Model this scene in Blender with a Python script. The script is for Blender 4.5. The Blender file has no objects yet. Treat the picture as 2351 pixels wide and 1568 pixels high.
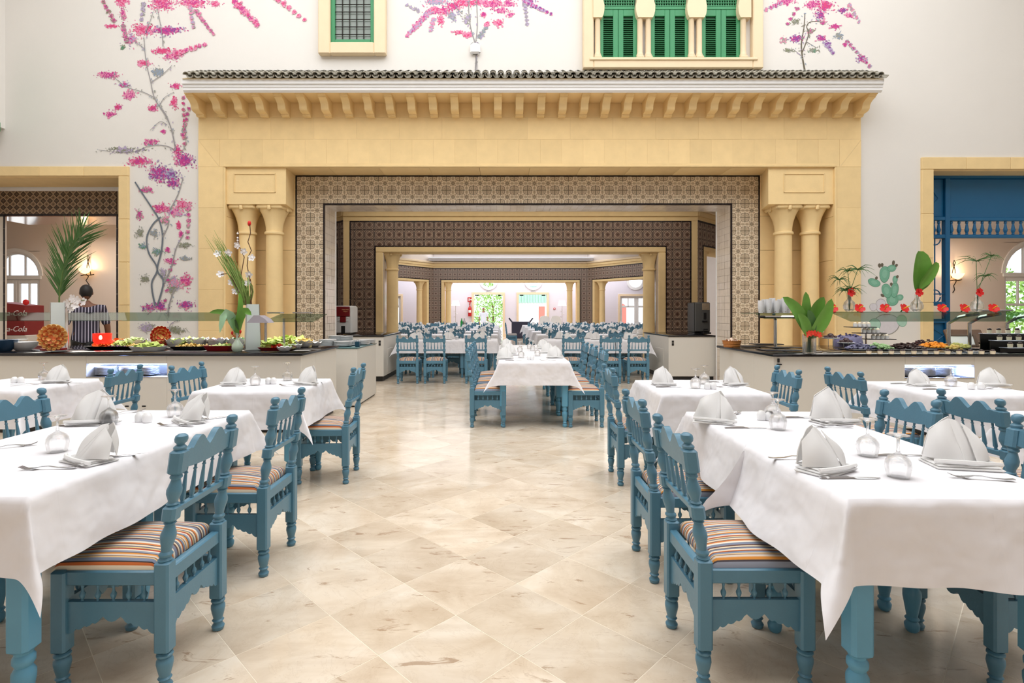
import bpy, math, random
from mathutils import Vector, Matrix
R = random.Random(7)
PI = math.pi
sc = bpy.context.scene
COL = sc.collection

# ---------------------------------------------------------------- camera, world, lights
F, CX, HY, H = 1235.0, 1151.0, 716.0, 1.36
cam_d = bpy.data.cameras.new('camera')
cam = bpy.data.objects.new('camera', cam_d)
COL.objects.link(cam)
cam.location = (0, 0, H)
cam.rotation_euler = (PI / 2, 0, 0)
cam_d.sensor_width = 36
cam_d.lens = 36 * F / 2351
cam_d.shift_x = (1175.5 - CX) / 2351
cam_d.shift_y = -(784 - HY) / 2351
cam_d.clip_start = 0.05
cam_d.clip_end = 200
sc.camera = cam

sc.view_settings.view_transform = 'Standard'
sc.view_settings.look = 'None'
sc.view_settings.gamma = 1
sc.view_settings.use_curve_mapping = False
sc.view_settings.exposure = 0.10

w = bpy.data.worlds.new('sky')
sc.world = w
w.use_nodes = True
wn = w.node_tree.nodes
wl = w.node_tree.links
bg = wn['Background']
sky = wn.new('ShaderNodeTexSky')
sky.sky_type = 'HOSEK_WILKIE'
sky.turbidity = 3.0
sky.ground_albedo = 0.4
sky.sun_direction = (0.3, -0.5, 0.8)
wmix = wn.new('ShaderNodeMixRGB')
wmix.inputs[0].default_value = 0.35
wmix.inputs[2].default_value = (0.9, 0.95, 1.0, 1)
wl.new(sky.outputs[0], wmix.inputs[1])
wl.new(wmix.outputs[0], bg.inputs[0])
bg.inputs[1].default_value = 4.5

def area(name, loc, rot, sx, sy, power, col=(1, 1, 1)):
    l = bpy.data.lights.new(name, 'AREA')
    l.shape = 'RECTANGLE'
    l.size, l.size_y, l.energy, l.color = sx, sy, power, col
    o = bpy.data.objects.new(name, l)
    COL.objects.link(o)
    o.location = loc
    o.rotation_euler = rot
    return o
# daylight through the roof lantern over the hall; added fill light from behind the camera
area('skylight', (0.5, 4.0, 8.85), (0, 0, 0), 15, 8.6, 1180, (0.94, 0.97, 1.0))
area('camera_side_fill', (0.5, -4.6, 4.6), (PI / 2, 0, 0), 16, 7, 120, (0.98, 0.99, 1.0))
# area lights added in place of lamps and daylight of the rooms behind
area('vestibule_light', (0.46, 11.7, 3.95), (0, 0, 0), 8, 1.2, 55, (1, 0.95, 0.88))
area('octagon_light', (0.46, 20.2, 4.235), (0, 0, 0), 9.5, 13.4, 430, (0.95, 0.97, 1.0))  # sheet of light added across the ceiling so the ceiling itself looks bright
area('gallery_light', (0.46, 28.3, 3.6), (0, 0, 0), 14, 1.6, 230, (0.97, 0.96, 1.0))
area('salad_counter_lamp', (-4.6, 6.9, 1.235), (0.0, 0, 0), 4.4, .12, 9, (1, 0.97, 0.9))
area('dessert_counter_lamp', (5.6, 6.5, 1.335), (0, 0, 0), 4.4, .12, 8, (1, 0.97, 0.92))
area('room_light_left', (-8.6, 12.0, 3.25), (0, 0, 0), 4, 2, 52, (1, 0.93, 0.86))
area('room_light_right', (9.2, 12.0, 3.25), (0, 0, 0), 4, 2, 70, (1, 0.94, 0.88))
sun_d = bpy.data.lights.new('sun', 'SUN')
sun_d.energy = 4.0
sun_d.angle = 0.01
sun_o = bpy.data.objects.new('sun', sun_d)
COL.objects.link(sun_o)
sun_o.location = (0, 40, 20)
sun_o.rotation_euler = (math.radians(38), math.radians(12), 0)

sc.cycles.max_bounces = 8
sc.cycles.diffuse_bounces = 4
sc.cycles.glossy_bounces = 4
sc.cycles.transmission_bounces = 6
sc.cycles.transparent_max_bounces = 12
sc.cycles.caustics_reflective = False
sc.cycles.caustics_refractive = False
sc.cycles.sample_clamp_indirect = 4

# ---------------------------------------------------------------- helpers
def P(x, y, d):
    return Vector(((x - CX) * d / F, d, H - (y - HY) * d / F))
def PX(x, d): return (x - CX) * d / F
def PZ(y, d): return H - (y - HY) * d / F
def on(x, y, z):
    """point of height z seen at pixel x,y"""
    d = (H - z) * F / (y - HY)
    return Vector(((x - CX) * d / F, d, z))

def lin(c):
    c = c / 255.0
    return c / 12.92 if c <= 0.04045 else ((c + 0.055) / 1.055) ** 2.4
def rgb(t): return (lin(t[0]), lin(t[1]), lin(t[2]), 1)

class MB:
    def __init__(s):
        s.v, s.f, s.m, s.uv = [], [], [], {}
        s.T = Matrix.Identity(4)
        s.mi = 0
    def vert(s, p):
        s.v.append(tuple(s.T @ Vector(p)))
        return len(s.v) - 1
    def face(s, idx, uv=None):
        if uv: s.uv[len(s.f)] = uv
        s.f.append(tuple(idx))
        s.m.append(s.mi)
    def box(s, x0, x1, y0, y1, z0, z1):
        i = [s.vert(p) for p in ((x0, y0, z0), (x1, y0, z0), (x1, y1, z0), (x0, y1, z0),
                                 (x0, y0, z1), (x1, y0, z1), (x1, y1, z1), (x0, y1, z1))]
        for f in ((0, 3, 2, 1), (4, 5, 6, 7), (0, 1, 5, 4), (1, 2, 6, 5), (2, 3, 7, 6), (3, 0, 4, 7)):
            s.face([i[k] for k in f])
        return s
    def cbox(s, x0, x1, y0, y1, z0, z1, b):
        """box with chamfered edges"""
        b = min(b, (x1 - x0) * .45, (y1 - y0) * .45, (z1 - z0) * .45)
        def ring(z, e):
            return [s.vert(p) for p in ((x0 + b + e, y0 + e, z), (x1 - b - e, y0 + e, z), (x1 - e, y0 + b + e, z), (x1 - e, y1 - b - e, z),
                                        (x1 - b - e, y1 - e, z), (x0 + b + e, y1 - e, z), (x0 + e, y1 - b - e, z), (x0 + e, y0 + b + e, z))]
        rs = [ring(z0, b), ring(z0 + b, 0), ring(z1 - b, 0), ring(z1, b)]
        s.loft(rs, True, True)
        return s
    def loft(s, rings, cap0=False, cap1=False, closed=True):
        n = len(rings[0])
        for a, b in zip(rings, rings[1:]):
            for k in range(n if closed else n - 1):
                j = (k + 1) % n
                s.face((a[k], a[j], b[j], b[k]))
        if cap0: s.face(list(reversed(rings[0])))
        if cap1: s.face(rings[-1])
    def lathe(s, prof, n=12, c=(0, 0, 0), cap=True):
        rs = []
        for r, z in prof:
            rs.append([s.vert((c[0] + r * math.cos(2 * PI * k / n), c[1] + r * math.sin(2 * PI * k / n), c[2] + z)) for k in range(n)])
        s.loft(rs, cap, cap)
        return s
    def tube(s, pts, rad, n=6, cap=True):
        pts = [Vector(p) for p in pts]
        rs = []
        for i, p in enumerate(pts):
            t = (pts[min(i + 1, len(pts) - 1)] - pts[max(i - 1, 0)])
            if t.length < 1e-9: t = Vector((0, 0, 1))
            t.normalize()
            up = Vector((0, 0, 1)) if abs(t.z) < .9 else Vector((0, 1, 0))
            a = t.cross(up).normalized()
            b = t.cross(a).normalized()
            r = rad(i / max(1, len(pts) - 1)) if callable(rad) else rad
            rs.append([s.vert(p + a * (r * math.cos(2 * PI * k / n)) + b * (r * math.sin(2 * PI * k / n))) for k in range(n)])
        for i in range(len(rs)): rs[i].reverse()
        s.loft(rs, cap, cap)
        return s
    def prism(s, poly, y0, y1):
        """polygon in x,z extruded along y"""
        a = [s.vert((x, y0, z)) for x, z in poly]
        b = [s.vert((x, y1, z)) for x, z in poly]
        n = len(poly)
        s.face(a)
        s.face(list(reversed(b)))
        for k in range(n):
            j = (k + 1) % n
            s.face((a[k], b[k], b[j], a[j]))
        return s
    def prismx(s, poly, x0, x1):
        """polygon in y,z extruded along x"""
        a = [s.vert((x0, y, z)) for y, z in poly]
        b = [s.vert((x1, y, z)) for y, z in poly]
        n = len(poly)
        s.face(list(reversed(a)))
        s.face(b)
        for k in range(n):
            j = (k + 1) % n
            s.face((a[k], a[j], b[j], b[k]))
        return s
    def prismz(s, poly, z0, z1):
        a = [s.vert((x, y, z0)) for x, y in poly]
        b = [s.vert((x, y, z1)) for x, y in poly]
        n = len(poly)
        s.face(list(reversed(a)))
        s.face(b)
        for k in range(n):
            j = (k + 1) % n
            s.face((a[k], a[j], b[j], b[k]))
        return s
    def grid(s, fn, nu, nv, wrap=False):
        g = [[s.vert(fn(i / nu, j / nv)) for j in range(nv + 1)] for i in range(nu + (0 if wrap else 1))]
        for i in range(nu):
            a, b = g[i], g[(i + 1) % len(g)]
            for j in range(nv):
                s.face((a[j], b[j], b[j + 1], a[j + 1]))
        return s
    def ball(s, c, rx, ry=None, rz=None, n=10, m=6):
        ry = rx if ry is None else ry
        rz = rx if rz is None else rz
        rs = []
        for i in range(1, m):
            t = PI * i / m
            rs.append([s.vert((c[0] + rx * math.sin(t) * math.cos(2 * PI * k / n), c[1] + ry * math.sin(t) * math.sin(2 * PI * k / n), c[2] - rz * math.cos(t))) for k in range(n)])
        s.loft(rs)
        a = s.vert((c[0], c[1], c[2] - rz))
        b = s.vert((c[0], c[1], c[2] + rz))
        for k in range(n):
            j = (k + 1) % n
            s.face((a, rs[0][j], rs[0][k]))
            s.face((b, rs[-1][k], rs[-1][j]))
        return s
    def mesh(s, name, mats, smooth=40):
        me = bpy.data.meshes.new(name)
        me.from_pydata(s.v, [], s.f)
        if not isinstance(mats, (list, tuple)): mats = [mats]
        for m in mats: me.materials.append(m)
        if len(mats) > 1: me.polygons.foreach_set('material_index', s.m)
        if s.uv:
            L = me.uv_layers.new(name='UVMap')
            for fi, uv in s.uv.items():
                p = me.polygons[fi]
                for k, li in enumerate(p.loop_indices): L.data[li].uv = uv[k]
        if smooth:
            me.polygons.foreach_set('use_smooth', [True] * len(me.polygons))
            me.set_sharp_from_angle(angle=math.radians(smooth))
        me.update()
        return me
    def build(s, name, mats, parent=None, smooth=40, loc=None):
        o = bpy.data.objects.new(name, s.mesh(name, mats, smooth))
        COL.objects.link(o)
        if parent: o.parent = parent
        if loc is not None: o.location = loc
        return o

def link(name, me, parent=None, loc=(0, 0, 0), rot=(0, 0, 0), scale=None):
    o = bpy.data.objects.new(name, me)
    COL.objects.link(o)
    if parent: o.parent = parent
    o.location = loc
    o.rotation_euler = rot
    if scale: o.scale = scale
    return o
def tag(o, label=None, cat=None, group=None, kind=None):
    if label: o['label'] = label
    if cat: o['category'] = cat
    if group: o['group'] = group
    if kind: o['kind'] = kind
    return o
def thing(name, label, cat, loc=(0, 0, 0), rz=0.0, group=None):
    o = bpy.data.objects.new(name, None)
    COL.objects.link(o)
    o.location = loc
    o.rotation_euler = (0, 0, rz)
    o.empty_display_size = .1
    return tag(o, label, cat, group)
def struct(name, loc=(0, 0, 0)):
    o = bpy.data.objects.new(name, None)
    COL.objects.link(o)
    o.location = loc
    o['kind'] = 'structure'
    return o
KIDS = {}
def dup(root, loc, rz, label=None, group=None, scale=None):
    r = root.copy()
    COL.objects.link(r)
    r.location = loc
    r.rotation_euler = (0, 0, rz)
    if scale: r.scale = scale
    if label: r['label'] = label
    if group: r['group'] = group
    if root.name not in KIDS:
        KIDS[root.name] = [(c, [g for g in c.children]) for c in root.children]
    for c, gs in KIDS[root.name]:
        c2 = c.copy()
        COL.objects.link(c2)
        c2.parent = r
        for g in gs:
            g2 = g.copy()
            COL.objects.link(g2)
            g2.parent = c2
    return r

# ---------------------------------------------------------------- materials
class NT:
    def __init__(s, name):
        s.mat = bpy.data.materials.new(name)
        s.mat.use_nodes = True
        s.t = s.mat.node_tree
        s.b = s.t.nodes['Principled BSDF']
    def n(s, typ, **kw):
        o = s.t.nodes.new(typ)
        for k, v in kw.items(): setattr(o, k, v)
        return o
    def l(s, a, b): s.t.links.new(a, b)
    def val(s, x, inp):
        if isinstance(x, (int, float)): inp.default_value = x
        else: s.l(x, inp)
    def math(s, op, a, b=0.0, c=None):
        o = s.n('ShaderNodeMath', operation=op)
        s.val(a, o.inputs[0])
        s.val(b, o.inputs[1])
        if c is not None: s.val(c, o.inputs[2])
        return o.outputs[0]
    def mix(s, f, a, b, blend='MIX'):
        o = s.n('ShaderNodeMixRGB', blend_type=blend)
        s.val(f, o.inputs[0])
        for x, i in ((a, 1), (b, 2)):
            if isinstance(x, tuple): o.inputs[i].default_value = x
            else: s.l(x, o.inputs[i])
        return o.outputs[0]
    def coord(s, which='Object'):
        return s.n('ShaderNodeTexCoord').outputs[which]
    def noise(s, scale, co=None, detail=4, rough=.55, dist=0):
        o = s.n('ShaderNodeTexNoise')
        o.inputs['Scale'].default_value = scale
        o.inputs['Detail'].default_value = detail
        o.inputs['Roughness'].default_value = rough
        o.inputs['Distortion'].default_value = dist
        s.l(co or s.coord(), o.inputs['Vector'])
        return o.outputs['Fac']
    def ramp(s, fac, stops, interp='LINEAR'):
        o = s.n('ShaderNodeValToRGB')
        cr = o.color_ramp
        cr.interpolation = interp
        while len(cr.elements) < len(stops): cr.elements.new(0.5)
        for e, (p, c) in zip(cr.elements, stops):
            e.position = p
            e.color = c if len(c) == 4 else (*c, 1)
        s.l(fac, o.inputs[0])
        return o.outputs[0]
    def bump(s, height, strength=.3, dist=.01):
        o = s.n('ShaderNodeBump')
        o.inputs['Strength'].default_value = strength
        o.inputs['Distance'].default_value = dist
        s.l(height, o.inputs['Height'])
        s.l(o.outputs[0], s.b.inputs['Normal'])
    def color(s, c):
        if isinstance(c, tuple): s.b.inputs['Base Color'].default_value = c
        else: s.l(c, s.b.inputs['Base Color'])

def M(name, col, rough=.5, metal=0.0, var=.06, scale=6, bump=0.0, bscale=60, rnd=0.0, spec=.5, coat=0.0, sheen=0.0):
    t = NT(name)
    c = rgb(col)
    lo = tuple(min(1, x * (1 - var)) for x in c[:3]) + (1,)
    hi = tuple(min(1, x * (1 + var)) for x in c[:3]) + (1,)
    co = t.mix(t.noise(scale), lo, hi)
    if rnd:
        oi = t.n('ShaderNodeObjectInfo').outputs['Random']
        k = t.math('MULTIPLY_ADD', oi, 2 * rnd, 1 - rnd)
        cc = t.n('ShaderNodeCombineColor')
        for i in range(3): t.l(k, cc.inputs[i])
        co = t.mix(1.0, co, cc.outputs[0], 'MULTIPLY')
    t.color(co)
    t.b.inputs['Roughness'].default_value = rough
    t.b.inputs['Metallic'].default_value = metal
    t.b.inputs['Specular IOR Level'].default_value = spec
    if coat:
        t.b.inputs['Coat Weight'].default_value = coat
        t.b.inputs['Coat Roughness'].default_value = .08
    if sheen: t.b.inputs['Sheen Weight'].default_value = sheen
    if bump: t.bump(t.noise(bscale), bump, .004)
    return t.mat

def glass(name, tint=(1, 1, 1), alpha=.12, rough=.0, edge=.9):
    t = NT(name)
    tr = t.n('ShaderNodeBsdfTransparent')
    tr.inputs[0].default_value = (*tint, 1)
    gl = t.n('ShaderNodeBsdfGlossy')
    gl.inputs['Roughness'].default_value = rough
    lw = t.n('ShaderNodeLayerWeight')
    lw.inputs[0].default_value = .35
    f = t.math('MULTIPLY_ADD', lw.outputs['Facing'], edge - alpha, alpha)
    f = t.math('POWER', f, 1.6)
    mx = t.n('ShaderNodeMixShader')
    t.l(f, mx.inputs[0])
    t.l(tr.outputs[0], mx.inputs[1])
    t.l(gl.outputs[0], mx.inputs[2])
    t.l(mx.outputs[0], t.t.nodes['Material Output'].inputs[0])
    return t.mat

def emit(name, col, strength):
    t = NT(name)
    t.color(rgb(col))
    t.b.inputs['Emission Color'].default_value = rgb(col)
    t.b.inputs['Emission Strength'].default_value = strength
    return t.mat

m_plaster = M('white_plaster', (230, 226, 220), .85, var=.02, scale=2, bump=.15, bscale=90)
m_plaster_room = M('cream_room_plaster', (226, 214, 204), .85, var=.03, scale=2)
m_white = M('white_paint', (240, 240, 240), .6, var=.02)
m_stone = M('yellow_sandstone', (240, 211, 156), .8, var=.10, scale=5, bump=.35, bscale=70, rnd=.045)
m_stone_pale = M('pale_sandstone', (236, 214, 180), .8, var=.05, scale=5, bump=.2, bscale=60, rnd=.02)
m_grout = M('pale_mortar', (236, 214, 170), .9, var=.03)
m_blue = M('blue_painted_wood', (84, 130, 153), .36, var=.10, scale=9, bump=.12, bscale=120, rnd=.03)
m_legblue = M('light_blue_painted_wood', (94, 156, 186), .36, var=.08, scale=9, rnd=.03)
m_darkblue = M('deep_blue_paint', (0, 92, 138), .5, var=.05, scale=9)
m_green = M('green_painted_wood', (58, 140, 92), .5, var=.06, scale=6)
def cloth_mat():
    t = NT('white_linen')
    t.color(t.mix(t.noise(30), rgb((234, 232, 236)), rgb((239, 237, 240))))
    t.b.inputs['Roughness'].default_value = .9
    n1 = t.noise(7, None, 2, .4, .1)
    s = t.n('ShaderNodeSeparateXYZ')
    t.l(t.coord(), s.inputs[0])
    fx = band(t, t.math('FRACT', t.math('ADD', t.math('MULTIPLY', s.outputs[0], 2.6), 10.32)), .5, .012)
    fy = band(t, t.math('FRACT', t.math('ADD', t.math('MULTIPLY', s.outputs[1], 2.6), 10.18)), .5, .012)
    t.bump(t.math('ADD', n1, t.math('MULTIPLY', mx(t, fx, fy), .05)), .8, .035)
    return t.mat
def napkin_mat():
    t = NT('white_napkin_linen')
    t.color(t.mix(t.noise(30), rgb((243, 242, 241)), rgb((247, 246, 245))))
    t.b.inputs['Roughness'].default_value = .9
    tl = t.n('ShaderNodeBsdfTranslucent')
    tl.inputs[0].default_value = rgb((246, 245, 244))
    x = t.n('ShaderNodeMixShader')
    x.inputs[0].default_value = .38
    t.l(t.b.outputs[0], x.inputs[1])
    t.l(tl.outputs[0], x.inputs[2])
    t.l(x.outputs[0], t.t.nodes['Material Output'].inputs[0])
    return t.mat
m_napkin = napkin_mat()
m_counter = M('warm_white_laminate', (214, 210, 202), .45, var=.015)
m_granite = M('black_granite', (22, 20, 24), .12, var=.5, scale=200)
m_black = M('black_plastic', (20, 20, 22), .4, var=.1)
m_steel = M('brushed_steel', (190, 190, 192), .22, 1.0, var=.05, scale=40)
m_china = M('white_porcelain', (240, 240, 240), .25, var=.01, coat=.4)
def real_glass(name, k=.3):
    t = NT(name)
    gl = t.n('ShaderNodeBsdfGlass')
    gl.inputs['IOR'].default_value = 1.45
    gl.inputs['Roughness'].default_value = 0
    tr = t.n('ShaderNodeBsdfTransparent')
    mx_ = t.n('ShaderNodeMixShader')
    mx_.inputs[0].default_value = k
    t.l(gl.outputs[0], mx_.inputs[1])
    t.l(tr.outputs[0], mx_.inputs[2])
    t.l(mx_.outputs[0], t.t.nodes['Material Output'].inputs[0])
    return t.mat
m_glass = real_glass('clear_glass', .42)
m_shelf = glass('green_shelf_glass', (.60, .68, .63), .08, .05, .25)
m_pane = glass('window_glass', (1, 1, 1), .03, 0, .35)
m_iron = M('dark_iron', (40, 34, 30), .5, .6, var=.1)
m_roof = M('weathered_roof_tile', (158, 153, 140), .8, var=.28, scale=14, bump=.4, rnd=.16)
m_leaf = M('green_leaf', (98, 148, 54), .4, var=.25, scale=10, rnd=.12)
m_leafd = M('dark_green_leaf', (66, 104, 50), .5, var=.25, scale=10, rnd=.12)
m_pale = M('pale_green_leaf', (150, 186, 150), .5, var=.2, scale=10)
m_lettuce = M('lettuce', (206, 222, 124), .5, var=.3, scale=22, rnd=.1)
m_red = M('red_petal', (214, 22, 20), .5, var=.15, scale=30)
m_yellow = M('yellow_stamen', (238, 196, 50), .6)
m_stem = M('stem_green', (96, 120, 60), .6)
m_brown = M('brown_twig', (98, 66, 42), .7)
m_petal = M('white_petal', (244, 240, 240), .6, var=.03)
m_skin = M('brown_skin', (120, 78, 56), .55, var=.06)
m_hair = M('black_hair', (24, 20, 20), .6, var=.2, scale=60)

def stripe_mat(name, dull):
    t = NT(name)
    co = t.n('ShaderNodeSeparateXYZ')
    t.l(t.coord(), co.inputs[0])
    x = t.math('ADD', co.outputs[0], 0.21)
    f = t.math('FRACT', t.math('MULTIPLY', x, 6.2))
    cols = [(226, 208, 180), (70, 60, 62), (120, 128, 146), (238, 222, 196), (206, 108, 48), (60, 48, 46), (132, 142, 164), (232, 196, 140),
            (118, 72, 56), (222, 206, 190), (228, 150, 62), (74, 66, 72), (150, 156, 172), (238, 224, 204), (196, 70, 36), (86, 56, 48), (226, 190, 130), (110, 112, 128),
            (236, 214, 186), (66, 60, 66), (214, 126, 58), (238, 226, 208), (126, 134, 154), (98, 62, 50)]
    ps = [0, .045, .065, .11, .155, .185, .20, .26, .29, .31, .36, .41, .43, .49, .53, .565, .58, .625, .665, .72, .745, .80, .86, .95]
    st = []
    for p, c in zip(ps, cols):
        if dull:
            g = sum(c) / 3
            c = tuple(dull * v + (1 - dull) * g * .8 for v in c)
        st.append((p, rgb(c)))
    t.color(t.ramp(f, st, 'CONSTANT'))
    t.b.inputs['Roughness'].default_value = .85
    t.b.inputs['Sheen Weight'].default_value = .1
    t.bump(t.noise(350), .1, .002)
    return t.mat
m_stripe = stripe_mat('striped_upholstery', 0)
m_stripe_far = stripe_mat('grey_striped_upholstery', .35)  # same stripes, greyer and darker, for the far chairs

def floor_mat():
    t = NT('beige_marble')
    geo = t.n('ShaderNodeNewGeometry').outputs['Position']
    oi = t.n('ShaderNodeObjectInfo').outputs['Random']
    sh = t.n('ShaderNodeVectorMath', operation='ADD')
    cmb = t.n('ShaderNodeCombineXYZ')
    t.l(t.math('MULTIPLY', oi, 30.0), cmb.inputs[0])
    t.l(t.math('MULTIPLY', oi, 17.0), cmb.inputs[1])
    t.l(geo, sh.inputs[0])
    t.l(cmb.outputs[0], sh.inputs[1])
    v = sh.outputs[0]
    n1 = t.noise(2.2, v, 8, .62, .6)
    c = t.ramp(n1, [(.28, rgb((204, 184, 160))), (.5, rgb((225, 209, 188))), (.72, rgb((237, 226, 210)))])
    n2 = t.noise(3.0, v, 10, .7, 1.8)
    vein = t.ramp(t.math('ABSOLUTE', t.math('SUBTRACT', n2, .5)), [(0, (1, 1, 1)), (.012, (0, 0, 0))])
    c = t.mix(t.math('MULTIPLY', vein, .16), c, rgb((150, 116, 84)))
    st_ = t.n('ShaderNodeMapping')
    st_.inputs['Rotation'].default_value = (0, 0, .5)
    st_.inputs['Scale'].default_value = (4.0, 13.0, 1)
    t.l(v, st_.inputs['Vector'])
    n3 = t.noise(1.0, st_.outputs[0], 7, .68, 1.2)
    pit = t.ramp(n3, [(.60, (0, 0, 0)), (.665, (1, 1, 1))])
    c = t.mix(t.math('MULTIPLY', pit, .62), c, rgb((150, 112, 78)))
    st2 = t.n('ShaderNodeMapping')
    st2.inputs['Rotation'].default_value = (0, 0, .5)
    st2.inputs['Scale'].default_value = (1.2, 5.0, 1)
    t.l(v, st2.inputs['Vector'])
    n4 = t.noise(1.0, st2.outputs[0], 5, .6, .6)
    c = t.mix(t.math('MULTIPLY', t.ramp(n4, [(.45, (0, 0, 0)), (.7, (1, 1, 1))]), .42), c, rgb((190, 166, 140)))
    k = t.math('MULTIPLY_ADD', oi, .16, .92)
    cc = t.n('ShaderNodeCombineColor')
    for i in range(3): t.l(k, cc.inputs[i])
    c = t.mix(1.0, c, cc.outputs[0], 'MULTIPLY')
    t.color(c)
    t.l(t.math('MULTIPLY_ADD', n1, .22, .05), t.b.inputs['Roughness'])
    t.b.inputs['Specular IOR Level'].default_value = .5
    t.bump(t.noise(5, v, 3), .05, .01)
    return t.mat
m_floor = floor_mat()
m_joint = M('floor_joint', (240, 228, 208), .6, var=.05)

def uvxy(t):
    s = t.n('ShaderNodeSeparateXYZ')
    t.l(t.coord('UV'), s.inputs[0])
    return s.outputs[0], s.outputs[1]
def band(t, x, c, w):
    """1 where |x-c|<w"""
    return t.math('LESS_THAN', t.math('ABSOLUTE', t.math('SUBTRACT', x, c)), w)
def mx(t, *a):
    r = a[0]
    for b in a[1:]: r = t.math('MAXIMUM', r, b)
    return r

m_cloth = cloth_mat()
def tile_scroll():
    """cream wall tile, quarter of a scroll and octagon motif; neighbours mirror it"""
    t = NT('cream_scroll_tile')
    u, v = uvxy(t)
    r0 = t.math('MAXIMUM', t.math('DIVIDE', t.math('MAXIMUM', u, v), .62), t.math('DIVIDE', t.math('ADD', u, v), .98))
    u1 = t.math('SUBTRACT', 1.0, u)
    v1 = t.math('SUBTRACT', 1.0, v)
    r1 = t.math('SQRT', t.math('ADD', t.math('MULTIPLY', u1, u1), t.math('MULTIPLY', v1, v1)))
    ra = t.math('SQRT', t.math('ADD', t.math('POWER', t.math('SUBTRACT', u, .3), 2), t.math('POWER', v1, 2)))
    rb = t.math('SQRT', t.math('ADD', t.math('POWER', t.math('SUBTRACT', v, .3), 2), t.math('POWER', u1, 2)))
    rd = t.math('SQRT', t.math('ADD', t.math('POWER', t.math('SUBTRACT', u, .26), 2), t.math('POWER', t.math('SUBTRACT', v, .26), 2)))
    dark = mx(t, band(t, r0, 1.0, .085), t.math('LESS_THAN', rd, .075), band(t, r1, .15, .06), band(t, u, .0, .03), band(t, v, .0, .03))
    light = mx(t, band(t, ra, .30, .045), band(t, rb, .30, .045), band(t, r0, 1.2, .05))
    diag = t.math('MULTIPLY', band(t, t.math('SUBTRACT', u, v), 0, .05), band(t, r0, 1.35, .10))
    n = t.noise(3.0, t.n('ShaderNodeNewGeometry').outputs['Position'], 2)
    base = t.mix(n, rgb((188, 168, 142)), rgb((208, 190, 164)))
    oi = t.n('ShaderNodeObjectInfo').outputs['Random']
    dk = t.mix(oi, rgb((110, 92, 74)), rgb((84, 88, 78)))
    c = t.mix(t.math('MULTIPLY', dark, .62), base, dk)
    c = t.mix(t.math('MULTIPLY', light, .8), c, rgb((246, 232, 208)))
    c = t.mix(t.math('MULTIPLY', diag, .8), c, rgb((112, 84, 66)))
    t.color(c)
    t.b.inputs['Roughness'].default_value = .22
    return t.mat
def flower_nodes(t, u, v):
    a = t.math('SUBTRACT', u, .5)
    b = t.math('SUBTRACT', v, .5)
    r = t.math('SQRT', t.math('ADD', t.math('MULTIPLY', a, a), t.math('MULTIPLY', b, b)))
    th = t.math('ARCTAN2', b, a)
    c8 = t.math('COSINE', t.math('MULTIPLY', th, 8.0))
    petal = t.math('LESS_THAN', r, t.math('MULTIPLY_ADD', c8, .10, .13))
    r1 = band(t, t.math('SUBTRACT', r, t.math('MULTIPLY', c8, .045)), .30, .022)
    r2 = band(t, t.math('SUBTRACT', r, t.math('MULTIPLY', t.math('COSINE', t.math('MULTIPLY', th, 4.0)), -.05)), .41, .02)
    r3 = band(t, r, .60, .018)
    ca = t.math('SUBTRACT', .5, t.math('ABSOLUTE', a))
    cb = t.math('SUBTRACT', .5, t.math('ABSOLUTE', b))
    rc = t.math('SQRT', t.math('ADD', t.math('MULTIPLY', ca, ca), t.math('MULTIPLY', cb, cb)))
    corner = t.math('LESS_THAN', rc, .10)
    return petal, mx(t, r1, r2, r3), t.math('LESS_THAN', r, .27), corner
def tile_flower(name, world=None, pale=0.0):
    t = NT(name)
    if world:
        s = t.n('ShaderNodeSeparateXYZ')
        t.l(t.coord('Object'), s.inputs[0])
        u = t.math('FRACT', t.math('ADD', t.math('DIVIDE', s.outputs[0], world), 100))
        v = t.math('FRACT', t.math('ADD', t.math('DIVIDE', s.outputs[2], world), 100))
    else:
        u, v = uvxy(t)
    petal, line, inner, corner = flower_nodes(t, u, v)
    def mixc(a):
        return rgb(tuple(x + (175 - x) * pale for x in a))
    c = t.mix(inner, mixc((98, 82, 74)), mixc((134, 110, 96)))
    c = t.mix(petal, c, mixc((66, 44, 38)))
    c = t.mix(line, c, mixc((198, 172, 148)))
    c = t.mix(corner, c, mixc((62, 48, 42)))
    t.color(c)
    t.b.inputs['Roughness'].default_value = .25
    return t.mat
def tile_diamond():
    t = NT('brown_diamond_tile')
    u, v = uvxy(t)
    a = t.math('ABSOLUTE', t.math('SUBTRACT', u, .5))
    b = t.math('ABSOLUTE', t.math('SUBTRACT', v, .5))
    d = t.math('ADD', a, b)
    c = t.mix(t.math('LESS_THAN', d, .5), rgb((78, 60, 44)), rgb((134, 108, 82)))
    c = t.mix(t.math('LESS_THAN', d, .16), c, rgb((84, 64, 46)))
    c = t.mix(t.math('GREATER_THAN', d, .86), c, rgb((120, 96, 70)))
    c = t.mix(band(t, d, .5, .06), c, rgb((190, 164, 134)))
    t.color(c)
    t.b.inputs['Roughness'].default_value = .3
    return t.mat
m_scroll = tile_scroll()
m_flower = tile_flower('brown_flower_tile')
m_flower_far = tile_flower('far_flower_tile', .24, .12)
m_diamond = tile_diamond()
m_tileline = M('black_tile_edging', (30, 20, 24), .25, var=.2)
m_glazed = M('pale_glazed_tile', (222, 210, 196), .16, var=.10, scale=8, rnd=.05)
m_tgrout = M('tile_grout', (150, 132, 112), .8)
# ================================================================= the setting
WALL, STONE, TILE, REV = 9.25, 9.2, 9.77, 10.4      # distances of the main planes
OCT = 12.9                                           # face of the second portal
XL, XR = -9.6, 11.0
CEIL = 9.0

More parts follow.
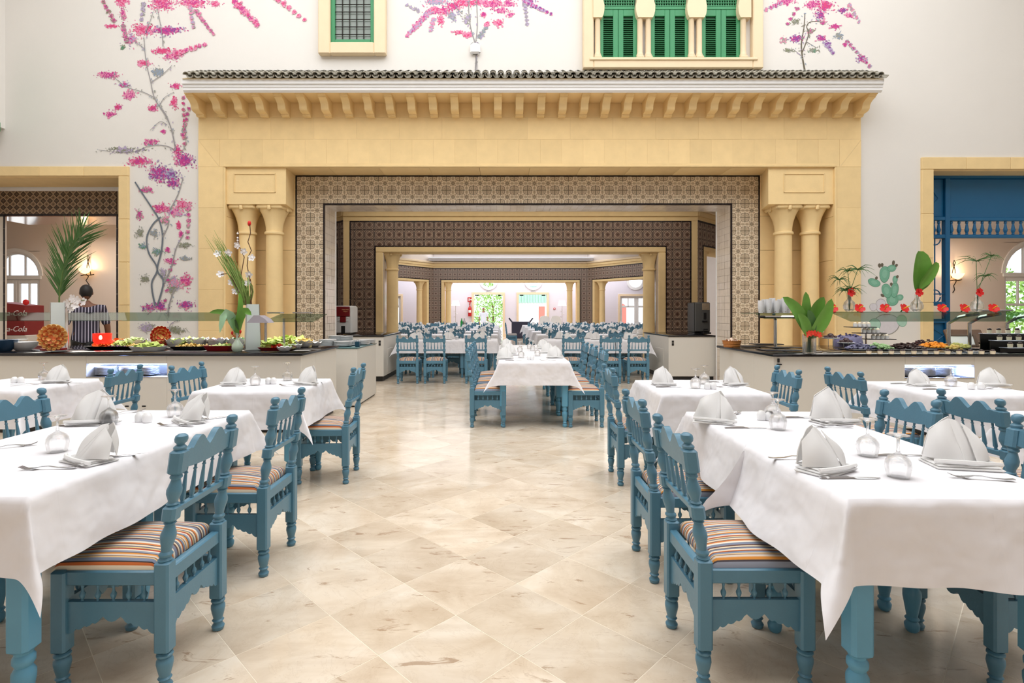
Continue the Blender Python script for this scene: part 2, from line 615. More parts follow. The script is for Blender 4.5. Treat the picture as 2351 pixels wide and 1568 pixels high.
# ---- floor: marble tiles laid on the diagonal
fl = MB().box(-16, 18, -5, 31.5, -.2, -.0005).build('floor', m_joint, smooth=0)
fl['kind'] = 'structure'
TS, GAP = .4, .0016
q = TS / 2 - GAP
tile_me = MB()
a = [tile_me.vert(p) for p in ((-q, -q, 0), (q, -q, 0), (q, q, 0), (-q, q, 0), (-q, -q, -.012), (q, -q, -.012), (q, q, -.012), (-q, q, -.012))]
for f in ((0, 1, 2, 3), (0, 4, 5, 1), (1, 5, 6, 2), (2, 6, 7, 3), (3, 7, 4, 0)): tile_me.face([a[k] for k in f])
tile_mesh = tile_me.mesh('floor_tile', m_floor, 0)
near, far = [], MB()
E1, E2 = Vector((math.sqrt(.5), math.sqrt(.5), 0)), Vector((-math.sqrt(.5), math.sqrt(.5), 0))
O = Vector((.0793, 2.1288, 0))
for i in range(-40, 60):
    for j in range(-40, 60):
        c = O + E1 * (TS * (i + .5)) + E2 * (TS * (j + .5))
        if not (-9 < c.x < 10.8 and -4.8 < c.y < 29.3): continue
        if c.y > 1.6 and abs(c.x) < c.y * .97 + .4: near.append((c.y, c))
        elif c.y < 12: near.append((99 + c.y, c))
        else: near.append((199, c))
near.sort(key=lambda t: t[0])
for k, (_, c) in enumerate(near):
    dz = R.uniform(-.0002, .0003)
    if k < 300:
        link('tile', tile_mesh, fl, (c.x, c.y, dz), (0, 0, PI / 4 + R.choice((0, 1, 2, 3)) * PI / 2))
    else:
        far.face([far.vert(c + E1 * (s * q) + E2 * (r * q) + Vector((0, 0, dz))) for s, r in ((-1, -1), (1, -1), (1, 1), (-1, 1))])
o = far.build('tile_field', m_floor, fl, 0)
o['kind'] = 'stuff'

# ---- hall shell
mb = MB()
zL, zR = PZ(405, WALL), PZ(390, WALL)
xl1 = PX(275, WALL)
xr0 = PX(2140, WALL)
px0, px1, pz = PX(517, STONE), PX(1917, STONE), PZ(383, STONE)
mb.box(-12, -9.5, WALL, 9.95, 0, CEIL)
mb.box(-9.5, xl1, WALL, 9.95, zL, CEIL)
mb.box(xl1, px0 - .04, WALL, 9.95, 0, CEIL)
mb.box(px0 - .04, px1 + .04, WALL, 9.95, pz + .06, CEIL)
mb.box(px1 + .04, xr0, WALL, 9.95, 0, CEIL)
mb.box(xr0, 10.3, WALL, 9.95, zR, CEIL)
mb.box(10.3, 14, WALL, 9.95, 0, CEIL)
tag(mb.build('wall_back', m_plaster, smooth=0), kind='structure')
tag(MB().box(XL - .25, XL, -4.7, WALL, 0, CEIL).build('wall_left', m_plaster, smooth=0), kind='structure')
tag(MB().box(XR, XR + .25, -4.7, WALL, 0, CEIL).build('wall_right', m_plaster, smooth=0), kind='structure')
tag(MB().box(XL - .25, XR + .25, -4.95, -4.7, 0, CEIL).build('wall_front', M('low_bounce_wall', (128, 108, 90), .9, var=.1), smooth=0), kind='structure')  # unseen wall, coloured dark to cut bounce light from behind the camera
tag(MB().box(XL - .25, XR + .25, -4.95, 9.95, CEIL, CEIL + .2).build('ceiling', m_plaster, smooth=0), kind='structure')
tag(MB().box(XL, -8.53, 5.5, WALL, PZ(296, WALL), CEIL).build('wall_left_upper', m_plaster, smooth=0), kind='structure')
# a green shutter end on the left wall
g = thing('wall_shutter', 'end of a green painted wooden shutter low on the far left wall', 'shutter', (-8.53 + .03, 9.05, PZ(288, 9.0)))
MB().cbox(-.03, .035, -.22, .05, -.08, .09, .01).build('rail', m_green, g)
MB().cbox(-.03, .0, -.9, -.22, -.08, 1.2, .01).build('leaf', m_green, g)

# ---- stone portal with corbels and cornice
por = struct('trim_1')
por['label'] = 'wide yellow sandstone portal with corbel cornice on the back wall'
SB = STONE + .05
def slab(x0, x1, z0, z1, y=STONE, th=.05, par=por, name='stone_block', mat=m_stone, off=.0025):
    g = .0013
    o = MB().cbox(x0 + g, x1 - g, y + R.uniform(0, off), y + th, z0 + g, z1 - g, .0022).build(name, mat, par)
    return o
sx0, sx1 = PX(455, STONE), PX(1977, STONE)
zz = [PZ(y, STONE) for y in (383, 320, 270)]
MB().box(sx0 + .01, sx1 - .01, STONE + .005, SB, pz, PZ(236, STONE)).build('mortar_bed', m_grout, por, 0)
MB().box(sx0 + .01, px0, STONE + .005, SB, 0, pz).build('mortar_bed', m_grout, por, 0)
MB().box(px1, sx1 - .01, STONE + .005, SB, 0, pz).build('mortar_bed', m_grout, por, 0)
step = (sx1 - sx0) / 31
for k in range(31):
    a, b = sx0 + k * step, sx0 + (k + 1) * step
    if 1 <= k <= 29: slab(max(a, sx0 + step * 1.0), min(b, sx1 - step), zz[0], zz[1])
for k in range(16):
    a, b = sx0 + k * 2 * step - step * .6, sx0 + (k + 1) * 2 * step - step * .6
    a, b = max(a, sx0), min(b, sx1)
    slab(a, b, zz[1], zz[2])
    slab(max(a + step * .7, sx0) if k else sx0, min(b + step * .7, sx1), zz[2], PZ(236, STONE))
# mitred corners
for sgn, xa, xb in ((1, sx0, sx0 + step), (-1, sx1, sx1 - step)):
    m = MB()
    poly = [(xa, zz[1] - .003), (xb, zz[0] + .003), (xb, zz[1] - .003)]
    if sgn > 0: poly = [poly[0], poly[1], poly[2]]
    else: poly = [poly[2], poly[1], poly[0]]
    m.prism(poly, STONE, SB)
    m.build('stone_block', m_stone, por, 0)
    m = MB()
    poly = [(xa, zz[1] - .012), (xa, zz[0] + .002), (xb - sgn * .012, zz[0] + .002)]
    if sgn < 0: poly.reverse()
    m.prism(poly, STONE, SB)
    m.build('stone_block', m_stone, por, 0)
hz = zz[0]
while hz > .05:
    h2 = max(0, hz - .70)
    slab(sx0, px0 - .03, h2, hz)
    slab(px1 + .03, sx1, h2, hz)
    hz = h2
# bead round the opening and stone lining
MB().cbox(px0 - .03, px0 + .006, STONE - .012, SB, 0, pz - .007, .008).build('bead', m_stone, por)
MB().cbox(px1 - .006, px1 + .03, STONE - .012, SB, 0, pz - .007, .008).build('bead', m_stone, por)
MB().cbox(px0 - .03, px1 + .03, STONE - .012, SB, pz - .006, pz + .03, .008).build('bead', m_stone, por)
n = 12
for k in range(n):
    a, b = px0 + (px1 - px0) * k / n, px0 + (px1 - px0) * (k + 1) / n
    o = MB().cbox(a + .002, b - .002, STONE, TILE + .02, pz, pz + .06, .003).build('soffit_block', m_stone, por)
tx0, tx1 = PX(678, TILE), PX(1745, TILE)
for a, b in ((px0 - .04, tx0), (tx1, px1 + .04)):
    z = 0
    while z < pz:
        z2 = min(pz, z + .62)
        MB().cbox(a, b, TILE, TILE + .1, z + .002, z2 - .002, .003).build('stone_block', m_stone, por)
        z = z2
for x in (px0 - .04, px1):
    z = 0
    while z < pz:
        z2 = min(pz, z + .75)
        MB().cbox(x, x + .04, STONE + .02, TILE, z + .002, z2 - .002, .003).build('jamb_block', m_stone, por)
        z = z2
# corbels
def corbel_mesh():
    m = MB()
    b = .064
    zt, zb = PZ(236, STONE), PZ(271, STONE)
    hh = zt - zb
    prof = [(0, 0), (-.075, 0), (-.075, .06), (-.085, .07), (-.085, .14), (-.17, .165), (-.205, .20), (-.228, .27), (-.238, .36), (-.24, .45), (-.25, .54), (-.272, .63), (-.305, .71), (-.345, .765), (-.375, .79),
            (-.375, .85), (-.40, .86), (-.40, .92), (-.43, .93), (-.43, 1), (0, 1)]
    prof = [(y, z * hh) for y, z in prof]
    m.prismx(list(reversed(prof)), -b, b)
    return m.mesh('corbel', m_stone, 30)
cm = corbel_mesh()
for k in range(32):
    link('corbel', cm, por, (sx0 + .075 + k * (sx1 - sx0 - .15) / 31, STONE, PZ(271, STONE)), (0, 0, 0))
# cornice
cz = PZ(236, STONE)
cx0, cx1 = PX(420, 8.7), PX(2026, 8.7)
MB().box(cx0 + .04, cx1 - .04, 8.74, SB, cz, cz + .05).build('cornice_soffit', m_stone, por, 0)
def zc(y): return PZ(y, 8.7)
m = MB()
prof = [(SB, cz + .05), (SB, zc(184)), (8.66, zc(184)), (8.66, zc(194)), (8.685, zc(195)), (8.685, zc(200)), (8.70, zc(201)), (8.70, zc(207)), (8.73, zc(211)), (8.76, cz + .04)]
m.prismx(prof, cx0, cx1)
m.build('cornice', m_white, por, 25)

# roof of barrel tiles over the cornice
roof = struct('roof')
roof['label'] = 'narrow roof of weathered grey clay tiles above the portal cornice'
ra, rb = Vector((0, 8.60, zc(183) + .01)), Vector((0, WALL, PZ(165, WALL) - .03))
MB().prismx([(8.64, zc(184)), (WALL, zc(184)), (WALL, rb.z - .02), (8.64, ra.z - .02)], cx0 + .02, cx1 - .02).build('roof_bed', m_grout, roof, 0)
sl = (rb - ra)
ang = math.atan2(sl.z, sl.y)
L = sl.length
def barrel(r, ln, up):
    m = MB()
    n = 8
    rs = []
    for (y, rr) in ((0, r), (ln, r * .86)):
        out = [m.vert((rr * math.cos(PI * k / n), y, up * rr * math.sin(PI * k / n) * .9)) for k in range(n + 1)]
        inn = [m.vert(((rr - .011) * math.cos(PI * k / n), y, up * (rr - .011) * math.sin(PI * k / n) * .9)) for k in range(n, -1, -1)]
        rs.append(out + inn)
    m.loft(rs, True, True)
    return m.mesh('roof_tile', m_roof, 35)
cover, pan = barrel(.052, .22, 1), barrel(.056, L, -1)
nc = 86
rx0, rx1 = -5.05, 6.07
sp = (rx1 - rx0) / nc
tf = MB()
for k in range(nc + 1):
    x = rx0 + k * sp
    link('pan_tile', pan, roof, (x + sp / 2, ra.y - .01, ra.z + .02), (ang, 0, R.uniform(-.02, .02)))
    for r in range(5):
        t = r * .128 + R.uniform(-.008, .008)
        loc = (x + R.uniform(-.004, .004), ra.y + math.cos(ang) * t, ra.z + .022 + math.sin(ang) * t + .005)
        if r < 3: link('roof_tile', cover, roof, loc, (ang - .07, 0, R.uniform(-.04, .04)))
        else:
            tf.T = Matrix.Translation(loc) @ Matrix.Rotation(ang - .07, 4, 'X')
            n = 6
            rs = [[tf.vert((rr * math.cos(PI * q / n), y, rr * math.sin(PI * q / n) * .9)) for q in range(n + 1)] for y, rr in ((0, .052), (.2, .045))]
            tf.loft(rs, closed=False)
o = tf.build('roof_tile_field', m_roof, roof)
o['kind'] = 'stuff'

# ---- impost blocks and twin columns
def capital(m, w, h, rb):
    n = 32
    rs = []
    for t in (0, .12, .25, .4, .55, .68, .78, .86, .93, 1.0):
        fl = t ** 2.0
        ring = []
        for k in range(n):
            a = 2 * PI * k / n
            c, s = math.cos(a), math.sin(a)
            pw = 2 + 6 * fl
            sq = (abs(c) ** pw + abs(s) ** pw) ** (-1 / pw)
            flute = 1 + .035 * math.cos(8 * a) * (1 - abs(2 * t - 1) ** 3)
            r = (rb * (1 - fl) * flute + w * fl * sq)
            if t > .9: r *= 1 - .05 * math.cos(4 * a) * 0
            ring.append(m.vert((r * c, r * s, h * t)))
        rs.append(ring)
    m.loft(rs, True, True)
    for k in range(4):
        a = k * PI / 2
        m.T = Matrix.Rotation(a, 4, 'Z')
        m.cbox(w * .88, w * 1.03, -.030, .030, h * .80, h * .995, .012)
        m.cbox(w * .30, w * .985, -w * .93 + .001 * k, -w * .10, h * .855, h * .998, .016)
        m.cbox(w * .30, w * .985, w * .10, w * .93 - .001 * k, h * .855, h * .998, .016)
    m.T = Matrix.Identity(4)
    return m
def column(parent, x, y, ztop, caph, capw, r, name='column', label=None):
    c = bpy.data.objects.new(name, None)
    COL.objects.link(c)
    c.parent = parent
    c.location = (x, y, 0)
    zc_ = ztop - caph
    m = MB()
    m.lathe([(r * 1.0, .0), (r * 1.02, zc_ * .4), (r * .96, zc_ - .02)], 28)
    m.build('shaft', m_stone, c)
    MB().lathe([(r * .9, -.03), (r * 1.12, -.02), (r * 1.15, 0), (r * 1.12, .02), (r * .9, .03)], 28, (0, 0, zc_)).build('neck_ring', m_stone, c)
    o = capital(MB(), capw, caph, r * .97).build('capital', m_stone, c, 50)
    o.location = (0, 0, zc_)
    MB().cbox(-r * 1.3, r * 1.3, -r * 1.3, r * 1.3, 0, .1, .01).build('plinth', m_stone, c)
    return c
zi = PZ(469, WALL)
for side, xs, bx0, bx1 in ((1, (566, 629), px0 + .0, PX(658, 9.25)), (-1, (1799.5, 1861), PX(1762, 9.25), px1)):
    m = MB()
    bx0, bx1 = bx0 + .006, bx1 - .006
    if side > 0: pl = [(bx0, 9.235), (bx1, 9.235), (tx0 - .02, TILE), (bx0, TILE)]
    else: pl = [(bx0, 9.235), (bx1, 9.235), (bx1, TILE), (tx1 + .02, TILE)]
    m.prismz(pl, zi, pz)
    m.build('impost_block', m_stone, por, 20)
    a, b = (PX(536, 9.22), PX(632, 9.22)) if side > 0 else (PX(1800, 9.22), PX(1894, 9.22))
    z0, z1 = PZ(442, 9.22), PZ(398, 9.22)
    m = MB()
    for q in ((a, b, z0, z0 + .016), (a, b, z1 - .016, z1), (a, a + .016, z0, z1), (b - .016, b, z0, z1)):
        m.cbox(q[0], q[1], 9.222, 9.237, q[2], q[3], .004)
    m.build('panel_bead', m_stone, por)
    for x in xs:
        column(por, PX(x, 9.47), 9.49, zi, .47, .238, .143)

# ---- tiled frame inside the portal
core = MB()
ix0, ix1 = PX(745, TILE), PX(1678, TILE)
iz = PZ(470, TILE)
core.box(px0 - .04, ix0, TILE + .012, REV, 0, pz + .06)
core.box(ix1, px1 + .04, TILE + .012, REV, 0, pz + .06)
core.box(ix0, ix1, TILE + .012, REV, iz, pz + .06)
core.box(xl1 + .05, px0 - .04, 9.96, REV, 0, 4.2)
core.box(px1 + .04, xr0 - .05, 9.96, REV, 0, 4.2)
core.box(px0 - .04, px1 + .04, 9.96, REV, pz + .06, 4.2)
TCORE = core
tag(core.build('wall_portal', m_tgrout, smooth=0), kind='structure')
def tile_quad(name, w, h, uv, mat, th=.009):
    m = MB()
    g = .0016
    b = .003
    f = [m.vert(p) for p in ((g + b, -th, g + b), (w - g - b, -th, g + b), (w - g - b, -th, h - g - b), (g + b, -th, h - g - b))]
    r = [m.vert(p) for p in ((g, -th + b, g), (w - g, -th + b, g), (w - g, -th + b, h - g), (g, -th + b, h - g))]
    k = [m.vert(p) for p in ((g, 0, g), (w - g, 0, g), (w - g, 0, h - g), (g, 0, h - g))]
    m.face(f, uv)
    for A, B in ((f, r), (r, k)):
        for i in range(4):
            j = (i + 1) % 4
            m.face((B[i], B[j], A[j], A[i]), (uv[i], uv[j], uv[j], uv[i]))
    return m.mesh(name, mat, 0)
TCACHE = {}
def tiles(parent, mat, x0, x1, z0, z1, ts, y, ox, oz, mirror, name='tile', T=None, skip=None):
    """square wall tiles clipped to a rectangle, faces to -y"""
    i0, i1 = math.floor((x0 - ox) / ts + 1e-6), math.ceil((x1 - ox) / ts - 1e-6)
    j0, j1 = math.floor((z0 - oz) / ts + 1e-6), math.ceil((z1 - oz) / ts - 1e-6)
    for i in range(i0, i1):
        for j in range(j0, j1):
            a, b = max(x0, ox + i * ts), min(x1, ox + (i + 1) * ts)
            c, d = max(z0, oz + j * ts), min(z1, oz + (j + 1) * ts)
            if b - a < .012 or d - c < .012: continue
            ua, ub, va, vb = ((a - ox) / ts - i, (b - ox) / ts - i, (c - oz) / ts - j, (d - oz) / ts - j)
            if mirror and i % 2: ua, ub = 1 - ua, 1 - ub
            if mirror and j % 2: va, vb = 1 - va, 1 - vb
            key = (mat.name, round(b - a, 3), round(d - c, 3), round(ua, 2), round(va, 2), round(ub, 2), round(vb, 2))
            if key not in TCACHE:
                TCACHE[key] = tile_quad('wall_tile', b - a, d - c, ((ua, va), (ub, va), (ub, vb), (ua, vb)), mat)
            p = Vector((a, y, c))
            o = link(name, TCACHE[key], parent, p)
bw = .026
lw_ = ix0 - tx0 - 2 * bw
ts1 = (tx1 - tx0 - 2 * bw) / 68
topf = struct('trim_2')
topf['label'] = 'band of cream scroll-patterned wall tiles across the portal head'
lf = struct('trim_3')
lf['label'] = 'left pier of cream scroll-patterned wall tiles in the portal'
rf = struct('trim_4')
rf['label'] = 'right pier of cream scroll-patterned wall tiles in the portal'
tz1 = PZ(402, TILE)
yb = TILE + .012
tiles(topf, m_scroll, tx0 + bw, tx1 - bw, iz + bw, tz1 - bw, ts1, yb, tx0 + bw, tz1 - bw, True)
tiles(lf, m_scroll, tx0 + bw, ix0 - bw, 0, iz + bw, ts1, yb, tx0 + bw, tz1 - bw, True)
tiles(rf, m_scroll, ix1 + bw, tx1 - bw, 0, iz + bw, ts1, yb, tx0 + bw, tz1 - bw, True)
def edging(par, x0, x1, z0, z1, y, ln=.246):
    m = []
    if x1 - x0 > z1 - z0:
        n = max(1, round((x1 - x0) / ln))
        w_ = (x1 - x0) / n
        me = MB().cbox(.0015, w_ - .0015, -.014, 0, 0, z1 - z0, .003).mesh('edging', m_tileline)
        for k in range(n): link('edging_tile', me, par, (x0 + k * w_, y, z0))
    else:
        n = max(1, round((z1 - z0) / ln))
        w_ = (z1 - z0) / n
        me = MB().cbox(0, x1 - x0, -.014, 0, .0015, w_ - .0015, .003).mesh('edging', m_tileline)
        for k in range(n): link('edging_tile', me, par, (x0, y, z0 + k * w_))
edging(topf, tx0, tx1, tz1 - bw, tz1, yb)
edging(topf, ix0 - bw, ix1 + bw, iz, iz + bw, yb)
edging(lf, tx0, tx0 + bw, 0, tz1 - bw, yb)
edging(lf, ix0 - bw, ix0, 0, iz, yb)
edging(rf, tx1 - bw, tx1, 0, tz1 - bw, yb)
edging(rf, ix1, ix1 + bw, 0, iz, yb)
# glazed tiles in the reveal: joined, they recede too fast to tell apart
def plain_tiles(name, par, T, w_, h_, tw, th, mat, tilt=.012):
    m = MB()
    nx, nz = max(1, round(w_ / tw)), max(1, round(h_ / th))
    a, b = w_ / nx, h_ / nz
    for i in range(nx):
        for j in range(nz):
            t = [R.uniform(-tilt, tilt) * .1 for _ in range(3)]
            m.T = T @ Matrix.Translation((i * a, 0, j * b))
            q = [m.vert(p) for p in ((.002, -.008 + t[0], .002), (a - .002, -.008 + t[1], .002), (a - .002, -.008 + t[2], b - .002), (.002, -.008 + t[0] - t[1] + t[2], b - .002))]
            m.face(q)
    o = m.build(name, mat, par, 0)
    o['kind'] = 'stuff'
    return o
dep = REV - TILE - .012
plain_tiles('reveal_tiles', rf, Matrix(((0, 1, 0, ix1), (-1, 0, 0, REV), (0, 0, 1, 0), (0, 0, 0, 1))), dep, iz, .125, .125, m_glazed)
plain_tiles('reveal_tiles', lf, Matrix(((0, -1, 0, ix0), (1, 0, 0, TILE + .012), (0, 0, 1, 0), (0, 0, 0, 1))), dep, iz, .125, .125, m_glazed)
plain_tiles('reveal_tiles', topf, Matrix(((1, 0, 0, ix0), (0, 0, 1, TILE + .012), (0, 1, 0, iz), (0, 0, 0, 1))), ix1 - ix0, dep, .125, .125, m_glazed)
MB().cbox(ix1 - .015, ix1 + .03, REV - .02, REV + .03, 0, iz + .03, .004).build('edge_strip', m_white, rf)
MB().cbox(ix0 - .03, ix0 + .015, REV - .02, REV + .03, 0, iz + .03, .004).build('edge_strip', m_white, lf)

# ---- second portal, the octagonal hall and its far wall
def wall_frame(p0, p1):
    s = Vector((p1[0] - p0[0], p1[1] - p0[1], 0))
    ln = s.length
    s.normalize()
    d = Vector((-s.y, s.x, 0))
    return Matrix(((s.x, d.x, 0, p0[0]), (s.y, d.y, 0, p0[1]), (0, 0, 1, 0), (0, 0, 0, 1))), ln
def place(o, T):
    o.matrix_world = T
    return o
def portal(num, p0, p1, zt, a, b, oz, tile_x0, tile_x1, tz0, tz1, mats, real=None, zceil=4.3, thick=.5, cols=(), colr=.14, trimw=.2):
    """a wall from p0 to p1 with an opening a..b up to oz, a tile frame and a stone trim; built flat, then turned"""
    T, ln = wall_frame(p0, p1)
    wname = 'wall_%d' % num
    m = MB()
    m.box(0, a, .02, thick, 0, zceil)
    m.box(b, ln, .02, thick, 0, zceil)
    m.box(a, b, .02, thick, oz, zceil)
    o = m.build(wname, m_plaster_room, smooth=0)
    o['kind'] = 'structure'
    place(o, T)
    t = struct('trim_%d' % num)
    place(t, T)
    # upper stone band and outer strips
    MB().cbox(0, ln, -.0, .02, tz1, tz1 + .10, .004).build('stone_band', m_stone, t)
    MB().cbox(0, ln, -.04, .02, tz1 + .10, tz1 + .22, .01).build('stone_band', m_stone, t)
    MB().cbox(0, ln, -.09, .02, tz1 + .22, tz1 + .32, .02).build('stone_band', m_stone_pale, t)
    for x in ((0, tile_x0), (tile_x1, ln)):
        if x[1] - x[0] > .02: MB().cbox(x[0], x[1], -.002, .02, 0, tz1, .004).build('stone_strip', m_stone, t)
    # inner stone trim
    tw = trimw
    MB().cbox(a - .0, a + tw, -.03, thick, 0, oz - tw * .75 - .001, .01).build('stone_jamb', m_stone, t)
    MB().cbox(b - tw, b, -.03, thick, 0, oz - tw * .75 - .001, .01).build('stone_jamb', m_stone, t)
    MB().cbox(a, b, -.03, thick, oz - tw * .75, oz, .01).build('stone_head', m_stone, t)
    for x in cols:
        column(t, x, .24, oz - tw * .75, .40, .21, colr)
    return t, T, ln
OX0, OX1 = PX(788, OCT), PX(1602, OCT)
def ox(px): return PX(px, OCT) - OX0
tp, T5, ln5 = portal(5, (OX0, OCT), (OX1, OCT), 3.6, ox(863), ox(1528), PZ(567, OCT), ox(802), ox(1588), 0, PZ(507, OCT), None,
                     cols=(PX(901, 13.14) - OX0, PX(1489.6, 13.14) - OX0), trimw=.17)
tp['label'] = 'inner portal with dark brown flower tiles, yellow stone trim and two columns'
y5 = .012
za, zb_ = PZ(507, OCT), PZ(567, OCT)
tiles(tp, m_flower, ox(802) + .03, ox(1588) - .03, zb_ + .03, za - .03, .2385, .02, ox(862) - .03 - .2385 * 3, zb_ + .03 - .09, False)
tpl = struct('trim_6')
tpl['label'] = 'left pier of dark brown flower tiles beside the inner portal'
place(tpl, T5)
tpr = struct('trim_7')
tpr['label'] = 'right pier of dark brown flower tiles beside the inner portal'
place(tpr, T5)
tiles(tpl, m_flower, ox(802) + .03, ox(862) - .03, .5, zb_ + .03, .2385, .02, ox(862) - .03 - .2385 * 3, zb_ + .03 - .09, False)
tiles(tpr, m_flower, ox(1528) + .03, ox(1588) - .03, .5, zb_ + .03, .2385, .02, ox(862) - .03 - .2385 * 3, zb_ + .03 - .09, False)
edging(tp, ox(802), ox(1588), za - .03, za, .02, .24)
edging(tp, ox(862) - .03, ox(1528) + .03, zb_, zb_ + .03, .02, .24)
for a_, par in ((ox(802), tpl), (ox(862) - .03, tpl), (ox(1528), tpr), (ox(1588) - .03, tpr)):
    edging(par, a_, a_ + .03, .5, za - .03 if a_ in (ox(802), ox(1588) - .03) else zb_, .02, .24)
# glazed jamb linings and the wall lights seen beside the columns
for x in (ox(863) + .17, ox(1528) - .18):
    o = MB().box(x, x + .012, .0, .5, 0, zb_ - .13).build('jamb_lining', m_glazed, tp, 0)

def seg_len(a, b): return math.hypot(b[0] - a[0], b[1] - a[1])
def far_portal(num, p0, p1, a, b, label, cols):
    ln = seg_len(p0, p1)
    t, T, ln = portal(num, p0, p1, 3.6, a, b, 2.95, 0, ln, 0, 3.56, None, cols=cols, trimw=.14)
    t['label'] = label
    m = MB()
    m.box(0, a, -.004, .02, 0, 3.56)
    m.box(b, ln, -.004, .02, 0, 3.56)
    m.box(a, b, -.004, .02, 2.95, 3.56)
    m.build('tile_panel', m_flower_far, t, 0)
    m = MB()
    m.box(a - .04, b + .04, -.012, 0, 2.95, 2.99)
    m.box(a - .04, a, -.012, 0, 0, 2.95)
    m.box(b, b + .04, -.012, 0, 0, 2.95)
    m.box(0, ln, -.012, 0, 3.52, 3.56)
    m.build('tile_edging', m_tileline, t, 0)
    return t
BK = 27.0
bx0, bx1 = PX(995, BK), PX(1349.5, BK)
far_portal(8, (bx0, BK), (bx1, BK), PX(1013, BK) - bx0, PX(1331, BK) - bx0, 'far portal of the octagonal hall with greyish tiles and two columns',
           (PX(1029, 27.2) - bx0, PX(1308, 27.2) - bx0))
sxr, sxl, sy1, sy0 = bx1 + 2.75, bx0 - 2.75, 23.15, 15.4
p = ((bx1, BK), (sxr, sy1))
far_portal(9, p[0], p[1], .35, seg_len(*p) - .35, 'angled right portal of the octagonal hall with greyish tiles', (.75,))
p = ((sxl, sy1), (bx0, BK))
far_portal(10, p[0], p[1], .35, seg_len(*p) - .35, 'angled left portal of the octagonal hall with greyish tiles', (seg_len(*p) - .75,))
p = ((OX1 + .02, OCT + .02), (sxr, sy0))
# diagonal front faces: built facing the vestibule
far_portal(11, (OX1, OCT), (OX1 + 2.5, OCT + 2.5), .30, 3.2, 'right diagonal face beside the inner portal with pale tiles', (.52,))
far_portal(12, (OX0 - 2.5, OCT + 2.5), (OX0, OCT), .33, 3.23, 'left diagonal face beside the inner portal with pale tiles', (3.0,))
tag(MB().box(sxr, sxr + .2, sy0, sy1 + .1, 0, 4.3).build('wall_octagon_right', m_plaster_room, smooth=0), kind='structure')
tag(MB().box(sxl - .2, sxl, sy0, sy1 + .1, 0, 4.3).build('wall_octagon_left', m_plaster_room, smooth=0), kind='structure')
m_ceil = M('white_ceiling', (236, 236, 240), .85, var=.01)
tag(MB().box(-14, 15, 9.96, 30.2, 4.25, 4.4).build('ceiling_inner', m_ceil, smooth=0), kind='structure')
# stepped ceiling moulding of the octagonal hall
m = MB()
m.box(bx0 - .2, bx1 + .2, BK - .55, BK, 4.0, 4.06)
m.box(bx0 - .2, bx1 + .2, BK - .3, BK, 3.9, 4.0)
tag(m.build('trim_13', m_ceil, smooth=0), kind='structure')
# vestibule ends
tag(MB().box(-6.9, -6.7, REV, 15.9, 0, 4.25).build('wall_vestibule_left', m_plaster_room, smooth=0), kind='structure')
tag(MB().box(7.75, 7.95, REV, 15.9, 0, 4.25).build('wall_vestibule_right', m_plaster_room, smooth=0), kind='structure')
# ================================================================= side openings, rooms, windows, doors
def frame_stone(num, label, x0, x1, zt, wL, wR, wT, y, depth, ext=None):
    t = struct('trim_%d' % num)
    t['label'] = label
    def run(a, b, c, d, horiz):
        n = max(1, round(((b - a) if horiz else (d - c)) / .75))
        for k in range(n):
            if horiz: q = (a + (b - a) * k / n, a + (b - a) * (k + 1) / n, c, d)
            else: q = (a, b, c + (d - c) * k / n, c + (d - c) * (k + 1) / n)
            MB().cbox(q[0] + .0015, q[1] - .0015, y - .04, y + .01, q[2] + .0015, q[3] - .0015, .006).build('stone_block', m_stone, t)
    if wL: run(x0 - wL, x0, 0, zt, False)
    if wR: run(x1, x1 + wR, 0, zt, False)
    run(x0 - (wL or 0), x1 + (wR or 0), zt, zt + wT, True)
    MB().box(x0 - .002, x1 + .002, y, y + depth, zt - .02, zt).build('soffit', m_stone, t, 0)
    if wR: MB().box(x1, x1 + .01, y, y + depth, 0, zt).build('jamb', m_stone, t, 0)
    if wL: MB().box(x0 - .01, x0, y, y + depth, 0, zt).build('jamb', m_stone, t, 0)
    return t
wt = PZ(383, WALL) - zL
frame_stone(14, 'sandstone frame round the opening behind the salad counter', -9.45, xl1, zL, 0, PX(298, WALL) - xl1, wt, WALL, .7)
frame_stone(15, 'sandstone frame round the opening with the blue wooden screen', xr0, 10.25, zR, xr0 - PX(2113, WALL), 0, PZ(362, WALL) - zR, WALL, .4)
# left opening: diamond tile lintel
ld = struct('trim_16')
ld['label'] = 'lintel of brown diamond tiles over the opening behind the salad counter'
dz0, dz1 = PZ(495, 9.96), PZ(427, 9.96)
MB().box(-9.9, xl1 + .02, 9.995, 10.92, dz0, 4.2).build('lintel_core', m_tgrout, ld, 0)
MB().box(xl1 - .01, -6.7, 9.96, 10.92, 0, 4.2).build('pier_core', m_plaster_room, ld, 0)
xe = PX(271, 9.98)
tiles(ld, m_diamond, xe - .03 - 22 * .1235, xe - .03, dz0 + .03, dz1 - .03, .1235, 9.99, xe - .03 - 30 * .1235, dz0 + .03, False)
edging(ld, -9.45, xe, dz1 - .03, dz1, 9.99)
edging(ld, -9.45, xe, dz0, dz0 + .03, 9.99)
edging(ld, xe - .03, xe, .0, dz0, 9.985)
MB().box(-9.6, PX(9, 9.99), 9.99, 10.05, 0, dz0).build('tile_pier', m_glazed, ld, 0)
o = MB()
o.box(-9.6, xl1 - .02, 9.99, 10.93, dz0 - .012, dz0)
o.build('soffit_lining', M('glossy_wood_lining', (150, 104, 80), .12, var=.3, scale=5), ld, 0)
edging(ld, PX(9, 9.99), PX(9, 9.99) + .03, 0, dz0, 9.985)

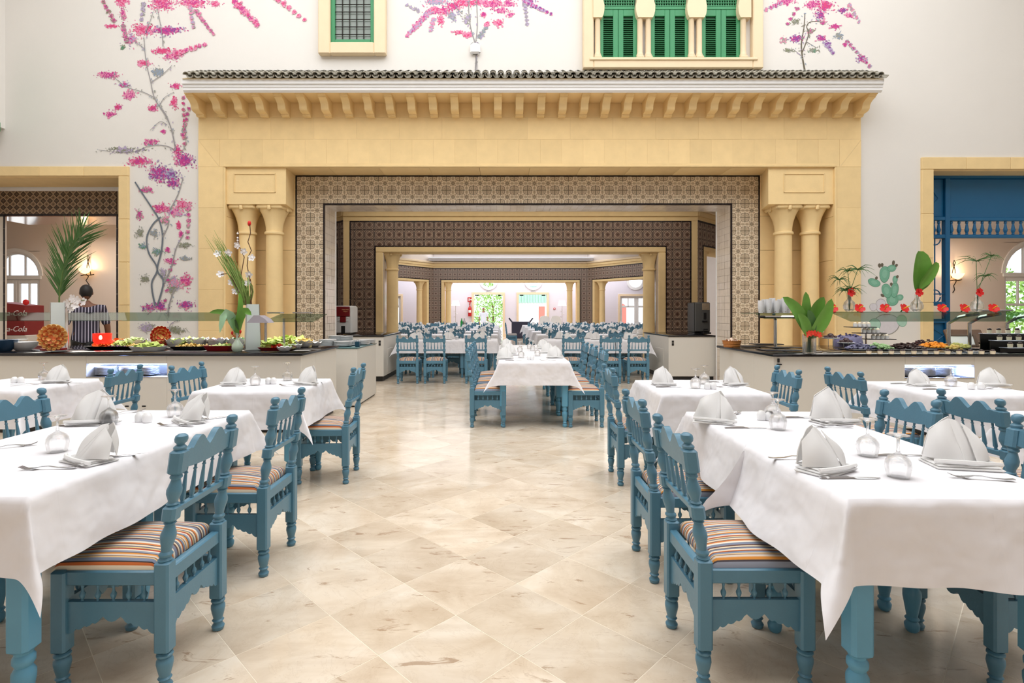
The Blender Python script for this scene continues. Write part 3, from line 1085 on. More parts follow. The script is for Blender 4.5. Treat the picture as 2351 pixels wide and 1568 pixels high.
# ---- windows
def arch_pts(cx, zs, r, n=14):
    return [(cx + r * math.cos(PI - PI * k / n), zs + r * math.sin(PI * k / n)) for k in range(n + 1)]
def arch_window(num, cx, y, zs, r, label, ydoor):
    w_ = struct('window_%d' % num)
    w_['label'] = label
    # spandrel plate from the arch up to its square hole
    m = MB()
    for y0 in (y,):
        a = arch_pts(cx, zs, r)
        n = len(a) - 1
        f0 = [m.vert((x, y, z)) for x, z in a]
        f1 = [m.vert((x, y, zs + r + .02)) for x, z in a]
        b0 = [m.vert((x, y + .2, z)) for x, z in a]
        for k in range(n):
            m.face((f0[k], f0[k + 1], f1[k + 1], f1[k]))
            m.face((f0[k], b0[k], b0[k + 1], f0[k + 1]))
    m.build('spandrel', m_plaster_room, w_)
    def arc(ri, ro, y0, y1, nm):
        m = MB()
        A, B = arch_pts(cx, zs, ri), arch_pts(cx, zs, ro)
        rs = [[m.vert((p[0], y0, p[1])), m.vert((q[0], y0, q[1])), m.vert((q[0], y1, q[1])), m.vert((p[0], y1, p[1]))] for p, q in zip(A, B)]
        m.loft(rs, True, True)
        m.build(nm, m_white, w_)
    arc(r, r + .09, y - .03, y, 'arch_trim')
    arc(r - .06, r, y + .03, y + .09, 'arch_frame')
    m = MB()
    for x in (-.33 * r, .33 * r):
        hh = math.sqrt(r * r - x * x)
        m.cbox(cx + x - .02, cx + x + .02, y + .04, y + .08, zs, zs + hh, .004)
    m.build('glazing_bar', m_white, w_)
    MB().cbox(cx - r - .05, cx + r + .05, y - .02, y + .1, zs - .09, zs + .01, .01).build('transom', m_white, w_)
    a = arch_pts(cx, zs, r - .05)
    m = MB()
    m.face([m.vert((x, y + .06, z)) for x, z in a])
    m.build('arch_pane', m_pane, w_, 0)
    zb = .08
    for s_ in (-1, 1):
        x0, x1 = sorted((cx + s_ * .0, cx + s_ * r))
        for qi, q in enumerate(((x0 + .002, x0 + .07, zb, zs - .092), (x1 - .09, x1 - .002, zb, zs - .092), (x0 + .07, x1 - .09, zs - .2, zs - .092), (x0 + .07, x1 - .09, zb, zb + .25), (x0 + .07, x1 - .09, zs - .82, zs - .76))):
            MB().cbox(q[0], q[1], y + .03, y + .09, q[2], q[3], .008).build('casement_frame', m_white, w_)
        MB().cbox((x0 + x1) / 2 - .02, (x0 + x1) / 2 + .02, y + .035, y + .085, zs - .82, zs - .1, .006).build('glazing_bar', m_white, w_)
        MB().box(x0 + .05, x1 - .07, y + .058, y + .062, zb + .2, zs - .15).build('pane', m_pane, w_, 0)
    return w_
RY = 13.5
lcx, lzs, lr = PX(36, RY), PZ(633, RY), .60
rcx, rzs, rr_ = PX(2376, RY), PZ(627, RY), .76
m = MB()
m.box(-16, lcx - lr, RY, RY + .2, 0, 3.65)
m.box(lcx + lr, -6.7, RY, RY + .2, 0, 3.65)
m.box(lcx - lr, lcx + lr, RY, RY + .2, lzs + lr + .01, 3.65)
tag(m.build('wall_left_room', m_plaster_room, smooth=0), kind='structure')
m = MB()
m.box(7.95, rcx - rr_, RY, RY + .2, 0, 3.65)
m.box(rcx + rr_, 18, RY, RY + .2, 0, 3.65)
m.box(rcx - rr_, rcx + rr_, RY, RY + .2, rzs + rr_ + .01, 3.65)
tag(m.build('wall_right_room', m_plaster_room, smooth=0), kind='structure')
arch_window(3, lcx, RY, lzs, lr, 'white arched window in the room behind the salad counter', 0)
arch_window(4, rcx, RY, rzs, rr_, 'white arched window in the room behind the blue screen', 0)
tag(MB().box(-16, -6.7, 9.96, RY + .2, 3.6, 3.7).build('ceiling_left_room', m_ceil, smooth=0), kind='structure')
tag(MB().box(7.75, 18, 9.66, RY + .2, 3.85, 3.95).build('ceiling_right_room', m_ceil, smooth=0), kind='structure')
tag(MB().box(-16.2, -16, 9.96, RY + .2, 0, 3.7).build('wall_left_room_end', m_plaster_room, smooth=0), kind='structure')
tag(MB().box(18, 18.2, 9.66, RY + .2, 0, 3.95).build('wall_right_room_end', m_plaster_room, smooth=0), kind='structure')
m = MB()
m.box(-16, -9.6, 9.96, 10.15, 0, 3.7)
tag(m.build('wall_left_room_front', m_plaster_room, smooth=0), kind='structure')
tag(MB().box(10.25, 18, 9.96, 10.15, 0, 3.95).build('wall_right_room_front', m_plaster_room, smooth=0), kind='structure')
tag(MB().box(7.95, 18, RY - .06, RY, 3.45, 3.85).build('trim_17', m_ceil, smooth=0), kind='structure')

# ---- blue wooden screen in the right opening
scn = thing('wooden_screen', 'deep blue wooden screen with balusters and lattice filling the right-hand stone opening', 'screen', (0, 9.62, 0))
def sbox(n, x0, x1, z0, z1, y0=-.04, y1=.04, b=.008, par=scn): return MB().cbox(x0, x1, y0, y1, z0, z1, b).build(n, m_darkblue, par)
sy = 9.62
def sx(p): return PX(p, sy)
def sz(p): return PZ(p, sy)
xe1 = 10.24
sbox('top_rail', xr0 + .01, xe1, sz(411), sz(402), -.06, .05)
sbox('panel', sx(2172), xe1, sz(505), sz(411), -.012, .02)
sbox('panel_rail', sx(2172), xe1, sz(508), sz(500), -.04)
sbox('panel', xr0 + .01, sx(2166), sz(498), sz(411), .0, .02)
m = MB()
cxp, czp, dd = sx(2140), sz(455), .10
for a, b in (((cxp, czp + .13), (cxp + dd, czp)), ((cxp + dd, czp), (cxp, czp - .13))):
    m.tube([(a[0], -.004, a[1]), (b[0], -.004, b[1])], .008, 4)
m.build('panel_moulding', m_darkblue, scn)
sbox('post', sx(2166), sx(2177), 0, sz(402), -.05, .05)
sbox('side_stile', xr0 + .005, xr0 + .03, 0, sz(402), -.03, .03)
for a, b in ((498, 507), (539, 548)):
    sbox('short_rail', xr0 + .01, sx(2168), sz(b), sz(a))
sbox('lower_rail', sx(2176), xe1, sz(547), sz(539))
def baluster(h, r): return [(r * .55, 0), (r * .55, h * .06), (r * .8, h * .08), (r * .5, h * .14), (r * .95, h * .3), (r, h * .38), (r * .7, h * .55), (r * .45, h * .8), (r * .8, h * .84), (r * .6, h * .9), (r * .7, h)]
bh = sz(507) - sz(540)
bm_ = MB().lathe(baluster(bh, .034), 10).mesh('baluster', m_darkblue)
x = sx(2184)
while x < xe1:
    link('baluster', bm_, scn, (x, 0, sz(540)))
    x += .138
for p_ in (2143.5, 2155): link('baluster', bm_, scn, (sx(p_), 0, sz(540)))
# lattice bay
m = MB()
xc_ = sx(2146)
m.tube([(xc_, 0, sz(695)), (xc_, 0, sz(548))], .011, 6)
for z, s_ in ((sz(556), 1), (sz(672), -1), (sz(688), 1)):
    for k in (-1, 1):
        m.tube([(xc_ + k * .1 * math.sin(t * PI / 2), 0, z + s_ * (.10 * (1 - math.cos(t * PI / 2)) - .05)) for t in (0, .25, .5, .75, 1)], .011, 5)
m.tube([(xr0 + .02, 0, sz(675)), (sx(2166), 0, sz(675))], .011, 5)
m.build('lattice', m_darkblue, scn)
sbox('short_rail', xr0 + .01, sx(2168), sz(702), sz(693))
sbox('lower_panel', xr0 + .01, sx(2168), 0, sz(735), 0, .02)
sbox('short_rail', xr0 + .01, sx(2168), sz(742), sz(732))
m = MB()
for a, b in (((sx(2142), sz(755)), (sx(2166), sz(770))), ((sx(2166), sz(770)), (sx(2142), sz(788)))):
    m.tube([(a[0], -.004, a[1]), (b[0], -.004, b[1])], .01, 4)
m.build('panel_moulding', m_darkblue, scn)

# ---- wall lamps
m_shade = emit('lit_alabaster', (255, 200, 130), 3.2)
def sconce(px, py, y, label):
    s_ = thing('wall_lamp', label, 'lamp', (PX(px, y), y - .02, PZ(py, y)))
    m = MB()
    m.lathe([(.02, -.02), (.09, .02), (.13, .09), (.14, .12), (.128, .12), (.08, .04), (.0, .02)], 14, (0, -.14, 0), False)
    m.build('shade', m_shade, s_)
    m = MB()
    m.tube([(0, 0, -.35), (.02, -.03, -.28), (-.03, -.06, -.18), (.03, -.06, -.08), (0, -.10, -.02)], .011, 6)
    m.tube([(.06, -.02, -.05), (.02, -.04, .22), (-.02, -.04, .38), (0, -.04, .46), (.03, -.04, .40), (-.03, -.03, .2), (-.05, -.02, .02)], .010, 6)
    m.tube([(-.16, -.06, -.06), (-.05, -.1, -.04), (.06, -.1, -.05), (.17, -.06, -.03)], .012, 6)
    m.build('iron_bracket', m_iron, s_)
    l = bpy.data.lights.new('bulb', 'POINT')
    l.energy = 9
    l.color = (1, .72, .38)
    l.shadow_soft_size = .05
    lo = bpy.data.objects.new('bulb', l)
    COL.objects.link(lo)
    lo.location = (PX(px, y), y - .18, PZ(py, y) + .16)
sconce(206, 628, RY, 'lit iron wall lamp with a glowing bowl on the cream wall behind the salad counter')
sconce(2186, 640, RY, 'lit iron wall lamp with a glowing bowl seen through the blue wooden screen')

# ---- small upper window
def frame4(par, nm, x0, x1, z0, z1, t, y0, y1, mat, b=.01, top=True):
    MB().cbox(x0, x0 + t, y0, y1, z0, z1, b).build(nm, mat, par)
    MB().cbox(x1 - t, x1, y0, y1, z0, z1, b).build(nm, mat, par)
    MB().cbox(x0 + t, x1 - t, y0, y1, z0, z0 + t, b).build(nm, mat, par)
    if top: MB().cbox(x0 + t, x1 - t, y0, y1, z1 - t, z1, b).build(nm, mat, par)
w1 = struct('window_1')
w1['label'] = 'small upper window with green frame and iron grille in a pale stone surround'
a0, a1, b0, b1 = PX(733, 9.2), PX(887, 9.2), PZ(127, 9.2), PZ(-95, 9.2)
frame4(w1, 'stone_surround', a0, a1, b0, b1, .20, 9.13, WALL + .005, m_stone_pale, .015)
frame4(w1, 'sash_frame', a0 + .2, a1 - .2, b0 + .2, b1 - .2, .07, 9.19, WALL + .004, m_green, .006)
MB().box(a0 + .26, a1 - .26, 9.238, 9.243, b0 + .26, b1 - .26).build('pane', M('dark_window_pane', (130, 140, 132), .15, var=.25, scale=1.5), w1, 0)
m = MB()
for k in range(1, 5):
    x = a0 + .27 + (a1 - a0 - .54) * k / 5
    m.tube([(x, 9.215, b0 + .27), (x, 9.215, b1 - .27)], .008, 5)
z = b0 + .27 + .09
while z < b1 - .27:
    m.tube([(a0 + .27, 9.205, z), (a1 - .27, 9.205, z)], .008, 5)
    z += .128
m.build('grille', m_iron, w1)

# ---- triple window with green shutters
w2 = struct('window_2')
w2['label'] = 'triple upper window with green louvred shutters between pale stone columns'
a0, a1, b0, b1 = PX(1338, 9.2), PX(1748, 9.2), PZ(161, 9.2), PZ(-120, 9.2)
frame4(w2, 'stone_surround', a0, a1, b0, b1, .175, 9.12, WALL + .005, m_stone_pale, .015)
zb2 = PZ(137, 9.2)
MB().cbox(a0 + .1, a1 - .1, 9.10, WALL, zb2 - .05, zb2, .01).build('sill', m_stone_pale, w2)
slat_me = {}
for k, (p0_, p1_) in enumerate(((1378, 1461), (1496, 1580), (1613, 1698))):
    x0, x1 = PX(p0_ - 4, 9.2), PX(p1_ + 4, 9.2)
    xm = (x0 + x1) / 2
    MB().box(x0, x1, 9.235, 9.246, zb2, b1 - .2).build('slat_shade_sheet', M('shadow_green', (30, 84, 52), .6) if k == 0 else bpy.data.materials['shadow_green'], w2, 0)  # dark sheet put in as the shade between the slats
    zt = PZ(22, 9.2)
    for s_ in (0, 1):
        xa, xb = (x0, xm - .003) if s_ == 0 else (xm + .003, x1)
        sh = bpy.data.objects.new('shutter', None)
        COL.objects.link(sh)
        sh.parent = w2
        for q in ((xa, xa + .085, zb2, zt), (xb - .085, xb, zb2, zt), (xa + .085, xb - .085, zb2, zb2 + .055), (xa + .085, xb - .085, zt - .11, zt)):
            MB().cbox(q[0], q[1], 9.20, 9.236, q[2], q[3], .004).build('shutter_frame', m_green, sh)
        wv = xb - xa - .17
        key = round(wv, 3)
        if key not in slat_me: slat_me[key] = MB().cbox(0, wv, -.018, .018, -.003, .003, .001).mesh('slat', m_green)
        z = zb2 + .075
        while z < zt - .13:
            link('slat', slat_me[key], sh, (xa + .085, 9.218, z), (.6, 0, 0))
            z += .0345
    MB().cbox(x0, x1, 9.195, 9.236, zt, zt + .05, .004).build('shutter_rail', m_green, w2)
    m = MB()
    z = zt + .07
    while z < b1 - .25:
        m.box(x0 + .04, x1 - .06, 9.21, 9.232, z - .006, z + .006)
        z += .05
    xx = x0 + .06
    while xx < x1 - .07:
        m.box(xx - .006, xx + .006, 9.214, 9.236, zt + .05, b1 - .25)
        xx += .042
    m.build('upper_grid', m_green, w2, 0)
colm = MB()
hcol = PZ(42, 9.2) - zb2
colm.cbox(-.062, .062, -.062, .062, 0, .03, .006)
colm.lathe([(.056, .03), (.060, .06), (.050, .085), (.047, .10), (.046, hcol - .02), (.054, hcol - .01), (.047, hcol)], 16)
cme = colm.mesh('column', m_stone_pale)
m2 = MB()
cp = []
for t in range(6):
    u = t / 5
    cp.append((.046 + .03 * u ** 2, .10 * u))
m2.lathe(cp, 16)
for x in (1372, 1469, 1488, 1587, 1605, 1706):
    link('column', cme, w2, (PX(x, 9.17), 9.17, zb2))
for xs in ((1361, 1383), (1462, 1499), (1579, 1617), (1696, 1722)):
    x0, x1 = PX(xs[0], 9.15), PX(xs[1], 9.15)
    zl, zh = PZ(43, 9.15), b1 - .2
    m = MB()
    e = .045
    rs = []
    for z, o_ in ((zl, -.012), (zl + .05, .012), (zl + .12, e * .55), (zl + .2, e * .6), (zl + .27, e * .25), (zl + .34, 0), (zh, -.03)):
        rs.append([m.vert((x0 - (o_ if xs[0] > 1362 else 0), 9.10, z)), m.vert((x1 + (o_ if xs[1] < 1720 else 0), 9.10, z)),
                   m.vert((x1 + (o_ if xs[1] < 1720 else 0), WALL, z)), m.vert((x0 - (o_ if xs[0] > 1362 else 0), WALL, z))])
    m.loft(rs, True, True)
    m.build('arch_spandrel', m_stone_pale, w2, 30)

# ---- junction box, cables
jb = thing('junction_box', 'white square junction box on the wall under the painted tree', 'box', (PX(1091, 9.2), WALL, PZ(111, 9.2)))
MB().cbox(-.088, .088, -.075, 0, -.095, .095, .03).build('cover', m_white, jb)
m_cable = M('grey_cable', (150, 146, 152), .6)
m = MB()
m.tube([(PX(1092 + dx, 9.22), 9.235, PZ(y, 9.22)) for y, dx in ((122, 0), (132, 2), (140, 2.5), (150, 3), (160, 2.5), (168, 2.5))], .007, 6)
tag(m.build('cable', m_cable), 'thin grey cable running from the junction box down to the roof tiles', 'cable')
m = MB()
pts = []
for k in range(13):
    t = k / 12
    pts.append((PX(930 + 80 * t, 9.0), 9.0, PZ(172 - 9 * math.sin(PI * t) , 9.0)))
m.tube(pts, .008, 6)
tag(m.build('cable', m_black), 'dark loose cable arched over the roof tiles', 'cable')

# ---- gallery wall beyond the octagon, with doors
GY = 29.5
def gx(p): return PX(p, GY)
def gz(p): return PZ(p, GY)
d1, d2 = (gx(1088), gx(1154)), (gx(1191), gx(1255))
fd = (gx(1424), gx(1500))
l1 = (gx(893), gx(920))
dzt, fzt = gz(676), gz(680)
rw = (gx(1122), gx(1224.5), gx(1459))
rwl = gx(850)
rz0, rz1 = gz(646) , gz(612)
m = MB()
holes = sorted([(l1[0], l1[1], fzt), (d1[0], d1[1], dzt), (d2[0], d2[1], dzt), (fd[0], fd[1], fzt)])
prev = -14
for a, b, z in holes:
    m.box(prev, a, GY, GY + .25, 0, gz(660))
    m.box(a, b, GY, GY + .25, z, gz(660))
    prev = b
m.box(prev, 15, GY, GY + .25, 0, gz(660))
zr0 = gz(660)
prev = -14
hs = .44
zrc = gz(645)
for x in rw:
    m.box(prev, x - hs, GY, GY + .25, zr0, 4.3)
    m.box(x - hs, x + hs, GY, GY + .25, zrc + hs, 4.3)
    m.box(x - hs, x + hs, GY, GY + .25, zr0, zrc - hs + .0) if zrc - hs > zr0 else None
    prev = x + hs
m.box(prev, 15, GY, GY + .25, zr0, 4.3)
m_lilac = M('pale_lilac_plaster', (226, 222, 232), .85, var=.015)
tag(m.build('wall_gallery', m_lilac, smooth=0), kind='structure')
tag(MB().box(-11.2, -11, 19.9, GY + .25, 0, 4.3).build('wall_gallery_left', m_lilac, smooth=0), kind='structure')
tag(MB().box(12, 12.2, 19.9, GY + .25, 0, 4.3).build('wall_gallery_right', m_lilac, smooth=0), kind='structure')
tag(MB().box(-11, sxl - .2, 19.9, 20.1, 0, 4.3).build('wall_gallery_front_left', m_lilac, smooth=0), kind='structure')
tag(MB().box(sxr + .2, 12, 19.9, 20.1, 0, 4.3).build('wall_gallery_front_right', m_lilac, smooth=0), kind='structure')
for k, x in enumerate(rw):
    w_ = struct('window_%d' % (5 + k))
    w_['label'] = ['round white window above the left far door', 'round white window above the right far door', 'round white window above the glazed far right door'][k]
    m = MB()
    n = 32
    inn, outr = [], []
    for q in range(n):
        a = 2 * PI * q / n
        c, s_ = math.cos(a), math.sin(a)
        k_ = hs * 1.02 / max(abs(c), abs(s_))
        inn.append(m.vert((x + .36 * c, GY + .02, zrc + .36 * s_)))
        outr.append(m.vert((x + k_ * c, GY + .02, zrc + k_ * s_)))
    m.loft([outr, inn])
    m.build('surround', m_lilac, w_, 0)
    m = MB()
    n = 28
    rs = []
    for q in range(n + 1):
        a = 2 * PI * q / n
        c, s_ = math.cos(a), math.sin(a)
        rs.append([m.vert((x + r_ * c, y_, zrc + r_ * s_)) for r_, y_ in ((.36, GY - .05), (.50, GY - .05), (.50, GY + .02), (.36, GY + .2))])
    m.loft(rs)
    m.build('ring_frame', m_white, w_)
    m = MB()
    m.face([m.vert((x + .36 * math.cos(2 * PI * q / 20), GY + .12, zrc + .36 * math.sin(2 * PI * q / 20))) for q in range(20)])
    m.build('pane', m_pane, w_, 0)
def far_door(num, a, b, zt, label, glazed=False):
    d = struct('door_%d' % num)
    d['label'] = label
    t = .12
    MB().cbox(a - t, a, GY - .05, GY + .02, 0, zt, .01).build('stone_jamb', m_stone_pale, d)
    MB().cbox(b, b + t, GY - .05, GY + .02, 0, zt, .01).build('stone_jamb', m_stone_pale, d)
    MB().cbox(a - t, b + t, GY - .05, GY + .02, zt, zt + t, .01).build('stone_head', m_stone_pale, d)
    mid = (a + b) / 2
    if glazed:
        for x0, x1 in ((a, mid), (mid, b)):
            for q in ((x0 + .003, x0 + .12, 0, zt - .002), (x1 - .12, x1 - .003, 0, zt - .002), (x0 + .12, x1 - .12, zt - .12, zt - .002), (x0 + .12, x1 - .12, zt - .62, zt - .52), (x0 + .12, x1 - .12, 0, .25)):
                MB().cbox(q[0], q[1], GY + .08, GY + .14, q[2], q[3], .01).build('leaf_frame', m_white, d)
            MB().cbox((x0 + x1) / 2 - .03, (x0 + x1) / 2 + .03, GY + .08, GY + .14, zt - .6, zt - .1, .01).build('glazing_bar', m_white, d)
            MB().box(x0 + .1, x1 - .1, GY + .10, GY + .11, .2, zt - .1).build('pane', m_pane, d, 0)
    else:
        for x in (a + .16, b - .16):
            MB().cbox(x - .1, x + .1, GY + .08, GY + .14, zt - .07, zt - .02, .006).build('door_closer', m_iron, d)
        m = MB()
        m.box(a + .02, a + .03, GY + .25, GY + .95, .02, zt - .05)
        m.box(b - .03, b - .02, GY + .25, GY + .95, .02, zt - .05)
        m.build('open_leaf', m_pane, d, 0)
    return d
far_door(1, d1[0], d1[1], dzt, 'open left far doorway with pale frame leading to the garden')
far_door(2, d2[0], d2[1], dzt, 'open right far doorway with pale frame showing white cabins outside')
far_door(3, fd[0], fd[1], fzt, 'white glazed double door at the far right of the gallery', True)
far_door(4, l1[0], l1[1], fzt, 'white glazed door at the far left of the gallery', True)
tag(MB().box(d1[1] + .12, d2[0] - .12, GY - .02, GY, 0, .14).build('baseboard_gallery', m_stone_pale, smooth=0), kind='structure')
tag(MB().box(d2[1] + .12, fd[0] - .12, GY - .02, GY, 0, .14).build('baseboard_gallery_right', m_stone_pale, smooth=0), kind='structure')

def text(body, size, loc, mat, par=None, rot=(PI / 2, 0, 0), name='lettering', ext=.002, shear=0):
    c = bpy.data.curves.new(name, 'FONT')
    c.body = body
    c.size = size
    c.extrude = ext
    c.align_x = 'CENTER'
    c.align_y = 'CENTER'
    c.shear = shear
    c.resolution_u = 3
    tmp = bpy.data.objects.new(name, c)
    COL.objects.link(tmp)
    bpy.context.view_layer.update()
    me = bpy.data.meshes.new_from_object(tmp.evaluated_get(bpy.context.evaluated_depsgraph_get()))
    bpy.data.objects.remove(tmp)
    me.materials.clear()
    me.materials.append(mat)
    o = bpy.data.objects.new(name, me)
    COL.objects.link(o)
    if par: o.parent = par
    o.location = loc
    o.rotation_euler = rot
    return o
m_signgrey = M('sign_grey', (206, 206, 210), .5)
for x, lb in ((1122, 'small grey exit sign over the left far doorway'), (1224.5, 'small grey exit sign over the right far doorway')):
    s_ = thing('exit_sign', lb, 'sign', (gx(x), GY, gz(668)))
    MB().cbox(-.14, .14, -.04, -.001, -.07, .07, .01).build('housing', m_signgrey, s_)
    text('EXIT', .11, (0, -.043, 0), M('sign_dark', (90, 92, 96), .5) if x < 1200 else bpy.data.materials['sign_dark'], s_)
# fire extinguisher, sign, alarm button
m_fire = M('fire_red', (186, 24, 26), .35, var=.05)
fe = thing('fire_extinguisher', 'red fire extinguisher hung on the wall left of the garden doorway', 'extinguisher', (gx(1079), GY - .12, gz(726)))
MB().lathe([(.0, 0), (.095, .0), (.1, .03), (.1, .42), (.07, .5), (.035, .53), (.035, .58), (.0, .58)], 14).build('cylinder', m_fire, fe)
MB().box(-.07, .07, -.104, -.09, .2, .33).build('label_band', m_white, fe, 0)
m = MB()
m.tube([(0, 0, .58), (.02, 0, .68), (.05, 0, .82), (.02, 0, .92), (-.02, 0, .8), (-.03, 0, .62)], .018, 6)
m.build('hose', m_fire, fe)
MB().box(-.03, .03, .1, .13, .2, .5).build('bracket', m_steel, fe, 0)
fs = thing('fire_sign', 'small red square fire sign above the extinguisher', 'sign', (gx(1079), GY, gz(688)))
MB().cbox(-.13, .13, -.015, -.001, -.13, .13, .005).build('plate', m_fire, fs)
MB().box(-.07, -.02, -.02, -.015, -.08, .08).build('pictogram', m_white, fs, 0)
MB().ball((.05, -.017, .0), .045, .004, .045).build('pictogram', m_white, fs)
ab = thing('alarm_button', 'small round red alarm button on the wall beside the right floor lamp', 'button', (gx(1273), GY, gz(709)))
MB().ball((0, -.02, 0), .065, .03, .065).build('housing', m_fire, ab)
MB().ball((0, -.045, 0), .03, .012, .03).build('push_disc', m_white, ab)

# floor lamps
m_lampshade = emit('lit_lamp_shade', (255, 246, 232), .9)
def floor_lamp(px, y, ztop, label):
    l = thing('floor_lamp', label, 'lamp', (PX(px, y), y, 0))
    MB().lathe([(.0, 0), (.17, 0), (.17, .02), (.04, .04), (.0, .05)], 14).build('base', m_steel, l)
    m = MB()
    m.tube([(0, 0, .03), (0, 0, ztop - .1)], .014, 6)
    for z, k in ((ztop - .75, 1), (ztop - .6, -1), (ztop - .9, -1)):
        m.tube([(0, 0, z), (k * .07, 0, z + .04), (k * .11, 0, z + .02)], .01, 5)
    m.build('pole', m_steel, l)
    m = MB()
    m.lathe([(.23, ztop - .28), (.16, ztop)], 18, cap=False)
    m.build('lamp_shade', m_lampshade, l)
floor_lamp(1046, 28.9, PZ(690, 28.9), 'lit floor lamp with white drum shade left of the garden doorway')
floor_lamp(1290.5, 28.9, PZ(690, 28.9), 'lit floor lamp with white drum shade right of the far doors')
# dark sideboard and two pale wrapped chairs by the right doorway
m_navy = M('dark_navy_wood', (44, 44, 66), .5)
sb = thing('sideboard', 'dark navy sideboard with curled side scrolls below the right doorway', 'sideboard', (PX(1196, 27.8), 27.8, 0))
MB().cbox(-.48, .48, -.25, .25, 0, .86, .02).build('carcass', m_navy, sb)
for k in (-1, 1):
    MB().tube([(k * .46, 0, .84), (k * .55, 0, .95), (k * .62, 0, 1.04)], .04, 8).build('scroll', m_navy, sb)
for px_, lb in ((1250, 'white high-backed child chair by the right doorway'), (1276, 'white wrapped child chair beside the right floor lamp')):
    hcp = thing('high_chair', lb, 'chair', (PX(px_, 27.6), 27.6, 0))
    m = MB()
    m.prism([(-.26, .55), (.26, .55), (.28, .9), (.2, 1.12), (.0, 1.17), (-.2, 1.12), (-.28, .9)], -.04, .04)
    m.build('backrest', m_white, hcp)
    MB().cbox(-.25, .25, -.3, .0, .5, .56, .02).build('seat', m_white, hcp)
    for sx_ in (-.2, .2):
        for sy_ in (-.26, .0): MB().tube([(sx_, sy_, .5), (sx_ * 1.2, sy_ * 1.1, 0)], .02, 6).build('leg', m_white, hcp)

# ---- outdoors
m_pave = M('sunlit_paving', (226, 214, 200), .9)
tag(MB().box(-40, 40, GY + .24, 70, -.25, -.02).build('ground', m_pave, smooth=0), kind='structure')
tag(MB().box(-40, -6.9, RY + .2, 16, -.25, -.02).build('ground_left', m_pave, smooth=0), kind='structure')
tag(MB().box(7.95, 40, RY + .2, 16, -.25, -.02).build('ground_right', m_pave, smooth=0), kind='structure')
def foliage(name, label, c, rx, ry, rz, n, size, mat, cat='shrub', trunk=True):
    s_ = thing(name, label, cat, (c[0], c[1], 0))
    m = MB()
    for k in range(n):
        while True:
            p = Vector((R.uniform(-1, 1), R.uniform(-1, 1), R.uniform(-1, 1)))
            if .25 < p.length < 1: break
        p = Vector((p.x * rx, p.y * ry, c[2] + p.z * rz))
        a = Vector((R.gauss(0, 1), R.gauss(0, 1), R.gauss(0, 1))).normalized() * size * R.uniform(.6, 1.3)
        b = a.cross(Vector((R.gauss(0, 1), R.gauss(0, 1), R.gauss(0, 1)))).normalized() * size * .5
        m.face([m.vert(p - a), m.vert(p + b), m.vert(p + a), m.vert(p - b)])
    o = m.build('leaves', mat, s_, 0)
    o['kind'] = 'stuff'
    if trunk: MB().tube([(0, 0, 0), (.05, 0, c[2] * .6), (0, .05, c[2])], .07, 7).build('trunk', m_brown, s_)
    return s_
m_leaf_sun = M('sunlit_leaf', (150, 190, 96), .5, var=.35, scale=3)
foliage('shrub', 'tall sunlit shrub seen through the garden doorway', (gx(1118) + .2, 36, 1.9), 1.35, 1.2, 1.8, 2200, .085, m_leaf_sun)
foliage('shrub', 'low shrub at the left side of the garden doorway', (gx(1092), 34, .7), .8, .8, .75, 600, .08, m_leaf_sun)
foliage('tree', 'bright green tree outside the arched window behind the blue screen', (rcx + 2.6, 17.9, 1.5), 2.0, 1.2, 1.5, 2600, .09, m_leaf_sun, 'tree')
foliage('shrub', 'pale shrub outside the arched window behind the salad counter', (lcx - .4, 17.5, .9), 1.5, .8, .8, 900, .08, m_leaf_sun)
cab = thing('cabin', 'white cabin with red doors and green corrugated roof outside the right doorway', 'building', (gx(1232) + 1.2, 38, 0))
MB().box(-2.6, 2.4, 0, 2, 0, 2.0).build('wall', m_white, cab, 0)
m = MB()
for k in range(26):
    x = -2.7 + k * .2
    m.box(x, x + .12, -.06, 2.1, 2.0, 3.2)
m.box(-2.7, 2.5, -.02, 2.1, 2.0, 3.2)
m.build('corrugated_roof', M('pale_green_metal', (150, 188, 168), .5), cab, 0)
m_reddoor = M('faded_red_door', (196, 110, 96), .6)
for k in range(4):
    MB().cbox(-.5 + k * .62, -.05 + k * .62, -.06, 0, 0, 1.75, .02).build('door', m_reddoor, cab)
rb = thing('red_kiosk', 'small white kiosk with an arched red door outside the glazed far right door', 'building', (gx(1452) + .6, 34, 0))
MB().box(-1.2, 1.4, 0, 1.5, 0, 2.6).build('wall', m_white, rb, 0)
m = MB()
m.prism([(-.62, 0), (.1, 0), (.1, 1.6)] + [(-.26 + .36 * math.cos(PI * k / 8), 1.6 + .3 * math.sin(PI * k / 8)) for k in range(1, 8)] + [(-.62, 1.6)], -.05, 0)
m.build('door', m_reddoor, rb, 0)
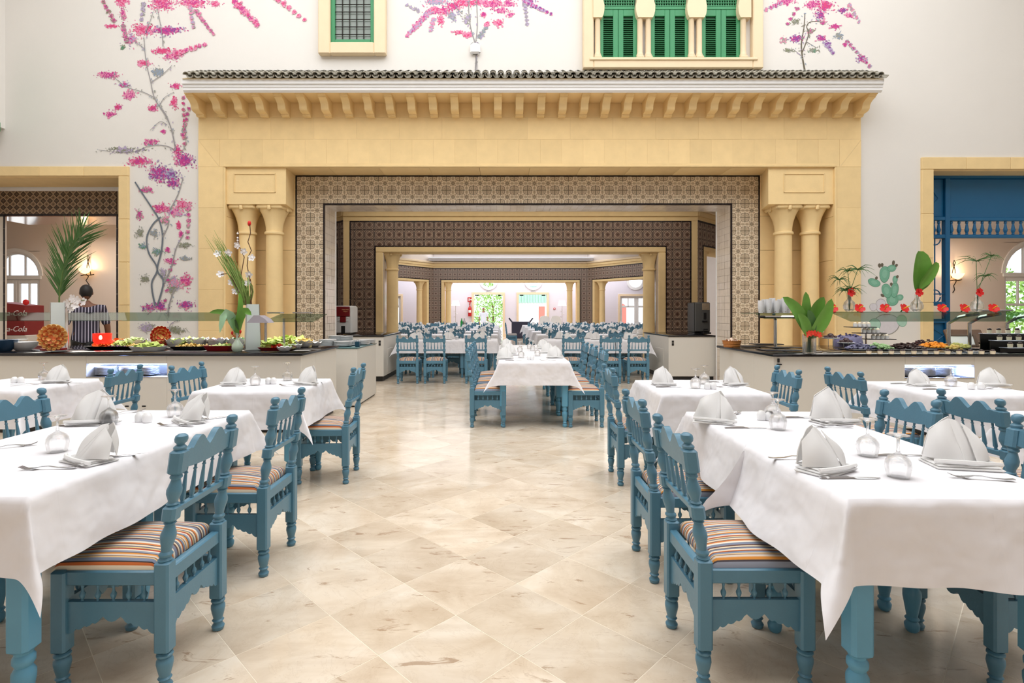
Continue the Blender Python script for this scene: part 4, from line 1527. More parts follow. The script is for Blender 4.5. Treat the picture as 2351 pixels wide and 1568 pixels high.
# ================================================================= chairs
def turned_foot(m, cx, cy, z0, z1, r):
    h = z1 - z0
    m.lathe([(r * .55, 0), (r * .78, .02 * h), (r * .9, .12 * h), (r * .62, .20 * h), (r * .60, .25 * h), (r * .82, .30 * h), (r * .62, .345 * h), (r * .86, .55 * h), (r * .98, .68 * h),
             (r * .94, .78 * h), (r * .70, .84 * h), (r * .96, .89 * h), (r * .96, .93 * h), (r * .72, .97 * h), (r * .9, h)], 12, (cx, cy, z0))
W2, YF, YB = .1825, .185, -.185
def lean(z): return 0 if z < .46 else -.062 * (z - .46) / .46
def rear_leg(sx):
    m = MB()
    turned_foot(m, 0, 0, 0, .138, .029)
    m.cbox(-.027, .027, -.027, .027, .136, .464, .007)
    sh = Matrix(((1, 0, 0, 0), (0, 1, -.135, .062), (0, 0, 1, 0), (0, 0, 0, 1)))
    m.T = sh
    r = .026
    m.lathe([(r * .8, .462), (r * .95, .467), (r * .7, .476), (r * .92, .484), (r * .92, .489), (r * .66, .497), (r * .74, .515), (r * 1.02, .548), (r * .98, .562), (r * .68, .586), (r * .62, .594), (r * .85, .60), (r * .6, .606)], 12)
    m.cbox(-.026, .026, -.025, .025, .604, .664, .009)
    m.lathe([(r * .62, .662), (r * .85, .668), (r * .62, .674), (r * .66, .682), (r * .98, .705), (r * 1.0, .72), (r * .7, .745), (r * .58, .756), (r * .82, .763), (r * .8, .769), (r * .6, .776)], 12)
    m.cbox(-.027, .027, -.026, .026, .774, .864, .009)
    m.lathe([(r * .7, .862), (r * .86, .868), (r * .86, .873), (r * .5, .882), (r * .56, .886), (r * .8, .892), (r * .88, .902), (r * .8, .913), (r * .45, .920), (.0, .922)], 14)
    m.T = Matrix.Identity(4)
    return m
def front_leg():
    m = MB()
    turned_foot(m, 0, 0, 0, .138, .029)
    m.cbox(-.027, .027, -.027, .027, .136, .432, .007)
    return m
def apron_poly(hw, zt):
    """scalloped apron between two legs"""
    p = [(-hw, zt), (-hw, .205)]
    n = [(-.97, .203), (-.88, .205), (-.82, .212), (-.78, .222), (-.72, .218), (-.66, .222), (-.60, .232), (-.54, .229), (-.48, .233), (-.42, .243), (-.36, .240), (-.30, .246), (-.25, .258), (-.19, .266), (-.14, .258),
         (-.08, .250), (0, .247)]
    pts = [(x * hw, z) for x, z in n]
    pts += [(-x, z) for x, z in reversed(pts[:-1])]
    return list(reversed(p + pts + [(hw, .205), (hw, zt)]))
def rail_poly():
    b, n = [], 28
    hw = W2 - .018
    top = []
    for k in range(n + 1):
        x = -1 + 2 * k / n
        a = abs(x)
        hump = .852 + .040 * max(0, math.cos((a - .40) * PI / .62)) ** 1.2 if a < .72 else .852 - .004 * (a - .72) * 4 + .006
        if a < .1: hump = .853 + .040 * max(0, math.cos((.1 - .40) * PI / .62)) ** 1.2 - .012 * (1 - a / .1)
        top.append((x * hw, hump))
    bot = [(x * hw, .792 - .012 * (1 - x * x)) for x in [-1 + 2 * k / 12 for k in range(13)]]
    return bot + list(reversed(top))
def spindle_prof(h, r):
    return [(r * .6, 0), (r * .85, h * .03), (r * .6, h * .07), (r * 1.0, h * .14), (r * .9, h * .3), (r * .55, h * .72), (r * .45, h * .78), (r * .8, h * .81), (r * .45, h * .85), (r * .6, h * .95), (r * .5, h)]
def urn_prof(h, r):
    return [(r * .5, 0), (r * .6, h * .05), (r * .35, h * .1), (r * .8, h * .24), (r, h * .38), (r * .92, h * .44), (r * .5, h * .56), (r * .38, h * .72), (r * .6, h * .92), (r * .6, h)]
SH = Matrix(((1, 0, 0, 0), (0, 1, -.135, .062), (0, 0, 1, 0), (0, 0, 0, 1)))
def cushion_mesh(mat):
    m = MB()
    n = 26
    hw, y0, y1 = W2 + .006, YB + .030, YF + .032
    sp_ = [.5 - .5 * math.cos(PI * i / n) for i in range(n + 1)]
    def hgt(u, v):
        d = min(u, 1 - u) * 2 * hw
        e = min(v, 1 - v) * (y1 - y0)
        def q(x): x = max(0, min(1, x / .026)); return math.sqrt(max(0, 1 - (1 - x) ** 2))
        return .428 + .032 * q(d) * q(e) + .030 * (math.sin(PI * u) * math.sin(PI * v)) ** .7
    g = [[m.vert((-hw + 2 * hw * u, y0 + (y1 - y0) * v, hgt(u, v))) for v in sp_] for u in sp_]
    for i in range(n):
        for j in range(n): m.face((g[i][j], g[i + 1][j], g[i + 1][j + 1], g[i][j + 1]))
    m.box(-hw, hw, y0, y1, .420, .4285)
    return m.mesh('seat_cushion', mat, 60)
def make_chair(label, group):
    t = thing('dining_chair', label, 'chair', (0, 0, 0), 0, group)
    L0 = rear_leg(1).mesh('rear_leg', m_blue)
    F0 = front_leg().mesh('front_leg', m_blue)
    for s_ in (-1, 1):
        link('rear_leg', L0, t, (s_ * W2, YB, 0))
        link('front_leg', F0, t, (s_ * W2, YF, 0))
    m = MB()
    m.T = Matrix.Translation((0, YB, 0)) @ SH
    m.prism(rail_poly(), -.013, .013)
    m.build('top_rail', m_blue, t, 30)
    m = MB()
    m.T = Matrix.Translation((0, YB, 0)) @ SH
    m.cbox(-W2, W2, -.012, .012, .622, .650, .004)
    m.build('lower_rail', m_blue, t)
    sp_me = MB()
    sp_me.T = SH
    sp_me.lathe([(r, z + .648) for r, z in spindle_prof(.14, .0105)], 8)
    sme = sp_me.mesh('back_spindle', m_blue)
    for k in range(5): link('back_spindle', sme, t, (-.122 + .061 * k, YB, 0))
    um = MB().lathe([(r, z + .316) for r, z in urn_prof(.064, .0105)], 8).mesh('apron_spindle', m_blue)
    for s_, (x0, y0, rz, ln) in enumerate(((0, YF, 0, W2), (0, YB, 0, W2), (-W2, 0, PI / 2, YF), (W2, 0, PI / 2, YF))):
        g = MB().cbox(-ln, ln, -.016, .016, .378, .430, .004).build('seat_rail', m_blue, t)
        g.location = (x0, y0, 0)
        g.rotation_euler = (0, 0, rz)
        g = MB().prism(apron_poly(ln - .02, .318), -.011, .011).build('apron', m_blue, t, 30)
        g.location = (x0, y0, 0)
        g.rotation_euler = (0, 0, rz)
        for k in range(5):
            u = -.112 + .056 * k
            link('apron_spindle', um, t, (x0 + (u if rz == 0 else 0), y0 + (u if rz else 0), 0))
    link('seat_cushion', cushion_mesh(m_stripe), t)
    return t
def far_chair_mesh():
    m = MB()
    for s_ in (-1, 1):
        for y, top in ((YB, .46), (YF, .43)):
            m.T = Matrix.Translation((s_ * W2, y, 0))
            m.lathe([(.018, 0), (.026, .02), (.018, .05), (.027, .1), (.02, .13)], 6)
            m.box(-.026, .026, -.026, .026, .13, top)
        m.T = Matrix.Translation((s_ * W2, YB, 0)) @ SH
        m.lathe([(.018, .46), (.027, .54), (.017, .60)], 6)
        m.box(-.026, .026, -.024, .024, .6, .66)
        m.lathe([(.017, .66), (.026, .72), (.016, .77)], 6)
        m.box(-.026, .026, -.024, .024, .77, .86)
        m.lathe([(.012, .86), (.022, .895), (.018, .915), (.0, .922)], 6)
    m.T = Matrix.Translation((0, YB, 0)) @ SH
    m.prism(rail_poly(), -.013, .013)
    m.box(-W2, W2, -.012, .012, .62, .65)
    for k in range(5): m.box(-.122 + .061 * k - .007, -.122 + .061 * k + .007, -.007, .007, .65, .79)
    for x0, y0, rz, ln in ((0, YF, 0, W2), (0, YB, 0, W2), (-W2, 0, PI / 2, YF), (W2, 0, PI / 2, YF)):
        m.T = Matrix.Translation((x0, y0, 0)) @ Matrix.Rotation(rz, 4, 'Z')
        m.box(-ln, ln, -.014, .014, .38, .43)
        m.prism(apron_poly(ln - .02, .318), -.01, .01)
    m.T = Matrix.Identity(4)
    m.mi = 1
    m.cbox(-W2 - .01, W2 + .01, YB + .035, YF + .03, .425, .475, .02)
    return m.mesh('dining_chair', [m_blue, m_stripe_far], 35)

# label of every chair, place (x, y of its back legs' middle line) and heading
RT, LT, UP, DN = PI / 2, -PI / 2, 0.0, PI     # RT: faces -x, LT: faces +x, UP: faces away, DN: faces the camera
FIRST = []
def put_chair(label, bx, by, rz, group=None):
    """bx,by: middle of the back legs on the floor"""
    d = Matrix.Rotation(rz, 3, 'Z') @ Vector((0, -YB, 0))
    loc = (bx + d.x, by + d.y, 0)
    if not FIRST:
        c = make_chair(label, group)
        c.location = loc
        c.rotation_euler = (0, 0, rz)
        FIRST.append(c)
        return c
    return dup(FIRST[0], loc, rz, label, group)
G1 = 'blue dining chairs at the near tables'
put_chair('largest blue chair at the lower left, beside the front left table', -1.215, 2.125, RT, G1)
put_chair('second blue chair from the front along the right side of the left tables', -1.225, 2.955, RT, G1)
put_chair('blue chair on the right side of the second-row left table, next to the counter end', -1.24, 4.445, RT + .04, G1)
put_chair('blue chair at the left picture edge behind the front left tables', -2.60, 2.93, LT, G1)
put_chair('blue chair left of the second-row left table, in front of the salad counter', -2.62, 4.58, LT - .12, G1)
put_chair('blue chair in front of the blue-lit niche of the salad counter', -3.09, 4.34, RT + .05, G1)
put_chair('largest blue chair at the lower right, left of the front right table', .735, 2.14, LT, G1)
put_chair('second blue chair from the front along the left side of the right tables', .77, 2.89, LT, G1)
put_chair('blue chair left of the second-row right table, nearest the centre table', .935, 4.40, LT, G1)
put_chair('blue chair right of the second-row right table, in front of the dessert counter', 2.21, 4.27, RT - .06, G1)
put_chair('blue chair left of the far right table, facing right', 2.69, 4.14, LT + .06, G1)
put_chair('blue chair behind the front right table, with its back to the far right table', 2.11, 2.865, RT, G1)
put_chair('dark blue chair at the right picture edge facing right, with striped seat showing', 2.58, 2.90, LT, G1)
put_chair('blue chair under the right end of the front right table, legs only in view', 2.16, 2.13, RT, G1)
G2 = 'blue chairs along the centre table'
for k, y in enumerate((6.52, 7.22, 7.95)):
    nm = ('first', 'second', 'third')[k]
    put_chair('%s blue chair from the front on the left side of the centre table' % nm, -.345, y, LT, G2)
    put_chair('%s blue chair from the front on the right side of the centre table' % nm, 1.185, y, RT, G2)
G3 = 'blue chairs in the first row under the tiled portal'
for k, x in enumerate((936, 998, 1093, 1315, 1401, 1465)):
    nm = ('leftmost', 'second', 'third', 'fourth', 'fifth', 'rightmost')[k]
    lb = '%s of the six blue chairs with backs to us under the tiled portal' % nm if k in (0, 5) else '%s from the left of the six blue chairs under the tiled portal' % nm
    put_chair(lb, PX(x, 10.2), 10.2, UP, G3)

# ================================================================= tables and cloths
TOPZ, CLZ = .768, .775
def table_leg():
    m = MB()
    r = .036
    m.lathe([(r * .5, 0), (r * .72, .01), (r * .8, .03), (r * .55, .045), (r * .75, .055), (r * .55, .065), (r * .72, .10), (r * .95, .15), (r * .95, .17), (r * .65, .19), (r * .9, .205), (r * .9, .22), (r * .7, .232), (r * .85, .245)], 14)
    m.cbox(-.037, .037, -.037, .037, .24, .70, .012)
    return m
leg_me = table_leg().mesh('leg', m_legblue)
def make_table(label, x0, x1, y0, y1, group=None, inset=.05):
    w_, d_ = x1 - x0, y1 - y0
    t = thing('dining_table', label, 'table', ((x0 + x1) / 2, (y0 + y1) / 2, 0), 0, group)
    for sx_ in (-1, 1):
        for sy_ in (-1, 1): link('leg', leg_me, t, (sx_ * (w_ / 2 - inset - .03), sy_ * (d_ / 2 - inset - .03), 0))
    MB().cbox(-w_ / 2 + .004, w_ / 2 - .004, -d_ / 2 + .004, d_ / 2 - .004, .738, TOPZ, .006).build('tabletop', m_blue, t)
    a, b = w_ / 2 - inset, d_ / 2 - inset
    for q in ((-a, a, -b - .012, -b + .012), (-a, a, b - .012, b + .012), (-a - .012, -a + .012, -b, b), (a - .012, a + .012, -b, b)):
        MB().box(q[0], q[1], q[2], q[3], .64, .738).build('apron', m_blue, t, 0)
    return t
def cloth_mb(w_, d_, over, seed, n=26, fl=(.10, .10, .10, .10), ears=(1, 1, 1, 1), wave=.016, hang=(1, 1, 1, 1)):
    """sides: 0 -x, 1 +x, 2 -y, 3 +y; corners: 0 (-x,-y), 1 (+x,-y), 2 (-x,+y), 3 (+x,+y)"""
    rr = random.Random(seed)
    ph = [[(rr.uniform(0, 6.28), rr.uniform(4, 7), rr.uniform(.5, 1)), (rr.uniform(0, 6.28), rr.uniform(9, 16), rr.uniform(.2, .5)), (rr.uniform(0, 6.28), rr.uniform(20, 30), rr.uniform(.05, .18))] for _ in range(4)]
    skew = [rr.uniform(-.25, .25) for _ in range(4)]
    m = MB()
    def axis(half, o0, o1):
        a = [-half - o0 * (1 - k / 9) for k in range(9)]
        b = [half + o1 * (k + 1) / 9 for k in range(9)]
        mid = [-half + .012, -half + .03] + [-half + .05 + (2 * half - .1) * k / n for k in range(n + 1)] + [half - .03, half - .012]
        return a + [-half] + mid + [half] + b
    xs = axis(w_ / 2, over * hang[0], over * hang[1])
    ys = axis(d_ / 2, over * hang[2], over * hang[3])
    hx, hy = w_ / 2, d_ / 2
    def sideout(side, s_, half, u):
        k = u / over
        win = math.cos(min(1, abs(s_) / half) * PI / 2) ** .6
        wv = sum(A * math.sin(f * s_ + p) for p, f, A in ph[side])
        return .010 * (1 - math.exp(-u / .008)) + fl[side] * u * (.35 + .65 * k) + wave * wv * k ** 1.2 * win * (1 if fl[side] > 0.02 else .3)
    def drop(u): return -(u - .006 * (1 - math.exp(-u / .012)))
    def fn(x, y):
        u, v = max(0, abs(x) - hx), max(0, abs(y) - hy)
        sx_, sy_ = (1 if x > 0 else -1), (1 if y > 0 else -1)
        si, sj = (1 if x > 0 else 0), (3 if y > 0 else 2)
        if u <= 1e-9 and v <= 1e-9:
            return (x, y, .0012 * math.sin(9 * x + seed) * math.sin(7 * y + seed * 2))
        if v <= 1e-9: return (sx_ * (hx + sideout(si, y, hy, u)), y, drop(u))
        if u <= 1e-9: return (x, sy_ * (hy + sideout(sj, x, hx, v)), drop(v))
        r = math.hypot(u, v)
        th = math.atan2(v, u)
        ci = (1 if x > 0 else 0) + (2 if y > 0 else 0)
        a, b = sideout(si, hy, hy, r * math.cos(th) + 1e-6), sideout(sj, hx, hx, r * math.sin(th) + 1e-6)
        e = ears[ci] * .50 * r * math.sin(2 * th) ** .9 * (.6 + .4 * min(1, r / over))
        al = PI / 4 + skew[ci]
        if fl[sj] < .02: al = .12
        ox_, oy_ = a * math.cos(th) ** .7 + e * math.cos(al), b * math.sin(th) ** .7 + e * math.sin(al)
        hz_ = max(0, r * r - (.85 * e) ** 2)
        return (sx_ * (hx + ox_), sy_ * (hy + oy_), drop(math.sqrt(hz_)))
    g = [[m.vert(fn(x, y)) for y in ys] for x in xs]
    for i in range(len(xs) - 1):
        for j in range(len(ys) - 1):
            m.face((g[i][j], g[i + 1][j], g[i + 1][j + 1], g[i][j + 1]))
    return m
def put_cloth(label, x0, x1, y0, y1, over=.28, seed=1, group='white tablecloths on the near tables', **kw):
    o = cloth_mb(x1 - x0, y1 - y0, over, seed, **kw).build('tablecloth', m_cloth, None, 75)
    o.location = ((x0 + x1) / 2, (y0 + y1) / 2, CLZ)
    return tag(o, label, 'tablecloth', group)
GT = 'blue-legged tables at the front'
B = .003
make_table('front left blue-legged table under a white cloth', -2.29, -1.50, 1.70, 2.44, GT)
make_table('second table of the front left pair, behind the front one', -2.29, -1.50, 2.446, 3.20, GT)
make_table('table in front of the right end of the salad counter', -2.27, -1.50, 3.95, 4.72, GT)
make_table('table at the left picture edge in front of the salad counter', -4.33, -3.54, 3.97, 4.73, GT)
make_table('front right blue-legged table under a white cloth', 1.085, 1.83, 1.68, 2.372, GT)
make_table('second table of the front right pair, behind the front one', 1.085, 1.83, 2.378, 3.155, GT)
make_table('table in front of the left end of the dessert counter', 1.15, 1.92, 3.84, 4.62, GT)
make_table('table in front of the blue-lit niche of the dessert counter', 3.07, 3.85, 3.76, 4.54, GT)
make_table('table at the right picture edge behind the dark blue chair', 2.98, 3.75, 2.40, 3.18, GT)
GC = 'white tablecloths on the near tables'
put_cloth('white tablecloth on the front left table, its corner hanging over the blue leg', -2.29, -1.50, 1.70, 2.443, .25, 3, wave=.034, fl=(.1, .12, .10, .0), ears=(1, .55, 0, .35), hang=(1, 1, 1, .06))
put_cloth('white tablecloth on the second left table, with salt and pepper pots', -2.29, -1.50, 2.446, 3.20, .25, 5, wave=.03, fl=(.1, .12, .0, .1), ears=(.3, .3, .8, .9), hang=(1, 1, .15, 1))
put_cloth('white tablecloth on the table at the right end of the salad counter', -2.27, -1.50, 3.95, 4.72, .28, 8, fl=(.1, .12, .1, .1), ears=(.8, 1, .8, .8))
put_cloth('white tablecloth on the table at the left picture edge', -4.33, -3.54, 3.97, 4.73, .28, 11, fl=(.1, .14, .1, .1))
put_cloth('white tablecloth on the front right table, with long folded corner over the blue leg', 1.085, 1.83, 1.68, 2.375, .27, 13, fl=(.28, .1, .05, .0), ears=(.85, 1, 0, 0), wave=.045, hang=(1, 1, 1, .06), n=34)
put_cloth('white tablecloth on the second right table, gathered where it meets the front one', 1.085, 1.83, 2.378, 3.155, .27, 17, fl=(.16, .12, .0, .1), ears=(1.15, .4, .8, .9), wave=.035, n=30)
put_cloth('white tablecloth on the table at the left end of the dessert counter', 1.15, 1.92, 3.84, 4.62, .28, 21, fl=(.1, .1, .1, .1))
put_cloth('white tablecloth on the table before the niche of the dessert counter', 3.07, 3.85, 3.76, 4.54, .28, 23, fl=(.12, .1, .1, .1))
put_cloth('white tablecloth at the right picture edge behind the dark blue chair', 2.98, 3.75, 2.40, 3.18, .28, 27, fl=(.14, .1, .12, .1))
# centre run of four tables
for k in range(4):
    y0 = 6.30 + .8 * k
    nm = ('first', 'second', 'third', 'last')[k]
    make_table('%s blue-legged table of the centre run' % nm, -.03, .80, y0, y0 + .795, 'centre run of tables', inset=.02)
    put_cloth('%s white tablecloth of the centre run of tables' % nm, -.03, .80, y0, y0 + .797, .28, 31 + k, 'white tablecloths of the centre run', n=14,
              fl=(.12, .14, .06 if k == 0 else 0, .06 if k == 3 else 0), ears=(1.25, .9, 0, 0) if k == 0 else (0, 0, 0, 0), hang=(1, 1, 1 if k == 0 else .05, 1 if k == 3 else .05))

# ================================================================= table settings
def napkin_mesh(seed):
    rr = random.Random(seed)
    m = MB()
    for k in range(3):
        m.T = Matrix.Translation((rr.uniform(-.008, .008), -.012 + rr.uniform(-.008, .008), .0062 * k)) @ Matrix.Rotation(rr.uniform(-.2, .2), 4, 'Z')
        m.cbox(-.088 + .006 * k, .088 - .006 * k, -.055 + .007 * k, .052, .0005, .0058, .0028)
    m.T = Matrix.Identity(4)
    hh = .138 + rr.uniform(-.008, .018)
    tx = rr.uniform(-.02, .02)
    def patch(bl, br, tr, tl, bulge, n=8, ripple=.002):
        bl, br, tr, tl = map(Vector, (bl, br, tr, tl))
        nrm = (br - bl).cross(tl - bl)
        if nrm.length < 1e-9: nrm = Vector((0, -1, 0))
        nrm.normalize()
        ph = rr.uniform(0, 6)
        def pt(u, v, o):
            p = bl.lerp(br, u).lerp(tl.lerp(tr, u), v)
            return p + nrm * (bulge * math.sin(PI * u) * (.35 + .65 * math.sin(PI * min(1, v * 1.05))) + ripple * math.sin(6 * u + 4 * v + ph) + o)
        g = [[[m.vert(pt(i / n, j / n, o)) for j in range(n + 1)] for i in range(n + 1)] for o in (0, -.0028)]
        for i in range(n):
            for j in range(n):
                m.face((g[0][i][j], g[0][i + 1][j], g[0][i + 1][j + 1], g[0][i][j + 1]))
                m.face((g[1][i][j], g[1][i][j + 1], g[1][i + 1][j + 1], g[1][i + 1][j]))
            m.face((g[0][i][n], g[0][i + 1][n], g[1][i + 1][n], g[1][i][n]))
            m.face((g[0][n][i], g[1][n][i], g[1][n][i + 1], g[0][n][i + 1]))
            m.face((g[0][0][i + 1], g[1][0][i + 1], g[1][0][i], g[0][0][i]))
    z0 = .018
    # back fan, two wings meeting at a ridge that leans back, one folded lapel
    ty = .045
    patch((-.078, .040, z0), (.0 + tx, .062, z0), (tx + .010, ty + .012, hh), (-.052, .040, hh * .74), -.012)
    patch((.0 + tx, .062, z0), (.078, .040, z0), (.056, .038, hh * .66), (tx + .010, ty + .012, hh), -.012)
    patch((-.092, .010, z0), (-.014 + tx, -.056, z0), (tx, ty, hh * .98), (-.060, .034, hh * .70), .024)
    patch((-.014 + tx, -.056, z0), (.030, -.030, z0), (.034, .036, hh * .86), (tx, ty, hh * .98), .006)
    patch((.026, -.052, z0), (.098, .008, z0), (.064, .036, hh * .58), (.030, .030, hh * .90), .022)
    m.tube([(-.09, -.045, .020), (-.05, -.060, .022), (.02, -.062, .021), (.092, -.044, .014)], .0065, 6)
    return m.mesh('napkin', m_napkin, 42)
NAP = [napkin_mesh(k) for k in (1, 2, 3, 4, 5)]
def glass_mesh():
    m = MB()
    rc = .0
    prof = [(.034, 0), (.038, .018), (.041, .038), (.039, .056), (.030, .070), (.016, .079), (.007, .085), (.0055, .095), (.0048, .115), (.0055, .134), (.012, .141), (.026, .1455), (.034, .147), (.034, .1485), (.0, .1492)]
    inner = [(.0, .074), (.012, .073), (.027, .066), (.036, .054), (.0385, .038), (.0358, .018), (.0325, 0)]
    n = 24
    m.lathe(inner + prof, n, cap=False)
    return m.mesh('wine_glass', m_glass, 60)
GLS = glass_mesh()
def fork_mesh():
    m = MB()
    pts = [(-.095, .006), (-.07, .003), (-.03, .0045), (.0, .010), (.025, .009), (.045, .004), (.055, .003)]
    ws = [.009, .008, .0045, .0035, .004, .011, .012]
    rs = []
    for (x, z), w_ in zip(pts, ws):
        rs.append([m.vert((x, -w_, z)), m.vert((x, w_, z)), m.vert((x, w_, z + .0022)), m.vert((x, -w_, z + .0022))])
    m.loft(rs, True, True)
    for k in range(4):
        y = -.009 + .006 * k
        rs = []
        for x, z in ((.054, .003), (.075, .003), (.098, .012)):
            rs.append([m.vert((x, y - .0016, z)), m.vert((x, y + .0016, z)), m.vert((x, y + .0012, z + .002)), m.vert((x, y - .0012, z + .002))])
        m.loft(rs, True, True)
    return m.mesh('fork', m_steel, 40)
def knife_mesh():
    m = MB()
    rs = []
    for x, a, b, h in ((-.105, -.008, .008, .004), (-.06, -.008, .008, .007), (-.01, -.006, .006, .007), (0, -.005, .005, .004), (.02, -.008, .008, .0022), (.08, -.009, .006, .0018), (.105, -.003, .002, .0014)):
        rs.append([m.vert((x, a, .0008)), m.vert((x, b, .0008)), m.vert((x, b * .7, .0008 + h)), m.vert((x, a * .7, .0008 + h))])
    m.loft(rs, True, True)
    return m.mesh('knife', m_steel, 40)
FRK, KNF = fork_mesh(), knife_mesh()
SHK = MB().lathe([(.0, 0), (.021, 0), (.023, .006), (.0235, .028), (.021, .038), (.017, .043), (.016, .045), (.0125, .050), (.0, .052)], 18).mesh('shaker', m_china)
def tset(me, name, cat, label, x, y, rz, z=CLZ + .0018, group=None, scale=None):
    p = on(x, y, z)
    o = link(name, me, None, p, (0, 0, rz), scale)
    return tag(o, label, cat, group)
GN, GG, GF, GK, GS = 'folded white napkins on the near tables', 'upturned wine glasses on the near tables', 'forks on the near tables', 'knives on the near tables', 'salt and pepper pots'
def nap(x, y, rz, k, label, sc_=1.0): return tset(NAP[k], 'napkin', 'napkin', label, x, y, rz, group=GN, scale=(sc_, sc_, sc_))
def gls(x, y, label): return tset(GLS, 'wine_glass', 'glass', label, x, y, 0, group=GG)
def frk(x, y, rz, label): return tset(FRK, 'fork', 'fork', label, x, y, rz, group=GF)
def knf(x, y, rz, label): return tset(KNF, 'knife', 'knife', label, x, y, rz, group=GK)
def shk(x, y, label): return tset(SHK, 'shaker', 'shaker', label, x, y, 0, group=GS)
# front left pair
nap(212, 1058, -.55, 0, 'napkin on the near side of the front left table, beside a fork', 1.1)
nap(214, 972, .25, 1, 'rounded napkin at the far left of the left tables', 1.18)
nap(440, 968, -.75, 2, 'napkin at the far right of the left tables, beside the pots', 1.12)
gls(132, 1036, 'upturned glass left of the napkin on the front left table')
gls(250, 975, 'upturned glass beside the rounded napkin at the far left')
gls(402, 956, 'upturned glass at the far edge of the left tables')
frk(112, 1077, PI + .10, 'fork in front of the napkin on the front left table')
frk(18, 1028, .55, 'fork at the left picture edge on the front left table')
frk(404, 978, PI - .12, 'fork in front of the far right napkin on the left tables')
frk(288, 948, .75, 'fork behind the rounded napkin at the far left')
knf(262, 1049, .5, 'knife sticking out under the napkin on the front left table')
knf(182, 978, .0, 'knife under the rounded napkin at the far left')
knf(478, 962, .8, 'knife sticking out under the far right napkin on the left tables')
shk(321, 968, 'left one of the pair of pots on the left tables')
shk(338, 969.5, 'right one of the pair of pots on the left tables')
# table by the counter end, left
nap(538, 882, .2, 3, 'napkin on the left of the table by the salad counter end')
nap(703, 882, -.35, 4, 'fan-shaped napkin on the right of the table by the salad counter end')
gls(586, 884, 'left upturned glass on the table by the salad counter end')
gls(660, 873, 'right upturned glass on the table by the salad counter end')
shk(616, 881, 'left pot on the table by the salad counter end')
shk(628, 881, 'right pot on the table by the salad counter end')
frk(668, 886, PI - .15, 'fork on the table by the salad counter end')
knf(540, 887, 0, 'knife at the left of the table by the salad counter end')
knf(722, 877, .2, 'knife at the right of the table by the salad counter end')
# left edge table
nap(130, 878, .2, 1, 'napkin on the table at the left picture edge')
gls(101, 872, 'upturned glass on the table at the left picture edge')
shk(33, 879, 'left pot on the table at the left picture edge')
shk(48, 879, 'right pot on the table at the left picture edge')
frk(60, 884, .5, 'fork on the table at the left picture edge')
knf(160, 880, 0, 'knife on the table at the left picture edge')
# front right pair
nap(1640, 968, -.35, 2, 'pointed napkin at the far left of the right tables', 1.15)
nap(1911, 969, .1, 4, 'napkin at the far right of the right tables', 1.22)
nap(1892, 1078, .45, 0, 'napkin at the near left of the front right table', 1.15)
nap(2198, 1066, -.15, 3, 'napkin at the near right of the front right table', 1.25)
gls(1786, 985, 'front one of two glasses beside the pots on the right tables')
gls(1774, 964, 'rear one of two glasses beside the pots on the right tables')
gls(1992, 1046, 'upturned glass in the middle of the front right table')
gls(2062, 1094, 'nearest upturned glass on the front right table')
shk(1748, 964, 'left one of the pair of pots on the right tables')
shk(1767, 965, 'right one of the pair of pots on the right tables')
knf(1712, 983, .0, 'knife in front of the pointed napkin on the right tables')
knf(1838, 959, .0, 'knife left of the far right napkin on the right tables')
knf(1952, 1098, .0, 'nearest knife on the front right table')
knf(2072, 1046, .0, 'knife left of the near right napkin on the front right table')
frk(1912, 981, PI - .1, 'fork in front of the far right napkin on the right tables')
frk(1688, 953, .9, 'fork behind the pointed napkin on the right tables')
frk(2254, 1100, PI - .25, 'nearest fork on the front right table')
frk(1818, 1053, .1, 'fork at the left edge of the front right table')
# table by the dessert counter end
nap(1522, 884, .1, 4, 'napkin on the left of the table by the dessert counter end')
nap(1686, 884, .3, 1, 'napkin on the right of the table by the dessert counter end')
gls(1597, 891, 'front glass on the table by the dessert counter end')
gls(1617, 881, 'rear glass on the table by the dessert counter end')
shk(1624, 893, 'left pot on the table by the dessert counter end')
shk(1638, 893, 'right pot on the table by the dessert counter end')
knf(1537, 889, 0, 'knife in front of the left napkin by the dessert counter end')
knf(1648, 877.5, 0, 'knife behind the right napkin by the dessert counter end')
frk(1668, 889, PI - .1, 'fork by the right napkin near the dessert counter end')
# table before the right niche
nap(2112, 886, .15, 2, 'napkin on the left of the table before the dessert niche')
nap(2279, 886, -.1, 0, 'wide napkin on the right of the table before the dessert niche', 1.1)
gls(2183, 886, 'upturned glass on the table before the dessert niche')
shk(2230, 893, 'left pot on the table before the dessert niche')
shk(2252, 893, 'right pot on the table before the dessert niche')
knf(2150, 894, 0, 'knife in front of the left napkin before the dessert niche')
knf(2074, 881, 0, 'knife left of the left napkin before the dessert niche')
frk(2290, 893, PI - .1, 'fork in front of the wide napkin before the dessert niche')
# centre run
for (x, y, k), lb in zip(((1159, 824, 0), (1168, 812, 2), (1163, 801, 1), (1273.5, 822, 2), (1258, 811, 0), (1247, 801, 3)),
                         ('nearest napkin on the left side', 'second napkin on the left side', 'third napkin on the left side', 'nearest napkin on the right side', 'second napkin on the right side', 'third napkin on the right side')):
    nap(x, y, .1, k, lb + ' of the centre run of tables', 1.15)
for (x, y), lb in zip(((1196.6, 821), (1193.6, 808), (1234, 817), (1223, 805.5), (1215.6, 801)), ('nearest left', 'second left', 'nearest right', 'second right', 'farthest')):
    gls(x, y, lb + ' upturned glass on the centre run of tables')
shk(1214, 826, 'left pot on the centre run of tables')
shk(1222, 826, 'right pot on the centre run of tables')
frk(1258, 828, PI - .2, 'fork by the nearest right napkin of the centre run')
knf(1180, 828, 0, 'knife by the nearest left napkin of the centre run')
knf(1190, 816, 0, 'knife by the second left napkin of the centre run')

